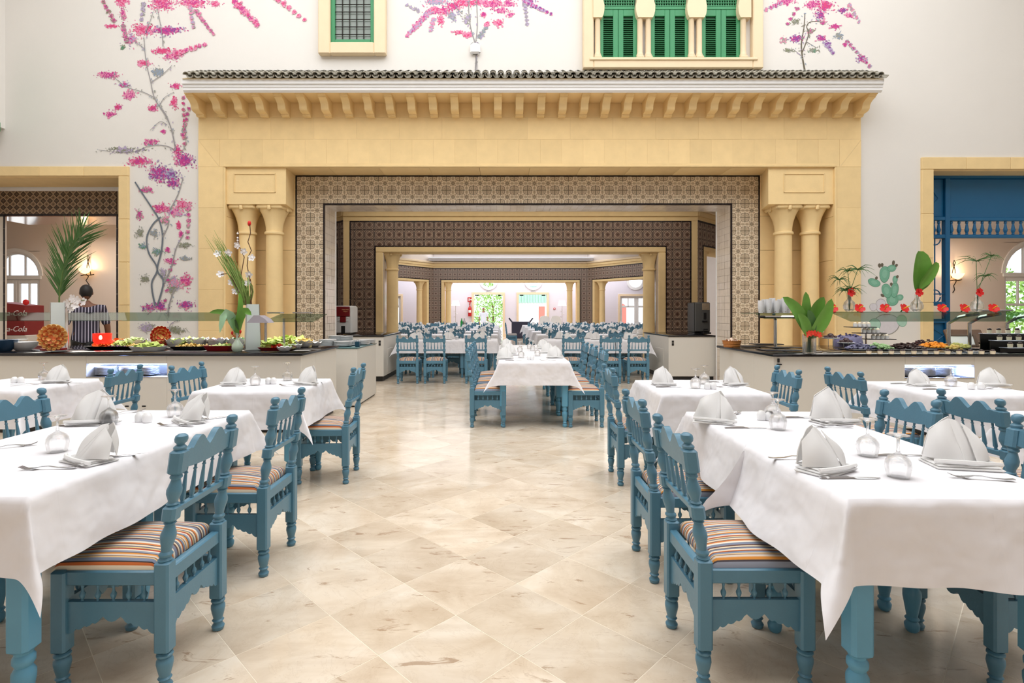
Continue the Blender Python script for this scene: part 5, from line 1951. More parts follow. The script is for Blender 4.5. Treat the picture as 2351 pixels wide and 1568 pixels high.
# ================================================================= far hall: rows of tables, chairs, napkins
FCM = far_chair_mesh()
FT = MB()
for sx_ in (-.33, .33):
    for sy_ in (-.33, .33):
        FT.T = Matrix.Translation((sx_, sy_, 0))
        FT.lathe([(.02, 0), (.03, .03), (.02, .06), (.035, .15), (.025, .2)], 6)
        FT.box(-.036, .036, -.036, .036, .2, .74)
FT.T = Matrix.Identity(4)
FT.box(-.38, .38, -.38, .38, .66, .768)
FTM = FT.mesh('dining_table', m_blue, 35)
FCL = [cloth_mb(.76, .78, .27, 50 + k, n=5, fl=(.0, .0, .12, .08), ears=(0, 0, 0, 0), wave=.02, hang=(.04, .04, 1, 1)).mesh('tablecloth', m_cloth, 75) for k in range(2)]
FCLR = [cloth_mb(.76, .78, .27, 60 + k, n=5, fl=(.12, .10, .12, .08), ears=(1, .9, .7, .6), wave=.02, hang=((1, .04, 1, 1), (.04, 1, 1, 1))[k]).mesh('tablecloth', m_cloth, 75) for k in range(2)]
rows = [11.05, 13.55, 15.7, 18.0, 20.6, 23.0]
chair_n = 0
for r, y0 in enumerate(rows):
    for side in (-1, 1):
        k = 0
        while True:
            if side > 0:
                x0 = .93 + (.775 if r else .71) * k
                lim = .275 * (y0 + .4) + .1
                if x0 + .35 > lim or k > (6 if r else 2): break
            else:
                x0 = (-.86 - .775 * k) if r else (-.78 - .68 * k)
                if x0 + .5 < -.205 * (y0 + .4) - .1 or k > (6 if r else 2): break
            cx_, cy_ = x0 + (.38 if r else .35), y0 + .39
            sx3 = (1, 1, 1) if r else (.91, 1, 1)
            rowlb = ('first', 'second', 'third', 'fourth', 'fifth', 'last')[r]
            sd = 'left' if side < 0 else 'right'
            colw = ('nearest the aisle', 'second from the aisle', 'third from the aisle', 'fourth from the aisle', 'fifth from the aisle', 'sixth from the aisle', 'seventh from the aisle')[k]
            wh = '%s, %s row, %s side' % (colw.replace(' from the aisle', ' from aisle'), rowlb, sd)
            tag(link('dining_table', FTM, None, (cx_, cy_, 0), (0, 0, 0), sx3), 'far hall table ' + wh, 'table', 'tables of the far hall')
            endc = (k == 0) or (r == 0 and k == 2)
            tag(link('tablecloth', (FCLR[0 if (side > 0) == (k == 0) else 1] if endc else FCL[(k + r) % 2]), None, (cx_, cy_, CLZ), (0, 0, 0), sx3), 'far hall tablecloth ' + wh, 'tablecloth', 'white tablecloths of the far hall')
            def seat(yy, rz, lb, up):
                o = link('dining_chair', FCM, None, (cx_ + R.uniform(-.06, .06), yy, 0), (0, 0, rz + R.uniform(-.12, .12)))
                tag(o, lb, 'chair', 'blue chairs of the far hall')
            inr = not (r == 1 and not (-2.3 < cx_ < 3.3))
            if r > 0 and inr: seat(y0 - .26 + R.uniform(-.05, .03), UP, 'near-side chair at far hall table ' + wh, 1)
            if r < 5 or k % 2: seat(y0 + .78 + .27 + R.uniform(-.03, .05), DN, 'far-side chair at far hall table ' + wh, 0)
            for q, yy in ((0, y0 + .17), (1, y0 + .61)):
                tag(link('napkin', NAP[(k + r + q) % 5], None, (cx_ + R.uniform(-.1, .1), yy, CLZ + .002), (0, 0, R.uniform(-.5, .5)), (1.15, 1.15, 1.15)),
                    '%s-side napkin on far hall table %s' % (('near', 'far')[q], wh), 'napkin', 'napkins of the far hall')
            if r < 4:
                tag(link('wine_glass', GLS, None, (cx_ + .17, y0 + .3, CLZ + .002)), 'glass on far hall table ' + wh, 'glass', 'glasses of the far hall')
            k += 1
# side-facing chairs at the aisle end of the right rows
tag(link('dining_chair', FCM, None, (.40, 21.2, 0), (0, 0, LT)), 'blue chair standing sideways at the aisle in front of the dark sideboard', 'chair', 'aisle chairs')
tag(link('dining_chair', FCM, None, (.42, 22.1, 0), (0, 0, LT)), 'rear one of the two sideways blue chairs at the aisle', 'chair', 'aisle chairs')
m_bot = M('green_bottle_glass', (20, 150, 60), .1)
for k, x in enumerate((1060, 1066)):
    tag(MB().lathe([(.0, 0), (.05, 0), (.05, .2), (.02, .27), (.02, .33), (.0, .33)], 10).build('bottle', m_bot if k == 0 else m_steel, loc=(PX(x, 20.9), 20.9, CLZ + .002)),
        ('green bottle on a far hall table in front of the left floor lamp', 'steel jug beside the green bottle in the far hall')[k], ('bottle', 'jug')[k])
# ================================================================= buffet counters
CZ = .90
def counter(name, label, x0, x1, y0, y1, nx0, nx1, nz0, nz1):
    c = thing(name, label, 'counter', ((x0 + x1) / 2, y0, 0))
    ox_ = -(x0 + x1) / 2
    def bx(nm, a, b, c0, c1, d, e, mat=m_counter, bev=.004): return MB().cbox(a + ox_, b + ox_, c0 - y0, c1 - y0, d, e, bev).build(nm, mat, c)
    f = .45
    bx('front_panel', x0, nx0, y0, y0 + f, .08, CZ - .03)
    bx('front_panel', nx1, x1, y0, y0 + f, .08, CZ - .03)
    bx('front_panel', nx0, nx1, y0, y0 + f, .08, nz0)
    bx('front_panel', nx0, nx1, y0, y0 + f, nz1, CZ - .03)
    bx('back_panel', x0, x1, y0 + f, y1, .08, CZ - .03)
    bx('plinth', x0 + .05, x1 - .03, y0 + .05, y1 - .03, 0, .08, m_black)
    fr = .018
    m_led = bpy.data.materials.get('blue_light_strip') or emit('blue_light_strip', (190, 210, 255), 6)
    bx('light_strip', nx0 + .01, nx1 - .01, y0 + .03, y0 + .05, nz1 - .012, nz1 - .002, m_led, .001)
    bx('niche_edge', nx0 - .0, nx1, y0 - .004, y0 + .3, nz0 - .004, nz0 + .006, m_steel, .001)
    l = bpy.data.lights.new('niche_lamp', 'AREA')
    l.shape = 'RECTANGLE'
    l.size, l.size_y, l.energy, l.color = nx1 - nx0 - .1, .1, 24, (.34, .48, 1)
    lo = bpy.data.objects.new('niche_lamp', l)
    COL.objects.link(lo)
    lo.location = ((nx0 + nx1) / 2, y0 + .12, nz1 - .02)
    return c
def top(name, label, x0, x1, y0, y1, z=CZ):
    o = MB().cbox(x0, x1, y0, y1, z - .03, z, .006).build(name, m_granite)
    return tag(o, label, 'worktop')
LY0, LY1, LX1 = 6.02, 7.3, -2.24
RY0, RY1, RX0 = 5.90, 7.36, 2.985
nl = (PX(198, LY0), PX(383, LY0), PZ(866, LY0), PZ(835, LY0))
nr = (PX(2078, RY0), PX(2237, RY0), PZ(868, RY0), PZ(838, RY0))
cl = counter('buffet_counter', 'long white salad counter on the left with a blue-lit plate niche', -9.3, LX1, LY0, LY1, *nl)
m = MB()
for k in range(4):
    x = PX(272 + k * 19.5, LY0)
    m.box(x - .021, x + .021, -.003, .004, PZ(934, LY0), PZ(931, LY0))
m.T = Matrix.Identity(4)
o = m.build('vent_slot', m_black, cl, 0)
o.location = (-((-9.3 + LX1) / 2), 0, 0)
cr = counter('buffet_counter', 'long white dessert counter on the right with a blue-lit plate niche', RX0, 10.6, RY0, RY1, *nr)
sk = MB()
x = PX(1787, RY0) - (RX0 + 10.6) / 2
sk.cbox(x - .012, x + .012, -.008, 0, PZ(832, RY0), PZ(823, RY0), .002)
sk.cbox(x - .02, x + .03, -.02, 0, PZ(838, RY0), PZ(835, RY0), .002)
sk.build('socket', m_black, cr)
top('granite_top', 'black granite top of the left salad counter', -9.3, LX1 + .03, LY0 - .04, LY1 + .03)
top('granite_top', 'black granite top of the right dessert counter', RX0 - .03, 10.6, RY0 - .04, RY1 + .03)
pbk = thing('plate_block', 'lower white block at the end of the salad counter carrying plate stacks', 'counter', (-2.33, 8.25, 0))
MB().cbox(-.55, .27, -.57, .6, .02, .835, .005).build('body', m_counter, pbk)
MB().cbox(-.53, .25, -.55, .58, 0, .02, .002).build('plinth', m_black, pbk)
MB().cbox(-.56, .28, -.58, .61, .835, .85, .003).build('glass_top', M('dark_teal_glass', (80, 112, 116), .08), pbk)
def vblock(label, x0, x1, sgn):
    b = thing('side_counter', label, 'counter', ((x0 + x1) / 2, 10.5, 0))
    h_ = (x1 - x0) / 2
    MB().cbox(-h_, h_, 0, 1.8, .1, .875, .004).build('body', m_counter, b)
    MB().cbox(-h_ + .03, h_ - .03, .03, 1.77, 0, .1, .002).build('plinth', m_black, b)
    MB().cbox(-h_ - .01, h_ + .01, -.02, 1.82, .875, .9, .004).build('granite_top', m_granite, b)
    xs = h_ if sgn > 0 else -h_
    MB().cbox(xs - .006, xs + .006, .3, .9, .15, .62, .004).build('door', m_counter, b)
    m = MB()
    for k in (0, 1): m.cbox(-sgn * -h_ * .82 - .02, -sgn * -h_ * .82 + .02, -.008, 0, .76 - k * .06, .80 - k * .05, .002)
    m.build('socket', m_black, b)
    return b
vblock('white side counter left of the inner portal, under the red drinks machine', PX(778, 10.5), PX(881, 10.5), 1)
vblock('white side counter right of the inner portal, under the black coffee machine', PX(1535, 10.5), PX(1643, 10.5), -1)

# ---- plates
plate_me = MB().lathe([(.0, 0), (.075, 0), (.085, .004), (.125, .014), (.13, .017), (.126, .018), (.085, .008), (.0, .006)], 20, cap=False).mesh('plate', m_china)
ORD = ('topmost', 'second', 'third', 'fourth', 'fifth', 'sixth', 'seventh', 'eighth', 'ninth', 'tenth', 'eleventh', 'twelfth', 'thirteenth', 'fourteenth')
def stack(x, y, z, n, label, grp, s_=1.0, pitch=.0085):
    for k in range(n):
        o = link('plate', plate_me, None, (x + R.uniform(-.003, .003), y + R.uniform(-.003, .003), z + k * pitch), (0, 0, R.uniform(0, 6)), (s_, s_, s_))
        tag(o, '%s plate%s, %s' % (ORD[n - 1 - k], '' if k == n - 1 else ' from the top', label), 'plate', grp)
for px_, y, n, lb in ((752, 7.95, 11, 'left front'), (787, 7.9, 8, 'middle front'), (808, 8.15, 7, 'small right front'), (830, 8.3, 8, 'right front'), (772, 8.62, 14, 'tall left rear'), (792, 8.66, 13, 'tall right rear'), (843, 8.62, 7, 'far right rear')):
    stack(PX(px_, y), y, .851, n, '%s white stack on the lower block' % lb, 'plates stacked on the lower block')
for nm, q, y0, pts in (('salad', nl, LY0, (.12, .42, .66)), ('dessert', nr, RY0, (.16, .44, .70))):
    for k, f in enumerate(pts):
        stack(q[0] + (q[1] - q[0]) * f, y0 + .16, q[2] + .007, 10, '%s stack inside the lit %s counter niche' % (('left', 'middle', 'right')[k], nm), 'plates in the lit niches', .82, .0095)
ln_ = thing('lantern', 'tiny dark teal lantern on the glass top of the lower block', 'lantern', (PX(821, 7.85), 7.85, .852))
MB().cbox(-.032, .032, -.032, .032, 0, .075, .006).build('body', M('dark_teal', (20, 64, 84), .3), ln_)
MB().tube([(-.012, 0, .075), (-.012, 0, .1), (.012, 0, .1), (.012, 0, .075)], .003, 5).build('handle', m_iron, ln_)

# ---- drinks machines
mr = thing('drinks_machine', 'white and dark red drinks machine on the left side counter', 'machine', (PX(808, 11.0) - .22, 11.0, .905))
m_wine = M('dark_red_panel', (112, 14, 24), .35)
MB().cbox(-.22, .22, 0, .46, 0, .58, .03).build('body', M('silver_white_plastic', (206, 204, 202), .35), mr)
MB().cbox(-.205, .18, -.02, .01, .36, .565, .01).build('red_panel', m_wine, mr)
MB().cbox(-.02, .10, -.026, .0, .24, .36, .008).build('keypad_panel', m_wine, mr)
m = MB()
for s_ in (-1, 1):
    for k in range(3): m.cbox(.04 + s_ * .09 - .02, .04 + s_ * .09 + .02, -.012, .0, .26 + k * .035, .272 + k * .035, .002)
m.build('button', m_white, mr)
MB().cbox(.0, .08, -.006, .0, .02, .17, .004).build('dispensing_bay', m_black, mr)
MB().cbox(-.2, .2, -.05, .0, .0, .02, .004).build('drip_tray', m_black, mr)
text('NESCAFE', .034, (.09, -.024, .50), M('gold_print', (226, 170, 120), .5), mr)
text('Alegria', .03, (.09, -.024, .465), bpy.data.materials['gold_print'], mr, shear=.3)
mk = thing('coffee_machine', 'tall black coffee machine with grey front on the right side counter', 'machine', (PX(1611, 11.0), 11.0, .905))
MB().cbox(-.15, .17, 0, .42, .03, .65, .015).build('body', m_black, mk)
MB().cbox(-.14, .165, -.02, .01, .05, .645, .01).build('front_panel', M('dark_grey_panel', (92, 92, 90), .35, .3), mk)
MB().cbox(.0, .15, -.026, .0, .49, .63, .004).build('picture_panel', M('sepia_print', (150, 132, 110), .5, var=.5, scale=14), mk)
MB().cbox(.03, .09, -.03, .0, .30, .44, .006).build('screen', m_black, mk)
MB().cbox(.0, .1, -.06, .0, .25, .275, .004).build('spout', m_black, mk)
m = MB()
m.cbox(-.02, .14, -.14, .0, .01, .04, .004)
m.tube([(.02, -.06, .04), (.02, -.06, .1), (.10, -.06, .1)], .01, 5)
m.build('drip_tray', m_black, mk)
MB().cbox(-.14, .16, .02, .4, 0, .03, .004).build('feet', m_black, mk)
dsp = thing('soda_dispenser', 'red soda dispenser with white script lettering behind the salad counter', 'machine', (PX(26, 10.6), 10.6, 0))
MB().cbox(-.35, .30, .0, .5, 0, .9, .01).build('stand', m_counter, dsp)
m_cola = M('cola_red', (132, 30, 32), .4)
m = MB()
m.prism([(-.33, .9), (.26, .9), (.26, 1.49), (-.33, 1.56)], 0, .45)
m.build('body', m_cola, dsp, 25)
text('Coca-Cola', .15, (-.02, -.004, 1.33), m_white, dsp, shear=.35)
text('Coca-Cola', .15, (-.02, -.004, 1.02), m_white, dsp, shear=.35)
MB().ball((.27, .02, 1.55), .06, .04, .06).build('badge', M('bright_red_badge', (220, 20, 24), .4), dsp)

# ================================================================= sneeze guards
sg = thing('sneeze_guard', 'green-tinted glass sneeze guard along the salad counter', 'glass shelf', (-6.0, 6.3, CZ))
xg1 = PX(533, 6.9) + 6.0
m = MB()
m.prismx([(6.75 - 6.3, 1.255 - CZ), (6.755 - 6.3, 1.245 - CZ), (7.25 - 6.3, 1.343 - CZ), (7.245 - 6.3, 1.353 - CZ)], -3.2, xg1)
m.build('glass_pane', m_shelf, sg, 0)
m = MB()
m.prismx([(6.25 - 6.3, 1.252 - CZ), (6.25 - 6.3, 1.242 - CZ), (6.75 - 6.3, 1.325 - CZ), (6.75 - 6.3, 1.335 - CZ)], PX(600, 6.2) + 6.0, PX(715, 6.2) + 6.0)
m.build('end_pane', m_shelf, sg, 0)
for a, b in ((600, 632), (660, 700)):
    MB().cbox(PX(a, 6.5) + 6, PX(b, 6.5) + 6, .35, .47, 1.34 - CZ, 1.357 - CZ, .004).build('shelf_tray', m_steel, sg)
for px_ in (606, 648):
    MB().tube([(PX(px_, 6.5) + 6, .25, .0), (PX(px_, 6.5) + 6, .25, .38)], .016, 8).build('post', m_steel, sg)
m = MB()
m.prism([(PX(568, 6.1) + 6, 1.235 - CZ), (PX(618, 6.1) + 6, 1.235 - CZ), (PX(610, 6.1) + 6, 1.28 - CZ), (PX(596, 6.1) + 6, 1.32 - CZ), (PX(584, 6.1) + 6, 1.32 - CZ)], -.22, -.06)
m.build('lamp_hood', M('lilac_grey_metal', (176, 172, 184), .4, .3), sg, 30)
sr = thing('sneeze_guard', 'long flat glass shelf with slanted front pane over the dessert counter', 'glass shelf', (6.0, 6.3, CZ))
xa, xb = PX(1906, 6.2) - 6.0, 4.0
m = MB().box(xa, xb, -.12, .35, 1.353 - CZ, 1.362 - CZ)
m.build('glass_shelf', m_shelf, sr, 0)
m = MB().prismx([(5.84 - 6.3, 1.265 - CZ), (5.84 - 6.3, 1.255 - CZ), (-.12, 1.346 - CZ), (-.12, 1.356 - CZ)], xa, xb)
m.build('glass_pane', m_shelf, sr, 0)
for px_ in (2178, 2226, 2312):
    x = PX(px_, 6.6) - 6.0
    MB().tube([(x, .3, 0), (x, .3, .32), (x + .05, .2, .40), (x + .1, .0, .44)], .02, 8).build('post', m_steel, sr)
MB().cbox(PX(2240, 6.6) - 6, PX(2310, 6.6) - 6, .2, .3, .465, .49, .01).build('lamp_housing', m_steel, sr)
ss = thing('cup_shelf', 'small glass shelf on a bent steel post at the left end of the dessert counter', 'glass shelf', (PX(1772, 6.9), 6.9, CZ))
m = MB().box(-.30, .32, -.22, .22, .435, .445)
m.build('glass_shelf', m_shelf, ss, 0)
m = MB().prismx([(-.42, .385), (-.42, .375), (-.2, .43), (-.2, .44)], -.30, .25)
m.build('glass_pane', m_shelf, ss, 0)
MB().tube([(.07, .05, 0), (.07, .05, .36), (.0, -.05, .41), (-.05, -.15, .43)], .02, 8).build('post', m_steel, ss)
MB().tube([(-.33, -.40, .40), (.12, -.40, .40)], .014, 8).build('rail', m_steel, ss)
MB().cbox(-.35, -.28, -.42, -.38, .385, .415, .01).build('end_cap', m_black, ss)
cup_me = MB().lathe([(.0, 0), (.026, 0), (.037, .075), (.038, .08), (.034, .08), (.025, .006), (.0, .006)], 14, cap=False)
def speck_mat():
    t = NT('speckled_paper_cup')
    n = t.noise(60, None, 2)
    t.color(t.mix(t.math('GREATER_THAN', n, .66), rgb((242, 242, 244)), rgb((150, 110, 120))))
    return t.mat
cup_me = cup_me.mesh('cup', speck_mat())
for k in range(8):
    hgt = (6, 7, 6, 8, 7, 8, 7, 8)[k]
    for q in range(hgt):
        o = link('cup', cup_me, None, (PX(1747 + (k % 4) * 18 + (k // 4) * 9, 6.85 + .08 * (k // 4)), 6.85 + .09 * (k // 4), CZ + .446 + q * .016), (0, 0, k))
        tag(o, '%s cup%s, %s stack, %s row on the small glass shelf' % (ORD[hgt - 1 - q], '' if q == hgt - 1 else ' from the top', ('leftmost', 'second', 'third', 'rightmost')[k % 4], ('front', 'rear')[k // 4]), 'cup', 'white cups on the small glass shelf')

# ================================================================= food and flowers
def scatter_leaves(m, cx, cy, z, rx, ry, h, n, size, flat=.5):
    for k in range(n):
        a, r = R.uniform(0, 2 * PI), math.sqrt(R.random())
        p = Vector((cx + rx * r * math.cos(a), cy + ry * r * math.sin(a), z + h * R.random() * (1 - .6 * r)))
        s_ = size * R.uniform(.6, 1.2)
        u = Vector((R.gauss(0, 1), R.gauss(0, 1), R.gauss(0, flat))).normalized()
        v = u.cross(Vector((R.gauss(0, .4), R.gauss(0, .4), 1))).normalized()
        nrm = u.cross(v)
        pts = []
        c = m.vert(p)
        ring = [m.vert(p + u * (s_ * math.cos(t * PI / 3)) + v * (s_ * .75 * math.sin(t * PI / 3)) + nrm * (s_ * .35 * (1 if t % 2 else .3))) for t in range(6)]
        for t in range(6): m.face((c, ring[t], ring[(t + 1) % 6]))
def heap(par, nm, cx, cy, z, rx, ry, h, n, size, mat):
    m = MB()
    m.lathe([(1, 0), (.8, .5), (.4, .85), (0, 1)], 12)
    m.v = [(cx + v[0] * rx * .85, cy + v[1] * ry * .85, z + v[2] * h * .6) for v in m.v]
    scatter_leaves(m, cx, cy, z + .3 * h, rx, ry, h * .8, n, size)
    o = m.build(nm, mat, par, 40)
    o['kind'] = 'stuff'
    return o
def ctop(px_, py_):
    return on(px_, py_, CZ + .002)
def scallop_bowl(label, px_, py_, r, h, food, grp=None, d=None):
    p = ctop(px_, py_)
    b = thing('scalloped_bowl', label, 'bowl', p, 0, grp)
    m = MB()
    n = 32
    rs = []
    for rr, z, w_ in ((.45, 0, 0), (.62, h * .15, .0), (.86, h * .6, .04), (1.0, h, .10), (.96, h, .10), (.82, h * .6, .04), (.55, h * .2, 0)):
        rs.append([m.vert((r * rr * math.cos(2 * PI * k / n), r * rr * math.sin(2 * PI * k / n), z + w_ * h * 1.2 * math.cos(8 * 2 * PI * k / n))) for k in range(n)])
    m.loft(rs, True, True)
    m.build('bowl_body', m_china, b)
    if food: heap(b, food[0], 0, 0, h * .6, r * .85, r * .85, food[2], food[3], .03, food[1])
    return b
def tray(label, px_, py_, w_, d_, h, mat, food=(), cat='tray', rz=0, nm='serving_tray'):
    p = ctop(px_, py_)
    t = thing(nm, label, cat, (p.x, p.y + d_ / 2, p.z), rz)
    m = MB()
    rs = []
    for e, z in ((.8, 0), (1, h), (.96, h), (.78, .008)):
        q = [(-1, -1), (1, -1), (1, 1), (-1, 1)]
        ring = []
        for k in range(4):
            x, y = q[k]
            for dx, dy in ((0, -.15 * y), (-.15 * x, 0)) if k % 2 else ((-.15 * x, 0), (0, -.15 * y)):
                ring.append((x + dx, y + dy))
        # order corners counter-clockwise
        ring = sorted(ring, key=lambda c: math.atan2(c[1], c[0]))
        rs.append([m.vert((c[0] * w_ / 2 * e, c[1] * d_ / 2 * e, z)) for c in ring])
    m.loft(rs, True, True)
    m.build('tray_body', mat, t, 30)
    for fnm, mat_, fx, fy, rx, ry, hh, n, sz_ in food:
        heap(t, fnm, fx * w_ / 2, fy * d_ / 2, .012, rx * w_ / 2, ry * d_ / 2, hh, n, sz_, mat_)
    return t
m_redtray = M('red_plastic_tray', (150, 24, 32), .35)
m_tomato = M('tomato', (216, 56, 30), .3)
m_carrot = M('grated_carrot', (232, 128, 48), .6, var=.2, scale=40)
m_pasta = M('pasta_salad', (222, 190, 110), .6, var=.25, scale=40)
m_cabbage = M('red_cabbage', (108, 44, 96), .5, var=.3, scale=40)
m_cucumber = M('pale_cucumber', (206, 222, 150), .5, var=.2, scale=30)
LET = ('lettuce', m_lettuce)
# left counter, far left
def simple_bowl(label, px_, py_, r, h, mat, tilt=0):
    p = ctop(px_, py_)
    b = tag(MB().lathe([(.0, 0), (r * .5, 0), (r * .8, h * .4), (r, h), (r * .95, h), (r * .7, h * .35), (.0, h * .15)], 22, cap=False).build('bowl', mat, loc=p), label, 'bowl')
    b.rotation_euler = (tilt, 0, 0)
    return b
simple_bowl('dark blue bowl at the left picture edge on the salad counter', 8, 806, .14, .13, M('dark_blue_glaze', (40, 66, 92), .2))
simple_bowl('large white bowl beside the dark blue bowl on the salad counter', 54, 804, .15, .10, m_china)
simple_bowl('small white bowl behind the large one on the salad counter', 40, 792, .12, .08, m_china)
p = ctop(96, 806)
MB_ = MB().tube([(-.12, 0, .008), (-.04, -.02, .015), (.02, -.03, .02)], .007, 6)
MB_.ball((.06, -.035, .014), .04, .03, .01)
tag(MB_.build('serving_spoon', m_steel, loc=p), 'steel serving spoon lying by the large white bowl', 'spoon')
m_rind = M('melon_rind', (196, 166, 104), .6, var=.25, scale=20)
def melon(label, px_, py_, rx, rz_, cols, dx=0):
    p = ctop(px_, py_)
    b = thing('carved_melon', label, 'fruit carving', (p.x, p.y + .06, p.z + .02), .62)
    m = MB()
    m.ball((0, -.02, rz_), rx, .06, rz_, 20, 12)
    m.build('rind', m_rind, b)
    m = MB()
    for k in range(7):
        rr = 1 - k / 7
        nn = max(1, int(17 * rr))
        for q in range(nn):
            a = 2 * PI * q / nn + k * .4
            cx_, cz_ = rx * .86 * rr * math.cos(a), rz_ * .86 * rr * math.sin(a)
            m.mi = 0 if (k < 2 or k % 2) else 1
            yy = -.075 - .05 * (1 - rr)
            c = m.vert((cx_, yy - .0, cz_ + rz_))
            s_ = .021
            ring = [m.vert((cx_ + s_ * 1.1 * math.cos(t * PI / 3 + a), yy - (.018 if t in (0, 1, 5) else -.006), cz_ + rz_ + s_ * 1.1 * math.sin(t * PI / 3 + a))) for t in range(6)]
            for t in range(6): m.face((c, ring[(t + 1) % 6], ring[t]))
    m.build('carved_petals', cols, b, 30)
    m = MB()
    m.lathe([(rx * .9, 0), (rx * .92, .02), (.0, .02)], 16, (0, .05, 0), cap=False)
    m.build('base_slice', m_redtray, b)
    return b
m_flesh1, m_flesh2, m_flesh3 = M('pale_orange_flesh', (230, 170, 96), .5, var=.2, scale=30), M('deep_orange_flesh', (196, 96, 46), .5), M('red_flesh', (206, 62, 40), .5)
melon('carved orange melon flower on the salad counter beside the tall left vase', 112, 809, .135, .15, [m_flesh1, m_flesh2])
melon('carved red and yellow melon flower in the middle of the salad counter', 361, 799, .11, .13, [m_flesh3, m_flesh1])
# vases
m_frost = M('frosted_white_glass', (214, 222, 220), .3, var=.03, coat=.5)
def tall_vase(label, px_, py_, h_, w0, w1, rz=.5, off=.25):
    p = ctop(px_, py_)
    v = thing('tall_vase', label, 'vase', (p.x * (p.y + off) / p.y, p.y + off, p.z), rz)
    m = MB()
    rs = []
    for w_, z in ((w0, 0), (w1, h_), (w1 - .008, h_), (w0 - .008, .02)):
        rs.append([m.vert((x * w_, y * w_, z)) for x, y in ((-1, -1), (1, -1), (1, 1), (-1, 1))])
    m.loft(rs, True, True)
    m.build('vase_body', m_frost, v, 20)
    m = MB()
    for a in range(4):
        m.T = Matrix.Rotation(a * PI / 2, 4, 'Z')
        m.tube([(w0, w0, .01), (w1, w1, h_)], .004, 4)
    m.build('corner_line', m_steel, v)
    return v
v1 = tall_vase('tall frosted vase with a palm frond on the salad counter', 136, 803, .57, .074, .068, .5, .0)
v2 = tall_vase('tall frosted vase with white orchid stems at the right end of the salad counter', 580, 804, .55, .085, .068, .5, .12)
def leaf_blade(m, pts, wid, n=8, fold=.15):
    """a leaf along a 3-d path, width function wid(t)"""
    pts = [Vector(p) for p in pts]
    def at(t):
        x = t * (len(pts) - 1)
        i = min(int(x), len(pts) - 2)
        f = x - i
        p0, p1, p2, p3 = pts[max(i - 1, 0)], pts[i], pts[i + 1], pts[min(i + 2, len(pts) - 1)]
        return .5 * ((2 * p1) + (p2 - p0) * f + (2 * p0 - 5 * p1 + 4 * p2 - p3) * f * f + (3 * p1 - p0 - 3 * p2 + p3) * f ** 3)
    rows_ = []
    side = None
    for k in range(n + 1):
        t = k / n
        p = at(t)
        tg = (at(min(1, t + .03)) - at(max(0, t - .03)))
        if tg.length < 1e-9: tg = Vector((0, 0, 1))
        tg.normalize()
        s_ = tg.cross(Vector((.15, -1, .1))).normalized()
        nn = s_.cross(tg)
        w_ = wid(t)
        rows_.append([m.vert(p - s_ * w_ + nn * (w_ * fold)), m.vert(p - s_ * w_ * .5 + nn * (w_ * fold * .35)), m.vert(p), m.vert(p + s_ * w_ * .5 + nn * (w_ * fold * .35)), m.vert(p + s_ * w_ + nn * (w_ * fold))])
    for a, b in zip(rows_, rows_[1:]):
        for i in range(4): m.face((a[i], a[i + 1], b[i + 1], b[i]))
# palm frond
fr = thing('palm_frond', 'large green palm frond standing in the tall left vase', 'palm frond', (v1.location.x, v1.location.y, CZ + .53))
rach = [(0, 0, -.3), (.0, 0, .1), (.04, .0, .4), (.13, .0, .68), (.30, -.02, .92)]
MB().tube(rach, lambda t: .011 * (1 - .7 * t), 6).build('rachis', m_stem, fr)
def rpt(t):
    x = t * 4
    i = min(int(x), 3)
    return Vector(rach[i]).lerp(Vector(rach[i + 1]), x - i)
for side in (-1, 1):
    m = MB()
    for k in range(62):
        t = .27 + .72 * k / 61
        p = rpt(t)
        tg = (rpt(min(1, t + .05)) - rpt(t - .05)).normalized()
        sd = Vector((tg.z, 0, -tg.x)) * side
        ln = (.27 + .12 * math.sin(PI * (t - .27) / .73)) * R.uniform(.85, 1.1)
        yv = R.uniform(-.5, .5)
        d = (tg * 1.0 + sd * (.72 - .25 * (t - .36)) + Vector((0, yv, 0))).normalized()
        leaf_blade(m, [p, p + d * ln * .5 + tg * .01, p + d * ln + tg * .02 - Vector((0, 0, .01))], lambda u: .0085 * (1 - u) ** .7 + .001, 3)
    m.build('leaflets', m_leafd, fr, 0)['kind'] = 'stuff'
def petals(m, c, r, n, tilt, nrm=(0, -1, 0), w_=.55, cup=.2):
    nrm = Vector(nrm).normalized()
    u = nrm.cross(Vector((0, 0, 1)))
    if u.length < .1: u = Vector((1, 0, 0))
    u.normalize()
    v = nrm.cross(u)
    c = Vector(c)
    for k in range(n):
        a = 2 * PI * k / n + tilt
        d = u * math.cos(a) + v * math.sin(a)
        s_ = nrm.cross(d)
        pts = [c, c + d * r * .5 - s_ * r * w_ * .45 + nrm * r * cup * .5, c + d * r * .9 - s_ * r * w_ * .4 + nrm * r * cup, c + d * r * 1.02 + nrm * r * cup * .8, c + d * r * .9 + s_ * r * w_ * .4 + nrm * r * cup, c + d * r * .5 + s_ * r * w_ * .45 + nrm * r * cup * .5]
        i = [m.vert(p) for p in pts]
        m.face((i[0], i[1], i[2], i[3]))
        m.face((i[0], i[3], i[4], i[5]))
orch = thing('white_orchid', 'spray of white orchid flowers beside the tall left vase', 'flower', (v1.location.x + .1, v1.location.y + .02, CZ + .5))
m = MB()
for x, z in ((.02, .06), (.08, .12), (.14, .10), (.20, .08), (.05, .0), (.12, .04)):
    petals(m, (x, -.04 + R.uniform(-.02, .02), z), .055, 5, R.uniform(0, 2), (R.uniform(-.3, .3), -1, R.uniform(-.2, .3)), .8)
m.build('blossoms', m_petal, orch, 0)
MB().tube([(-.1, 0, -.2), (-.02, -.02, .02), (.10, -.03, .1), (.24, -.02, .1)], .005, 5).build('stem', m_stem, orch)
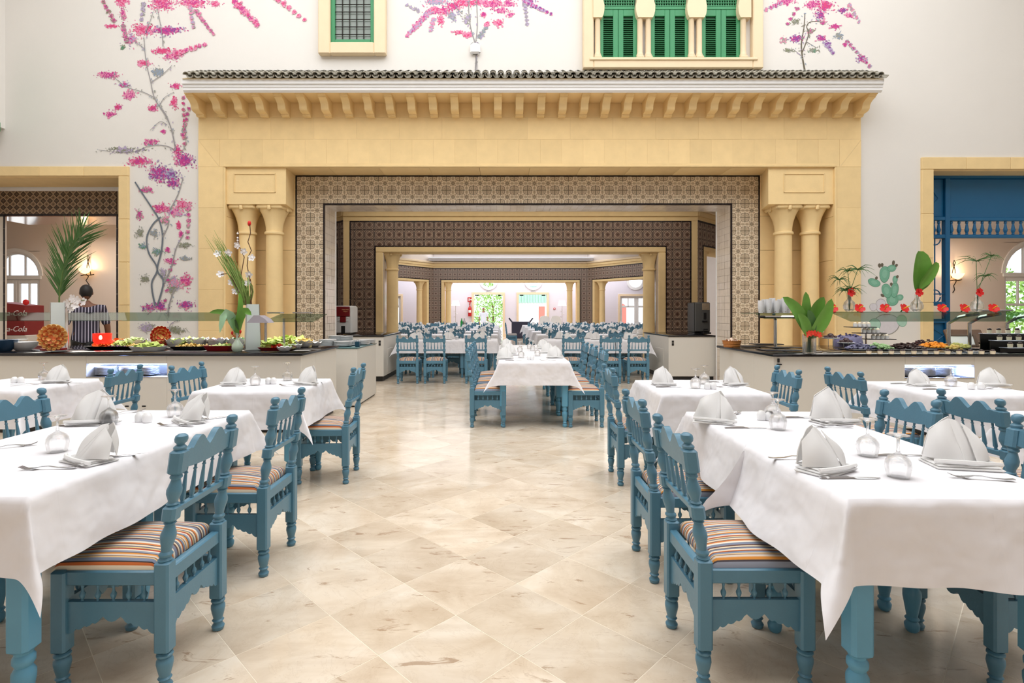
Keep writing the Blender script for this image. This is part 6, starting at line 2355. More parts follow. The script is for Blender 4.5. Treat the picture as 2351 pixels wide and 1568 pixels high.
# orchid stems in the right vase
vb = v2.location
os_ = thing('orchid_branches', 'tall curving twigs with white and red blossoms and long grass in the right vase', 'flower', (vb.x, vb.y, CZ + .45))
def rel(px_, py_, y=None):
    y = y or vb.y
    p = P(px_, py_, y)
    return Vector((p.x - vb.x, p.y - vb.y, p.z - CZ - .45))
m = MB()
for pl in (((578, 700), (574, 640), (566, 610), (569, 590), (576, 575), (568, 555), (574, 535), (575, 515)), ((566, 700), (560, 660), (552, 630), (560, 590), (548, 565), (546, 530)),
           ((560, 695), (535, 640), (522, 628), (505, 630)), ((575, 698), (578, 670), (574, 640))):
    m.tube([rel(*q) + Vector((0, R.uniform(-.02, .02), 0)) for q in pl], .0055, 5)
m.build('twigs', m_brown, os_)
m = MB()
for q in ((500, 583), (525, 580), (506, 630), (532, 648), (541, 668), (561, 577), (579, 592), (572, 630), (546, 563), (570, 650)):
    c = rel(*q)
    petals(m, c, .045, 5, R.uniform(0, 2), (R.uniform(-.4, .4), -1, R.uniform(-.4, .4)), .8, .4)
    m.ball(c, .02, n=8, m=5)
for y in (536, 546, 552): m.ball(rel(545.5, y), .012, n=6, m=4)
m.build('blossoms', m_petal, os_, 0)
m = MB()
c = rel(572.5, 513)
m.ball(c, .022, .022, .034, 8, 6)
m.build('red_bud', m_red, os_)
m = MB()
for k in range(40):
    e = R.choice(((478, 532), (490, 540), (500, 560), (505, 575), (520, 590), (540, 610), (575, 640), (560, 640)))
    a = rel(568 + R.uniform(-8, 8), 700)
    b = rel(e[0] + R.uniform(-9, 14), e[1] + R.uniform(-12, 18))
    mid = a.lerp(b, .5) + Vector((R.uniform(-.02, .06), R.uniform(-.06, .06), .03))
    leaf_blade(m, [a, mid, b], lambda u: .008 * (1 - u) + .0012, 5)
m.build('grass_blades', M('grass_blade_green', (122, 148, 72), .5, var=.25, scale=12), os_, 0)['kind'] = 'stuff'
# bud vase with broad leaves
p = ctop(545, 807)
bv = thing('bud_vase', 'small round glass bud vase with broad striped leaves and red buds on the salad counter', 'vase', p)
MB().lathe([(.0, 0), (.045, 0), (.062, .03), (.06, .075), (.03, .12), (.016, .15), (.014, .20), (.022, .215), (.017, .215), (.0, .2)], 18, cap=False).build('vase_body', M('milky_green_glass', (188, 206, 186), .2, coat=.5), bv)
for pts, wd, mt in (([(0, 0, .2), (-.03, -.02, .36), (-.10, -.08, .44), (-.14, -.12, .22)], .05, m_pale), ([(0, 0, .2), (.05, -.04, .38), (.12, -.06, .47), (.2, -.08, .42)], .05, m_leaf),
                    ([(0, 0, .2), (-.05, 0, .38), (-.2, .02, .46), (-.34, .03, .45)], .035, m_leaf), ([(0, 0, .2), (.01, .03, .40), (.02, .04, .58), (.0, .05, .68)], .03, m_leaf), ([(0, 0, .22), (-.02, -.05, .33), (-.02, -.1, .37), (.04, -.15, .24)], .045, m_leafd)):
    m = MB()
    leaf_blade(m, pts, lambda u, w_=wd: w_ * math.sin(PI * min(1, .08 + .92 * u)) ** .7 + .001, 8, .25)
    m.build('leaf', mt, bv, 60)
m = MB()
for x, z in ((-.05, .20), (.045, .215)):
    m.tube([(x * .3, 0, .16), (x, -.02, z)], .004, 5)
    m.ball((x, -.02, z + .015), .013, .013, .022, 7, 5)
m.build('red_bud', m_red, bv)
# candle lantern
p = ctop(235, 803)
m_cand = emit('lit_red_glass', (255, 36, 20), 1.3)
m_cand.node_tree.nodes['Principled BSDF'].inputs['Alpha'].default_value = .62
cn = thing('candle_lantern', 'glowing red candle lantern in the middle of the salad counter', 'lantern', (p.x * (p.y + .2) / p.y, p.y + .2, p.z))
MB().lathe([(.07, .06), (.095, .09), (.10, .19), (.096, .19), (.08, .09), (.0, .08)], 20, cap=False).build('glass_bowl', m_cand, cn)
MB().ball((0, -.03, .14), .018, .018, .03).build('flame', emit('candle_flame', (255, 230, 190), 14), cn)
MB().lathe([(.0, 0), (.06, 0), (.03, .03), (.05, .06), (.0, .07)], 14).build('foot', m_redtray, cn)
# salads
FD = lambda nm, mt, *a: (nm, mt, *a)
tray('black tray of mixed salads under the red lantern', 245, 803, .62, .34, .04, m_black, (FD('shredded_carrot', m_carrot, -.6, .2, .35, .6, .06, 60, .03), FD('lettuce', m_lettuce, .1, .3, .35, .6, .09, 60, .04), FD('red_cabbage', m_cabbage, .2, -.5, .4, .4, .04, 50, .02), FD('pasta_salad', m_pasta, .7, .1, .3, .7, .05, 50, .025)))
tray('white oval dish of lettuce in front of the carved red melon', 328, 806, .36, .20, .05, m_china, (FD('lettuce', m_lettuce, 0, .1, .8, .8, .09, 90, .04),))
tray('black tray of pasta salad left of the red trays', 425, 804, .42, .28, .045, m_black, (FD('pasta_salad', m_pasta, 0, 0, .85, .85, .06, 110, .025),))
tray('red tray with lettuce and yellow flower behind the pasta salad', 415, 799, .30, .2, .03, m_redtray, (FD('lettuce', m_lettuce, 0, .2, .8, .8, .1, 90, .045), FD('yellow_flower', m_yellow, -.3, 0, .2, .3, .12, 20, .025)))
tray('red tray of sliced vegetables at the right of the salad counter', 496, 806, .34, .3, .06, m_redtray, (FD('cucumber_slices', m_cucumber, 0, .1, .8, .8, .07, 90, .03),))
tray('dark red platter with lettuce and tomatoes by the right vase', 628, 805, .40, .22, .035, m_redtray, (FD('lettuce', m_lettuce, -.4, .3, .55, .7, .10, 110, .05), FD('tomato_slices', m_tomato, .1, -.3, .3, .5, .07, 40, .03), FD('cucumber_slices', m_cucumber, .6, 0, .4, .7, .06, 60, .03)))
tray('large lettuce platter at the right end of the salad counter', 650, 797.5, .56, .28, .03, m_china, (FD('lettuce', m_lettuce, 0, 0, .9, .9, .13, 200, .05),))
BG = 'scalloped white salad bowls'
scallop_bowl('scalloped bowl of shredded carrot in the back row of the salad counter', 272, 798, .13, .10, ('shredded_carrot', m_carrot, .06, 60), BG)
scallop_bowl('scalloped bowl of pale salad left of the carved red melon', 312, 798, .13, .10, ('cucumber_slices', m_cucumber, .08, 60), BG)
scallop_bowl('scalloped bowl of green salad right of the carved red melon', 404, 798, .13, .11, ('lettuce', m_lettuce, .05, 60), BG)
scallop_bowl('scalloped bowl of chopped salad in the back row', 452, 798, .14, .12, ('cucumber_slices', m_cucumber, .05, 60), BG)
scallop_bowl('scalloped bowl of red cabbage in the back row', 497, 798, .13, .115, ('red_cabbage', m_cabbage, .05, 60), BG)
scallop_bowl('scalloped bowl behind the glass bud vase', 544, 798, .13, .115, ('lettuce', m_leafd, .06, 40), BG)
scallop_bowl('front left scalloped bowl of dip at the right counter end', 653, 807, .085, .055, ('dip', m_china, .02, 10), BG)
scallop_bowl('middle scalloped bowl of dip at the right counter end', 678, 801, .085, .055, ('dip', m_china, .02, 10), BG)
scallop_bowl('scalloped bowl of yellow corn at the right counter end', 700, 797, .12, .085, ('corn', m_pasta, .06, 80), BG)
scallop_bowl('rear right scalloped bowl at the right counter end', 722, 796, .10, .06, None, BG)
for px_, py_, c, lb in ((666, 799, (150, 140, 40), 'green oil bottle among the salads'), (711, 797, (226, 206, 150), 'pale dressing bottle at the right counter end')):
    p = ctop(px_, py_)
    tag(MB().lathe([(.0, 0), (.028, 0), (.028, .07), (.012, .1), (.012, .125), (.0, .125)], 12).build('oil_bottle', M('oil_' + str(c[0]), c, .15), loc=p), lb, 'bottle')

# ---- right counter
p = ctop(1680, 797)
bk = thing('wicker_basket', 'small wicker basket of wrapped sweets at the left end of the dessert counter', 'basket', p)
m = MB()
n = 26
rs = []
for rr, z in ((.78, 0), (.86, .02), (.84, .035), (.93, .05), (.91, .065), (1.0, .085), (.95, .085), (.74, .01)):
    rs.append([m.vert((.125 * rr * math.cos(2 * PI * k / n), .09 * rr * math.sin(2 * PI * k / n), z)) for k in range(n)])
m.loft(rs, True, True)
m.build('weave', M('wicker', (176, 112, 52), .6, var=.4, scale=60), bk, 20)
m = MB()
scatter_leaves(m, 0, 0, .07, .10, .07, .05, 40, .022, 1)
o = m.build('wrapped_sweets', M('sweet_wrapper', (236, 204, 184), .4, var=.3, scale=60), bk, 0)
o['kind'] = 'stuff'
def slate(label, px_, py_, w_, d_, rz=0, dz=0):
    p = ctop(px_, py_)
    return tag(MB().cbox(-w_ / 2, w_ / 2, 0, d_, dz + .001, dz + .013, .005).build('slate_tray', M('dark_slate', (48, 48, 54), .25) if not bpy.data.materials.get('dark_slate') else bpy.data.materials['dark_slate'], loc=p), label, 'tray', 'black trays at the left end of the dessert counter')
slate('lower black tray at the corner of the dessert counter', 1800, 806, .42, .28)
slate('front black tray overlapping the corner one', 1812, 803, .36, .25, 0, .016)
slate('wide black tray behind the corner trays', 1755, 797, .5, .3)
slate('upper black tray lying on the wide one', 1770, 795, .36, .26, 0, .016)
p = ctop(1858, 812)
gv = thing('cylinder_vase', 'clear cylinder vase with large glossy green leaves and a ring of red flowers', 'vase', (p.x, p.y, p.z))
MB().lathe([(.068, 0), (.068, .21), (.062, .21), (.062, .01), (.0, .01)], 20, cap=False).build('glass', m_glass, gv)
MB().lathe([(.0, .012), (.06, .012), (.06, .13), (.0, .13)], 16).build('water', m_glass, gv)
m = MB()
for k in range(12): m.tube([(R.uniform(-.04, .04), R.uniform(-.04, .04), .015), (R.uniform(-.03, .03), R.uniform(-.03, .03), .24)], .005, 5)
m.build('stems', m_stem, gv)
def lf(pts, wd, mt=m_leaf, f=.3):
    m = MB()
    leaf_blade(m, pts, lambda u: wd * (math.sin(PI * min(1, .06 + .94 * u)) ** .65) + .002, 10, f)
    m.build('leaf', mt, gv, 70)
lf([(0, 0, .18), (-.07, 0, .34), (-.17, -.01, .50), (-.30, -.02, .62)], .075)
lf([(0, .02, .18), (-.02, .03, .36), (-.02, .04, .52), (-.01, .05, .68)], .062)
lf([(0, 0, .18), (.05, .02, .36), (.10, .03, .50), (.18, .03, .62)], .08)
lf([(0, -.02, .18), (.08, -.03, .30), (.16, -.03, .44), (.22, -.04, .60)], .075)
lf([(0, -.03, .18), (-.06, -.05, .26), (-.10, -.06, .36), (-.16, -.07, .44)], .06)
lf([(0, -.02, .18), (.01, -.03, .30), (-.005, -.03, .40), (-.03, -.03, .48)], .05, m_leafd)
m = MB()
for x, z in ((-.055, .215), (-.02, .225), (.02, .225), (.055, .215), (.075, .21)):
    petals(m, (x, -.055, z), .035, 5, R.uniform(0, 2), (x * 4, -1, .2), .8, .2)
m.build('red_flowers', M('coral_red_petal', (226, 60, 36), .5, var=.15, scale=30), gv, 0)
# hibiscus on the shelf, bulb vases
SHZ = 1.3635
def hibiscus_mesh():
    m = MB()
    petals(m, (0, 0, .035), .05, 5, .4, (0, -1, .5), .95, .25)
    m.mi = 1
    m.tube([(0, 0, .035), (0, -.04, .055), (.005, -.055, .06)], .005, 6)
    m.mi = 2
    m.tube([(0, .03, .004), (0, .01, .03)], .006, 6)
    return m
hib = hibiscus_mesh().mesh('hibiscus', [m_red, m_yellow, m_stem], 60)
for k, px_ in enumerate((1911, 1973, 2032, 2075, 2163, 2213, 2280)):
    nm = ('first', 'second', 'third', 'fourth', 'fifth', 'sixth', 'seventh')[k]
    tag(link('hibiscus', hib, None, (PX(px_, 6.25), 6.25, SHZ - .008), (0, 0, R.uniform(-.4, .4)), (1.2, 1.2, 1.2)), '%s red hibiscus from the left lying on the long glass shelf' % nm, 'flower', 'red hibiscus on the glass shelf')
def bulb(label, px_, deco):
    v = thing('bulb_vase', label, 'vase', (PX(px_, 6.4), 6.4, SHZ))
    MB().lathe([(.0, 0), (.035, 0), (.062, .035), (.066, .07), (.055, .11), (.028, .14), (.02, .165), (.02, .2), (.024, .205), (.018, .205), (.016, .16), (.05, .1), (.058, .07), (.05, .03), (.0, .008)], 20, cap=False).build('glass', m_glass, v)
    MB().lathe([(.0, .01), (.05, .03), (.055, .07), (.045, .1), (.0, .1)], 16).build('water', m_glass, v)
    m = MB()
    petals(m, (0, -.03, .225), .05, 5, .3, (0, -1, .1), .95, .2)
    petals(m, (.02, -.02, .25), .035, 5, .8, (.4, -1, .3), .95, .2)
    m.build('red_flower', m_red, v, 0)
    if deco == 'leaf':
        for pts, wd in (([(0, 0, .05), (.0, 0, .25), (.03, .01, .45), (.05, .02, .72)], .13), ([(0, 0, .05), (.02, -.02, .28), (.10, -.04, .42), (.20, -.05, .58)], .06)):
            m = MB()
            leaf_blade(m, pts, lambda u, w_=wd: w_ * (math.sin(PI * max(0, min(1, (u - .30) / .72))) ** .6 if u > .30 else .0) + .004, 14, .45)
            m.build('leaf', m_leaf, v, 70)
    else:
        for sx_, (ex, ez), tl in deco:
            m = MB()
            m.tube([(0, 0, .02), (sx_ * .3, 0, .3), (ex, 0, ez)], .0035, 5)
            for k in range(13):
                a = 2 * PI * k / 13 + R.uniform(-.2, .2)
                d = Vector((math.cos(a), math.sin(a) * .7, R.uniform(-.35, .45))).normalized()
                ln = tl * R.uniform(.7, 1.1)
                b = Vector((ex, 0, ez))
                leaf_blade(m, [b, b + d * ln * .5 + Vector((0, 0, .02)), b + d * ln - Vector((0, 0, .03))], lambda u: .006 * (1 - u) + .001, 4)
            m.build('papyrus_stem', m_leafd, v, 0)
bulb('round glass vase with papyrus and red flower, left one on the glass shelf', 1950, [(-.1, (-.12, .38), .16), (.1, (.10, .50), .2), (0, (-.02, .48), .13), (.05, (.03, .27), .15), (-.06, (-.05, .25), .14)])
bulb('round glass vase with one big folded green leaf, middle one on the glass shelf', 2105, 'leaf')
bulb('round glass vase with papyrus, rightmost on the long glass shelf', 2243, [(0, (-.01, .60), .22), (.1, (.17, .66), .12), (.05, (.10, .42), .12)])
# desserts
m_choc = M('chocolate', (62, 38, 40), .35, var=.4, scale=40)
m_cakeb = M('frosted_violet_cake', (120, 116, 150), .5, var=.4, scale=26)
m_mint = M('mint_squares', (160, 190, 140), .5, var=.2, scale=30)
m_orange = M('orange_fruit', (238, 148, 40), .4, var=.2, scale=30)
m_cream = M('cream', (236, 224, 200), .5, var=.08)
m_acr = M('clear_acrylic', (186, 186, 210), .1, var=.02, coat=.6)
def cake_stand(label, px_, py_, levels, d_off=.2):
    p = ctop(px_, py_)
    t = thing('dessert_stand', label, 'stand', (p.x, p.y + d_off, p.z))
    for k, (dx, z, r) in enumerate(levels):
        MB().lathe([(.0, z - .006), (r * .9, z - .006), (r, z), (r, z + .006), (.0, z + .004)], 20, (dx, 0, 0)).build('plate', m_china, t)
        m = MB()
        for q in (-.03, .03): m.tube([(dx + q, 0, 0), (dx + q, 0, z - .004)], .004, 6)
        m.build('legs', m_steel, t)
        m = MB()
        for q in range(7):
            a = 2 * PI * q / 7
            m.ball((dx + r * .6 * math.cos(a), r * .6 * math.sin(a), z + .018), .020, .018, .016, 7, 5)
        m.ball((dx, 0, z + .03), r * .4, r * .4, .035, 8, 5)
        m.build('chocolates', m_choc, t)
    return t
cake_stand('white three-level dessert stand beside the leaf vase', 1900, 800, ((-.02, .20, .085), (.16, .12, .10), (.36, .06, .10)))
p = ctop(1988, 800)
ck = thing('frosted_cake', 'big violet-frosted cake roll behind the dessert stand', 'cake', (p.x, p.y + .35, p.z))
m = MB()
m.lathe([(.0, 0), (.165, 0), (.17, .06), (.15, .13), (.0, .14)], 20)
m.build('cake_body', m_cakeb, ck)
m = MB()
scatter_leaves(m, 0, 0, .11, .15, .13, .06, 120, .03, .8)
o = m.build('chocolate_curls', m_cakeb, ck, 0)
o['kind'] = 'stuff'
def flatpile(label, px_, py_, w_, d_, h, mat, n=120, sz_=.018, off=.05):
    p = ctop(px_, py_)
    t = thing('dessert_tray', label, 'tray', (p.x, p.y + off + d_ / 2, p.z))
    MB().cbox(-w_ / 2, w_ / 2, -d_ / 2, d_ / 2, 0, .014, .005).build('tray_body', bpy.data.materials['dark_slate'], t)
    m = MB()
    for k in range(n):
        a, r = R.uniform(0, 2 * PI), math.sqrt(R.random())
        x, y = w_ * .45 * r * math.cos(a), d_ * .45 * r * math.sin(a)
        s_ = sz_ * R.uniform(.6, 1.0)
        m.T = Matrix.Translation((x, y, .014 + s_ * .5 + h * .75 * (1 - r * r) * R.random())) @ Matrix.Rotation(R.uniform(0, 3), 4, 'Z') @ Matrix.Rotation(R.uniform(-.5, .5), 4, 'X')
        m.cbox(-s_, s_, -s_ * .8, s_ * .8, -s_ * .6, s_ * .6, s_ * .25)
    o = m.build('dessert_pieces', mat, t, 40)
    o['kind'] = 'stuff'
    return t
flatpile('tray of dark chocolate pieces below the violet cake', 2005, 806, .4, .3, .08, m_cakeb)
flatpile('tray of pale mint green squares on the dessert counter', 2048, 806, .34, .34, .08, m_mint, 120, .02)
flatpile('tray of chocolate cake squares in the middle of the dessert counter', 2115, 806, .46, .36, .09, m_choc, 160)
flatpile('long tray of dark chocolates at the back of the dessert counter', 2150, 799, .56, .2, .11, m_choc, 160)
flatpile('tray of bright orange fruit pieces on the dessert counter', 2180, 803, .30, .34, .08, m_orange, 140, .022)
flatpile('tray of yellow green cake squares on the dessert counter', 2232, 804, .34, .36, .07, M('pistachio_cake', (190, 186, 110), .5, var=.2, scale=30), 130, .02)
flatpile('small tray of biscuits beside the orange fruit', 2206, 806, .14, .2, .05, m_pasta, 40, .02, .0)
# tiered slate stand with cream cups, and the sloped stand on the right
dc_me = MB()
dc_me.lathe([(.0, 0), (.022, 0), (.026, .04), (.0, .04)], 10)
dc_me.mi = 1
dc_me.ball((0, 0, .045), .022, .022, .018, 8, 5)
dcm = dc_me.mesh('dessert_cup', [m_cream, m_choc])
dcw = dc_me.mesh('dessert_cup', [m_white, m_cream])
st_ = thing('tiered_stand', 'three-level black slate stand with pale cream cups in front of the painted cactus', 'stand', (ctop(2055, 800).x, ctop(2055, 800).y + .45, CZ + .002))
for k, (dx, z, w_) in enumerate(((-.14, .25, .32), (-.02, .17, .34), (.10, .09, .36))):
    MB().cbox(dx - w_ / 2, dx + w_ / 2, -.1, .1, z, z + .01, .003).build('slate_shelf', bpy.data.materials['dark_slate'], st_)
    for q in range(4):
        tag(link('dessert_cup', dcw, None, (st_.location.x + dx - .09 + .06 * q, st_.location.y - .04, st_.location.z + z + .0105)),
            '%s cream cup on the %s shelf of the slate stand' % (('leftmost', 'second', 'third', 'rightmost')[q], ('top', 'middle', 'lower')[k]), 'dessert', 'cream cups on the slate stand')
MB().tube([(-.02, .06, 0), (-.02, .06, .25)], .012, 6).build('post', m_steel, st_)
ts_ = thing('stepped_stand', 'pale stepped acrylic stand of chocolate cups at the right end of the dessert counter', 'stand', (PX(2335, 6.25), 6.25, CZ + .002))
for k in range(3):
    z = .055 + .075 * k
    y = -.16 + .13 * k
    MB().cbox(-.30, .5, y - .06, y + .07, z - .008, z, .003).build('step', m_acr, ts_)
    MB().box(-.29, .5, y + .05, y + .06, 0, z - .008).build('gap_riser', m_black, ts_, 0)  # black colour stands in for the dark gaps under the steps
    for q in range(5):
        tag(link('dessert_cup', dcm, None, (ts_.location.x - .24 + .11 * q, ts_.location.y + y - .01, ts_.location.z + z + .0005)),
            '%s chocolate cup on the %s step of the acrylic stand' % (('first', 'second', 'third', 'fourth', 'fifth')[q], ('low', 'middle', 'top')[k]), 'dessert', 'chocolate cups on the acrylic stand')
for k in range(12):
    px_ = 1999 + k * 26
    p = ctop(px_, 813)
    tag(link('dessert_cup', dcm, None, (p.x, p.y + .03, CZ + .0015), (0, 0, k), (1.0, 1.0, .8)), '%s small layered dessert cup along the front edge of the counter' %
        ('first', 'second', 'third', 'fourth', 'fifth', 'sixth', 'seventh', 'eighth', 'ninth', 'tenth', 'eleventh', 'twelfth')[k], 'dessert', 'dessert cups along the front edge')
wd = thing('wooden_tray', 'tilted wooden tray with bread behind the framed plate on the dessert counter', 'tray', (PX(2222, 6.9), 6.9, CZ + .002))
m = MB()
m.T = Matrix.Translation((0, 0, .05)) @ Matrix.Rotation(-.5, 4, 'X') @ Matrix.Identity(4)
m.cbox(-.24, .24, -.02, .02, .0, .2, .01)
m.build('board', M('dark_wood', (92, 66, 48), .5, var=.4, scale=8), wd)
pf = thing('framed_plate', 'small square white dish in a dark wooden frame standing on the dessert counter', 'dish', (PX(2213, 6.7), 6.7, CZ + .002))
m = MB()
frame_t = Matrix.Translation((0, 0, .02)) @ Matrix.Rotation(-.35, 4, 'X')
m.T = frame_t
for q in ((-.19, -.15, 0, .17), (.15, .19, 0, .17), (-.15, .15, 0, .03), (-.15, .15, .14, .17)): m.cbox(q[0], q[1], -.012, .012, q[2], q[3], .004)
m.build('frame', bpy.data.materials['dark_wood'], pf)
m = MB()
m.T = frame_t
m.box(-.15, .15, -.002, .008, .03, .14)
m.build('dish', m_china, pf, 0)
for px_, lb in ((1890, 'left'), (1935, 'right')):
    p = ctop(px_, 811)
    m = MB()
    m.tube([(-.14, 0, .008), (.0, 0, .012)], .006, 6)
    m.cbox(.0, .12, -.03, .03, .006, .012, .004)
    tag(m.build('cake_server', m_steel, loc=(p.x, p.y + .03, p.z)), 'steel cake server lying at the %s of the dessert stand' % lb, 'server')

# ================================================================= wall paintings
MCOL = {'p1': (212, 70, 122), 'p2': (190, 62, 138), 'p3': (136, 72, 146), 'lp': (222, 138, 170), 'g': (150, 150, 142), 'b': (140, 154, 172), 'o': (128, 132, 104), 's': (150, 146, 148), 'v': (176, 160, 190), 'd': (108, 116, 126),
        'c1': (120, 176, 150), 'c2': (84, 140, 112), 'c3': (170, 206, 188), 'c1b': (136, 188, 164), 'c4': (104, 96, 80), 'c5': (214, 210, 216)}
MM = {k: M('paint_' + k, c, .85, var=.10, scale=20) for k, c in MCOL.items()}
def mural(name, label, clusters, stems, y=WALL - .002, seed=1, dens=1.0, size=1.0):
    rr = random.Random(seed)
    keys = list(MCOL)
    m = MB()
    lay = [0]
    def poly(px_, py_, pts):
        lay[0] += 1
        yy = y - .0000012 * lay[0]
        m.face([m.vert((PX(px_ + a, y), yy, PZ(py_ + b, y))) for a, b in pts])
    for cols, cx, cy, rx, ry in clusters:
        n = int(min(330, (16 + rx * ry * .75) * dens))
        for k in range(n):
            soft = k < n * .3
            a, r = rr.uniform(0, 2 * PI), min(1.7, abs(rr.gauss(0, .62)))
            x, yv = cx + rx * r * math.cos(a), cy + ry * r * math.sin(a)
            ck_ = cols[rr.randrange(len(cols))]
            if soft: ck_ = 'lp' if ck_ in ('p1', 'p2') else ('v' if ck_ == 'p3' else ck_)
            m.mi = keys.index(ck_)
            s_ = (rr.uniform(3.0, 5.5) if soft else rr.uniform(1.5, 3.6)) * size * (1.15 - .35 * r)
            a2 = rr.uniform(0, PI)
            c, s = math.cos(a2), math.sin(a2)
            wv = rr.uniform(.28, .45) if ck_ in ('g', 'o', 'b', 'c2') else rr.uniform(.45, .9)
            poly(x, yv, [(s_ * (c * u - s * v * wv), s_ * (s * u + c * v * wv)) for u, v in ((-1, 0), (-.4, .7), (.5, .6), (1, 0), (.4, -.7), (-.5, -.6))])
    for col, w0, w1, pts in stems:
        m.mi = keys.index(col)
        # smooth polyline ribbon
        q = []
        for i in range(len(pts) - 1):
            p0, p1, p2, p3 = pts[max(i - 1, 0)], pts[i], pts[i + 1], pts[min(i + 2, len(pts) - 1)]
            for k in range(6):
                f = k / 6
                q.append(tuple(.5 * ((2 * p1[j]) + (p2[j] - p0[j]) * f + (2 * p0[j] - 5 * p1[j] + 4 * p2[j] - p3[j]) * f * f + (3 * p1[j] - p0[j] - 3 * p2[j] + p3[j]) * f ** 3) for j in (0, 1)))
        q.append(pts[-1])
        lay[0] += 1
        yy = y - .0000012 * lay[0]
        row = []
        for i, p in enumerate(q):
            t = i / (len(q) - 1)
            a, b = q[max(i - 1, 0)], q[min(i + 1, len(q) - 1)]
            dx, dy = b[0] - a[0], b[1] - a[1]
            L_ = math.hypot(dx, dy) or 1
            w_ = (w0 + (w1 - w0) * t) * .40
            row.append((m.vert((PX(p[0] - dy / L_ * w_, y), yy, PZ(p[1] + dx / L_ * w_, y))), m.vert((PX(p[0] + dy / L_ * w_, y), yy, PZ(p[1] - dx / L_ * w_, y)))))
        for a, b in zip(row, row[1:]): m.face((a[0], a[1], b[1], b[0]))
        # little leaves along the stem
        if col != 'd' and name != 'cactus_mural':
            for p in q[::3]:
                for k in range(2):
                    m.mi = keys.index(rr.choice(('g', 'g', 'v', 'b')))
                    a2 = rr.uniform(0, 2 * PI)
                    s_ = rr.uniform(1.6, 3.4)
                    ox_, oy_ = rr.uniform(-7, 7), rr.uniform(-6, 6)
                    poly(p[0] + ox_, p[1] + oy_, [(s_ * (math.cos(a2) * u - math.sin(a2) * v), s_ * (math.sin(a2) * u + math.cos(a2) * v)) for u, v in ((-1, 0), (0, .4), (1, 0), (0, -.4))])
    return tag(m.build(name, [MM[k] for k in keys], None, 0), label, 'mural')
def trail(cols, x0, y0, x1, y1, n, r0, r1, sag=0):
    out = []
    for k in range(n):
        t = k / (n - 1)
        out.append((cols, x0 + (x1 - x0) * t, y0 + (y1 - y0) * t + sag * math.sin(PI * t), r0 + (r1 - r0) * t, (r0 + (r1 - r0) * t) * .8))
    return out
A = [(('p1', 'p1', 'lp'), 280, 4, 16, 9), (('p1', 'p1', 'p2', 'lp'), 372, 8, 28, 16), (('p1', 'p2', 'lp'), 445, 6, 36, 10), (('p1', 'lp'), 496, 9, 12, 6), (('lp', 'p2', 'g'), 283, 34, 7, 18), (('p1',), 256, 60, 14, 4),
     (('p1', 'p1', 'lp'), 330, 68, 26, 14), (('p2', 'p3', 'p2'), 384, 70, 38, 10), (('p2', 'v', 'lp'), 300, 92, 15, 12), (('o', 'c2'), 282, 110, 6, 5), (('p1',), 374, 117, 22, 7), (('lp', 'p1', 'p2'), 397, 128, 22, 9), (('p1', 'lp'), 330, 145, 17, 7),
     (('b', 'b', 'g'), 362, 165, 15, 11), (('p2', 'p2', 'lp'), 248, 172, 22, 7), (('p2', 'v'), 286, 195, 14, 6), (('p2', 'lp'), 297, 218, 15, 10), (('p1', 'p2'), 270, 246, 9, 6), (('p2', 'lp'), 252, 262, 12, 6),
     (('p1', 'p2'), 403, 198, 13, 6), (('p1', 'lp'), 400, 235, 7, 14), (('p1', 'p2'), 352, 248, 11, 7), (('p2',), 375, 302, 5, 3), (('p2', 'lp', 'g'), 345, 326, 18, 7), (('g', 'o', 'v'), 290, 345, 40, 7), (('p2', 'p1'), 322, 370, 26, 10),
     (('p2', 'p1'), 408, 345, 8, 12), (('p2', 'p3', 'p2'), 424, 368, 22, 15), (('p2', 'p3'), 365, 398, 22, 20), (('v', 'b', 'p3'), 393, 402, 18, 14), (('p3', 'p2'), 398, 420, 15, 11), (('p2', 'g'), 336, 436, 18, 6),
     (('p2', 'p1', 'lp'), 372, 478, 22, 11), (('p1', 'lp'), 420, 470, 17, 11), (('lp', 'v', 'p2'), 402, 488, 18, 9), (('p2', 'g'), 320, 492, 7, 13), (('p1',), 411, 518, 5, 8), (('p2',), 416, 537, 4, 6), (('p2', 'lp'), 393, 600, 14, 7), (('p2',), 386, 573, 4, 5),
     (('lp', 'v', 'g'), 401, 648, 16, 14), (('p1', 'lp', 'p2'), 428, 645, 13, 16), (('p3', 'p2'), 427, 700, 18, 9), (('p2', 'p3', 'g'), 342, 706, 15, 9), (('p2', 'p3'), 368, 703, 13, 13),
     (('g', 'b'), 355, 535, 12, 8), (('c2', 'g', 'b'), 362, 578, 15, 8), (('g', 'o'), 322, 535, 10, 10), (('b', 'c2'), 329, 565, 8, 7), (('o', 'g'), 425, 562, 14, 7), (('b', 'g'), 425, 593, 14, 5), (('g', 'o'), 334, 640, 11, 9), (('g', 'v'), 375, 628, 7, 12),
     (('g', 'o'), 405, 758, 26, 9), (('g', 'v'), 340, 752, 18, 10), (('g', 'o'), 395, 665, 8, 8), (('g', 'o', 'lp'), 378, 505, 10, 7)]
A += trail(('p1', 'lp', 'p2'), 540, 4, 592, 58, 8, 9, 5) + trail(('p1', 'lp'), 640, 0, 700, 46, 6, 7, 3) + trail(('lp', 'g', 'p2'), 450, 25, 490, 78, 8, 5, 3) + trail(('lp', 'v', 'g'), 438, 20, 445, 62, 5, 5, 3) + trail(('p1', 'lp', 'p2'), 408, 122, 470, 103, 7, 7, 3)
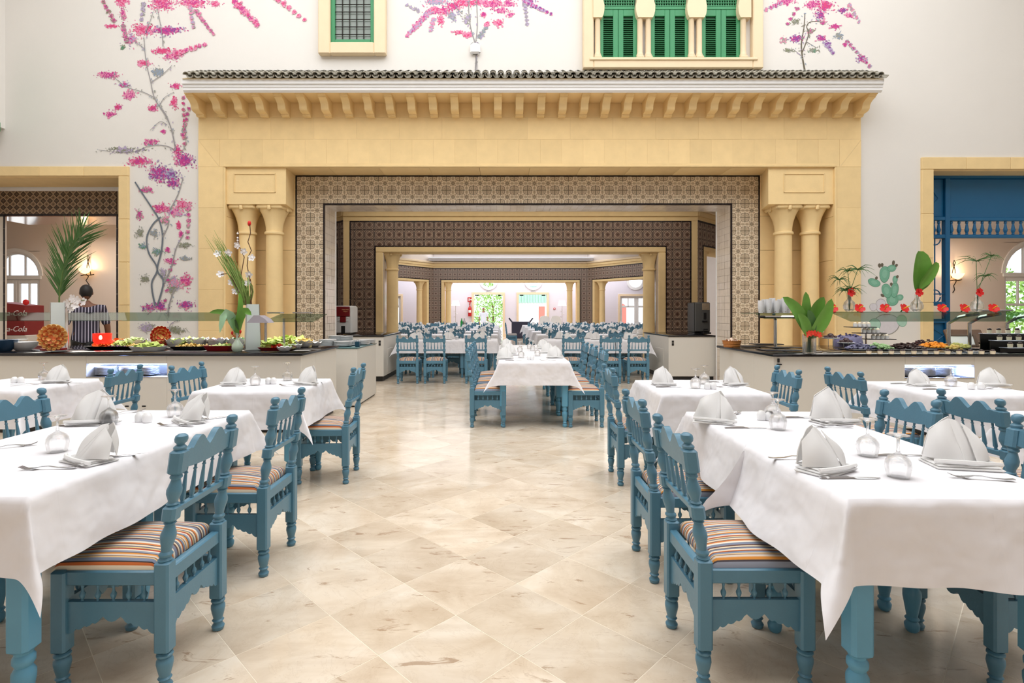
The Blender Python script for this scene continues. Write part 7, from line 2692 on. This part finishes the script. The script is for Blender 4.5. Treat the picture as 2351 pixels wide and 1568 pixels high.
A += trail(('p1', 'g', 'p2'), 421, 225, 425, 330, 9, 3, 3) + trail(('p2', 'g'), 434, 250, 420, 310, 6, 3, 3) + trail(('v', 'g'), 330, 10, 326, 45, 4, 5, 3) + trail(('o', 'p2'), 238, 5, 262, 48, 5, 4, 5) + trail(('p2', 'g'), 284, 60, 292, 95, 5, 5, 4) + trail(('g', 'p2'), 392, 620, 380, 690, 4, 4, 3) + trail(('p2', 'g', 'lp'), 434, 480, 432, 545, 6, 5, 3)
SA = [('d', 5, 4, [(357, 702), (349, 652), (362, 617), (342, 580), (338, 545), (352, 515), (370, 498)]), ('d', 5, 4, [(362, 702), (376, 648), (362, 620), (371, 578), (374, 540), (366, 505), (350, 478), (328, 445), (311, 418)]),
      ('s', 3, 2, [(374, 545), (386, 520), (389, 505)]), ('s', 5, 2, [(388, 725), (388, 705), (400, 668), (412, 660)]), ('s', 4, 2, [(378, 650), (395, 610), (405, 570), (422, 538)]), ('s', 3, 2, [(392, 480), (410, 445), (421, 408)]),
      ('s', 3.4, 2, [(404, 345), (395, 300), (382, 268), (356, 226), (346, 185), (336, 140), (331, 85)]), ('s', 2.4, 1.2, [(358, 226), (330, 212), (292, 200), (258, 174)]), ('s', 2.4, 1.2, [(347, 190), (378, 168), (396, 150)]), ('s', 2.6, 1.2, [(396, 302), (384, 268), (370, 245)]),
      ('s', 2.4, 1.4, [(375, 108), (373, 80), (366, 40), (362, 20)]), ('s', 2, 1, [(332, 112), (322, 104), (310, 96)]), ('s', 2, 1, [(335, 75), (345, 50), (352, 30)]), ('s', 2.6, 1, [(404, 345), (380, 335), (345, 335), (300, 350), (228, 345)]), ('s', 2, 1, [(366, 245), (378, 225), (400, 212)]),
      ('s', 1.8, 1, [(422, 345), (428, 320), (424, 280)]), ('s', 2, 1, [(384, 287), (368, 280), (345, 300)]), ('s', 2.4, 1.2, [(389, 770), (392, 745), (410, 735)])]
mural('flower_mural', 'tall painted bougainvillea with pink and purple blossoms on the left of the portal', A, SA, seed=3)
Bm = [(('lp', 'v', 'b'), 1000, 4, 30, 8), (('p1', 'p1', 'lp'), 1066, 6, 25, 10), (('lp', 'p1'), 1095, 5, 20, 8), (('p1', 'lp', 'p2'), 1130, 8, 32, 10), (('p2', 'lp'), 1170, 8, 16, 8), (('p1', 'p2', 'lp'), 1010, 25, 28, 9), (('p2', 'p1'), 1042, 14, 18, 9), (('p1', 'lp'), 995, 22, 9, 7),
      (('p1', 'lp'), 1012, 45, 8, 14), (('b', 'v', 'g'), 1040, 38, 13, 10), (('p2', 'lp'), 1150, 24, 16, 6), (('lp', 'p2'), 1172, 34, 9, 4), (('p1', 'lp'), 1117, 56, 6, 7), (('lp', 'p1'), 1145, 52, 12, 8), (('p1', 'lp'), 1055, 75, 13, 4), (('p1', 'lp'), 1074, 80, 10, 7), (('p2', 'p1'), 1110, 33, 6, 6),
      (('v', 'g'), 1072, 45, 8, 12), (('p3', 'p2'), 1213, 3, 14, 6), (('g', 'v'), 1105, 80, 8, 6)]
Bm += trail(('p2', 'v', 'lp'), 985, 28, 935, 82, 9, 8, 4) + trail(('lp', 'v'), 995, 45, 990, 70, 4, 5, 3) + trail(('p2', 'p3', 'v'), 1205, 4, 1265, 32, 8, 7, 2) + trail(('g', 'v'), 960, 25, 935, 12, 4, 4, 2) + trail(('v', 'g'), 1206, 12, 1210, 55, 6, 4, 2) + trail(('g', 'b'), 1115, 65, 1100, 85, 4, 4, 3)
mural('flower_mural', 'painted pink flowering tree above the roof in the middle', Bm, [('s', 3, 2.5, [(1091, 162), (1093, 130), (1090, 98), (1080, 60), (1076, 20), (1078, 0)]), ('s', 2.6, 2, [(1092, 98), (1096, 60), (1095, 15), (1095, 0)]), ('s', 2, 1, [(1062, 32), (1050, 22), (1045, 12)])], seed=5)
Cm = [(('p2', 'p2', 'lp'), 1866, 10, 18, 10), (('p2', 'p1'), 1896, 14, 18, 12), (('p3', 'p2'), 1884, 34, 12, 10), (('p2', 'lp'), 1805, 4, 20, 7), (('p3', 'p2'), 1935, 24, 12, 6), (('p2', 'lp'), 1950, 36, 9, 6), (('p2', 'p1'), 1918, 61, 12, 6), (('p2', 'p3'), 1827, 88, 15, 9), (('p3', 'p2'), 1886, 88, 10, 7),
      (('p3', 'v'), 1898, 102, 9, 7), (('p3', 'p2'), 1979, 134, 12, 7), (('p2',), 1940, 102, 4, 4), (('g', 'o'), 1826, 50, 12, 6), (('g', 'o', 'p2'), 1862, 72, 8, 6), (('o', 'g', 'c2'), 1868, 116, 13, 5), (('g', 'o'), 1810, 116, 10, 5), (('g', 'b'), 1925, 82, 9, 8), (('p2', 'g'), 1890, 52, 8, 4), (('g', 'lp'), 1800, 92, 8, 6)]
Cm += trail(('p2', 'lp', 'v'), 1790, 8, 1760, 22, 4, 6, 3) + trail(('g', 'p2'), 1830, 20, 1808, 55, 4, 4, 2) + trail(('g', 'p2', 'v'), 1945, 95, 1996, 152, 8, 4, 3) + trail(('p3', 'v'), 1900, 104, 1912, 122, 4, 4, 2) + trail(('v', 'lp', 'g'), 1950, 12, 1972, 50, 5, 5, 2)
mural('flower_mural', 'painted purple flowering tree right of the green shutters', Cm, [('c4', 5, 2, [(1848, 164), (1842, 130), (1840, 100), (1846, 60), (1848, 30)]), ('c4', 3, 1.5, [(1842, 120), (1856, 80), (1852, 60), (1862, 50), (1885, 50)]), ('s', 2, 1, [(1846, 90), (1835, 80)]), ('s', 2, 1, [(1850, 95), (1875, 110)]), ('s', 2, 1, [(1842, 130), (1820, 112)])], seed=9)
# painted prickly pear
kc = MB()
keys = list(MCOL)
cnt = [0]
def pad(cx, cy, rx, ry, ang_, col, edge='c2'):
    for col_, s_ in ((edge, 1.0), (col, .93), ('c1b' if col == 'c1' else col, .5)):
        kc.mi = keys.index(col_)
        cnt[0] += 1
        yy = WALL - .002 - .00002 * cnt[0]
        dx = -rx * .25 if s_ < .5 else 0
        pts = []
        for k in range(22):
            a = 2 * PI * k / 22
            u, v = rx * s_ * math.cos(a) + dx, ry * s_ * math.sin(a) * (1 + .12 * math.sin(a))
            pts.append((cx + u * math.cos(ang_) - v * math.sin(ang_), cy + u * math.sin(ang_) + v * math.cos(ang_)))
        kc.face([kc.vert((PX(a, WALL), yy, PZ(b, WALL))) for a, b in pts])
pad(2036, 742, 30, 24, 0, 'c5', 'g')
pad(2008, 745, 14, 16, .3, 'c3', 'c2')
pad(2070, 735, 12, 14, -.3, 'c3', 'c1')
pad(2022, 700, 12, 16, .1, 'c5', 's')
pad(2005, 704, 9, 9, 0, 'c5', 'g')
for q in ((2049, 688, 14, 13, .6), (2035, 666, 11, 17, -.25), (2054, 664, 9, 18, .1), (2066, 682, 8, 7, 0), (2031, 628, 12, 19, .08), (2007, 648, 15, 9, .35), (2047, 615, 11, 8, -.3), (2055, 641, 6, 9, .1)): pad(*q, 'c1')
for q in ((2019, 609, 3.5, 5, -.1), (2025, 608, 3.2, 4.5, .1), (2051, 603, 3.2, 6, .1), (2058, 609, 3, 4, .6), (2046, 652, 3, 4, 0), (2060, 635, 3, 4, .3), (2026, 678, 5, 3, .6), (2012, 638, 3, 4, .4)): pad(*q, 'c4', 'c4')
tag(kc.build('cactus_mural', [MM[k] for k in keys], None, 0), 'painted green prickly pear in a pale pot on the wall beside the blue screen', 'mural')

# ================================================================= people
def skin_body(name, joints, edges, mats, parent, sub=2, root=0):
    me = bpy.data.meshes.new(name)
    me.from_pydata([j[0] for j in joints], edges, [])
    me.materials.append(mats)
    o = bpy.data.objects.new(name, me)
    COL.objects.link(o)
    o.parent = parent
    o.modifiers.new('Skin', 'SKIN').use_smooth_shade = True
    sv = me.skin_vertices[0].data
    for k, j in enumerate(joints):
        r = j[1]
        sv[k].radius = r if isinstance(r, tuple) else (r, r)
        sv[k].use_root = (k == root)
    s_ = o.modifiers.new('Sub', 'SUBSURF')
    s_.levels = s_.render_levels = sub
    return o
def stripes_mat():
    t = NT('striped_shirt')
    s_ = t.n('ShaderNodeSeparateXYZ')
    t.l(t.coord(), s_.inputs[0])
    f = t.math('FRACT', t.math('MULTIPLY', s_.outputs[0], 26.0))
    t.color(t.mix(t.math('LESS_THAN', f, .30), rgb((40, 34, 50)), rgb((176, 170, 186))))
    t.b.inputs['Roughness'].default_value = .85
    return t.mat
def person(label, loc, rz, hgt, shirt, trouser, skin, hair, arms):
    p = thing('person', label, 'person', loc, rz)
    k = hgt / 1.75
    def J(x, y, z, r): return ((x * k, y * k, z * k), (r[0] * k, r[1] * k) if isinstance(r, tuple) else r * k)
    js = [J(0, 0, .98, (.16, .12)), J(0, 0, 1.12, (.155, .11)), J(0, -.01, 1.28, (.175, .12)), J(0, 0, 1.41, (.16, .10)), J(0, 0, 1.47, .06), J(0, .0, 1.53, .055)]
    ed = [(0, 1), (1, 2), (2, 3), (3, 4), (4, 5)]
    for s_ in (-1, 1):
        n = len(js)
        el, wr, hd = arms[0 if s_ < 0 else 1]
        js += [J(s_ * .19, 0, 1.40, .062), J(s_ * el[0], el[1], el[2], .045), J(s_ * wr[0], wr[1], wr[2], .03), J(s_ * hd[0], hd[1], hd[2], (.035, .022))]
        ed += [(3, n), (n, n + 1), (n + 1, n + 2), (n + 2, n + 3)]
        d = Vector(hd) - Vector(wr)
        d.normalize()
        for f in range(5):
            b = Vector(hd) + Vector((0, 0, 0))
            off = Vector(((f - 2) * .017, 0, 0)) if f < 4 else Vector((-.045, -.01, .0))
            e1 = b + off + d * (.045 if f < 4 else .02)
            e2 = e1 + d * ((.04, .048, .045, .035, .03)[f]) + Vector((0, -.012, 0))
            m_ = len(js)
            js += [J(s_ * e1.x, e1.y, e1.z, .010), J(s_ * e2.x, e2.y, e2.z, .008)]
            ed += [(n + 3, m_), (m_, m_ + 1)]
        n = len(js)
        js += [J(s_ * .095, 0, .90, .10), J(s_ * .105, -.01, .50, .06), J(s_ * .11, .02, .09, .042), J(s_ * .12, -.05, .03, (.04, .03)), J(s_ * .125, -.15, .022, (.035, .022))]
        ed += [(0, n), (n, n + 1), (n + 1, n + 2), (n + 2, n + 3), (n + 3, n + 4)]
    skin_body('body', js, ed, skin, p)
    # clothes follow the body
    js2 = [J(0, 0, .80, (.215, .15)), J(0, 0, .94, (.205, .145)), J(0, 0, 1.12, (.168, .123)), J(0, -.01, 1.28, (.188, .132)), J(0, 0, 1.41, (.17, .112)), J(0, 0, 1.465, (.075, .075))]
    ed2 = [(0, 1), (1, 2), (2, 3), (3, 4), (4, 5)]
    for s_ in (-1, 1):
        n = len(js2)
        el, wr, hd = arms[0 if s_ < 0 else 1]
        e = Vector(el).lerp(Vector((.19, 0, 1.40)), .05)
        js2 += [J(s_ * .19, 0, 1.40, .076), J(s_ * e.x, e.y, e.z, .060), ]
        ed2 += [(4, n), (n, n + 1)]
    skin_body('shirt', js2, ed2, shirt, p)
    js3 = [J(0, 0, 1.0, (.166, .126))]
    ed3 = []
    for s_ in (-1, 1):
        n = len(js3)
        js3 += [J(s_ * .095, 0, .88, .108), J(s_ * .105, -.01, .50, .072), J(s_ * .11, .02, .08, .06)]
        ed3 += [(0, n), (n, n + 1), (n + 1, n + 2)]
    skin_body('trousers', js3, ed3, trouser, p)
    # head with face, facing -y
    m = MB()
    m.ball((0, 0, 1.635 * k), .075 * k, .092 * k, .112 * k, 16, 12)
    m.v = [(v[0] * (1 - .18 * max(0, (1.62 * k - v[2]) / (.1 * k))), v[1], v[2]) for v in m.v]
    m.ball((0, -.094 * k, 1.625 * k), .013 * k, .02 * k, .024 * k, 8, 6)
    for s_ in (-1, 1): m.ball((s_ * .077 * k, .005, 1.63 * k), .01 * k, .02 * k, .03 * k, 8, 6)
    m.build('head', skin, p)
    m = MB()
    for s_ in (-1, 1): m.ball((s_ * .03 * k, -.083 * k, 1.645 * k), .012 * k, .008 * k, .007 * k, 8, 5)
    m.build('eyes', m_black, p)
    MB().ball((0, -.086 * k, 1.575 * k), .024 * k, .006 * k, .006 * k, 8, 5).build('mouth', M('lip_' + name_i(), (140, 70, 64), .5), p)
    m = MB()
    m.ball((0, .012 * k, 1.655 * k), .083 * k, .096 * k, .106 * k, 18, 12)
    m.v = [v for v in m.v]
    m.v = [(v[0], max(v[1], -.075 * k + (1.70 * k - v[2]) * .9), v[2]) if v[2] < 1.70 * k else v for v in m.v]
    m.build('hair', hair, p)
    return p
_ni = [0]
def name_i():
    _ni[0] += 1
    return 'tone_' + 'ab'[_ni[0] % 2]
down = (((.26), 0, 1.12), (.27, -.10, .88), (.27, -.14, .80))
bent = ((.27, -.02, 1.12), (.22, -.22, 1.02), (.19, -.30, 1.00))
person('person with short black hair and dark striped shirt behind the salad counter', (PX(198, 8.25), 8.25, 0), PI + .60, 1.77, stripes_mat(), m_black, m_skin, m_hair, (down, down))
m_tee = M('white_tunic', (238, 238, 242), .85)
person('person in white tunic and headscarf outside the garden doorway', (PX(1110, 31.5), 31.5, -.02), .1, 1.66, m_tee, m_tee, M('fair_brown_skin', (168, 116, 90), .55), M('headscarf_white', (226, 214, 206), .8), (down, down))
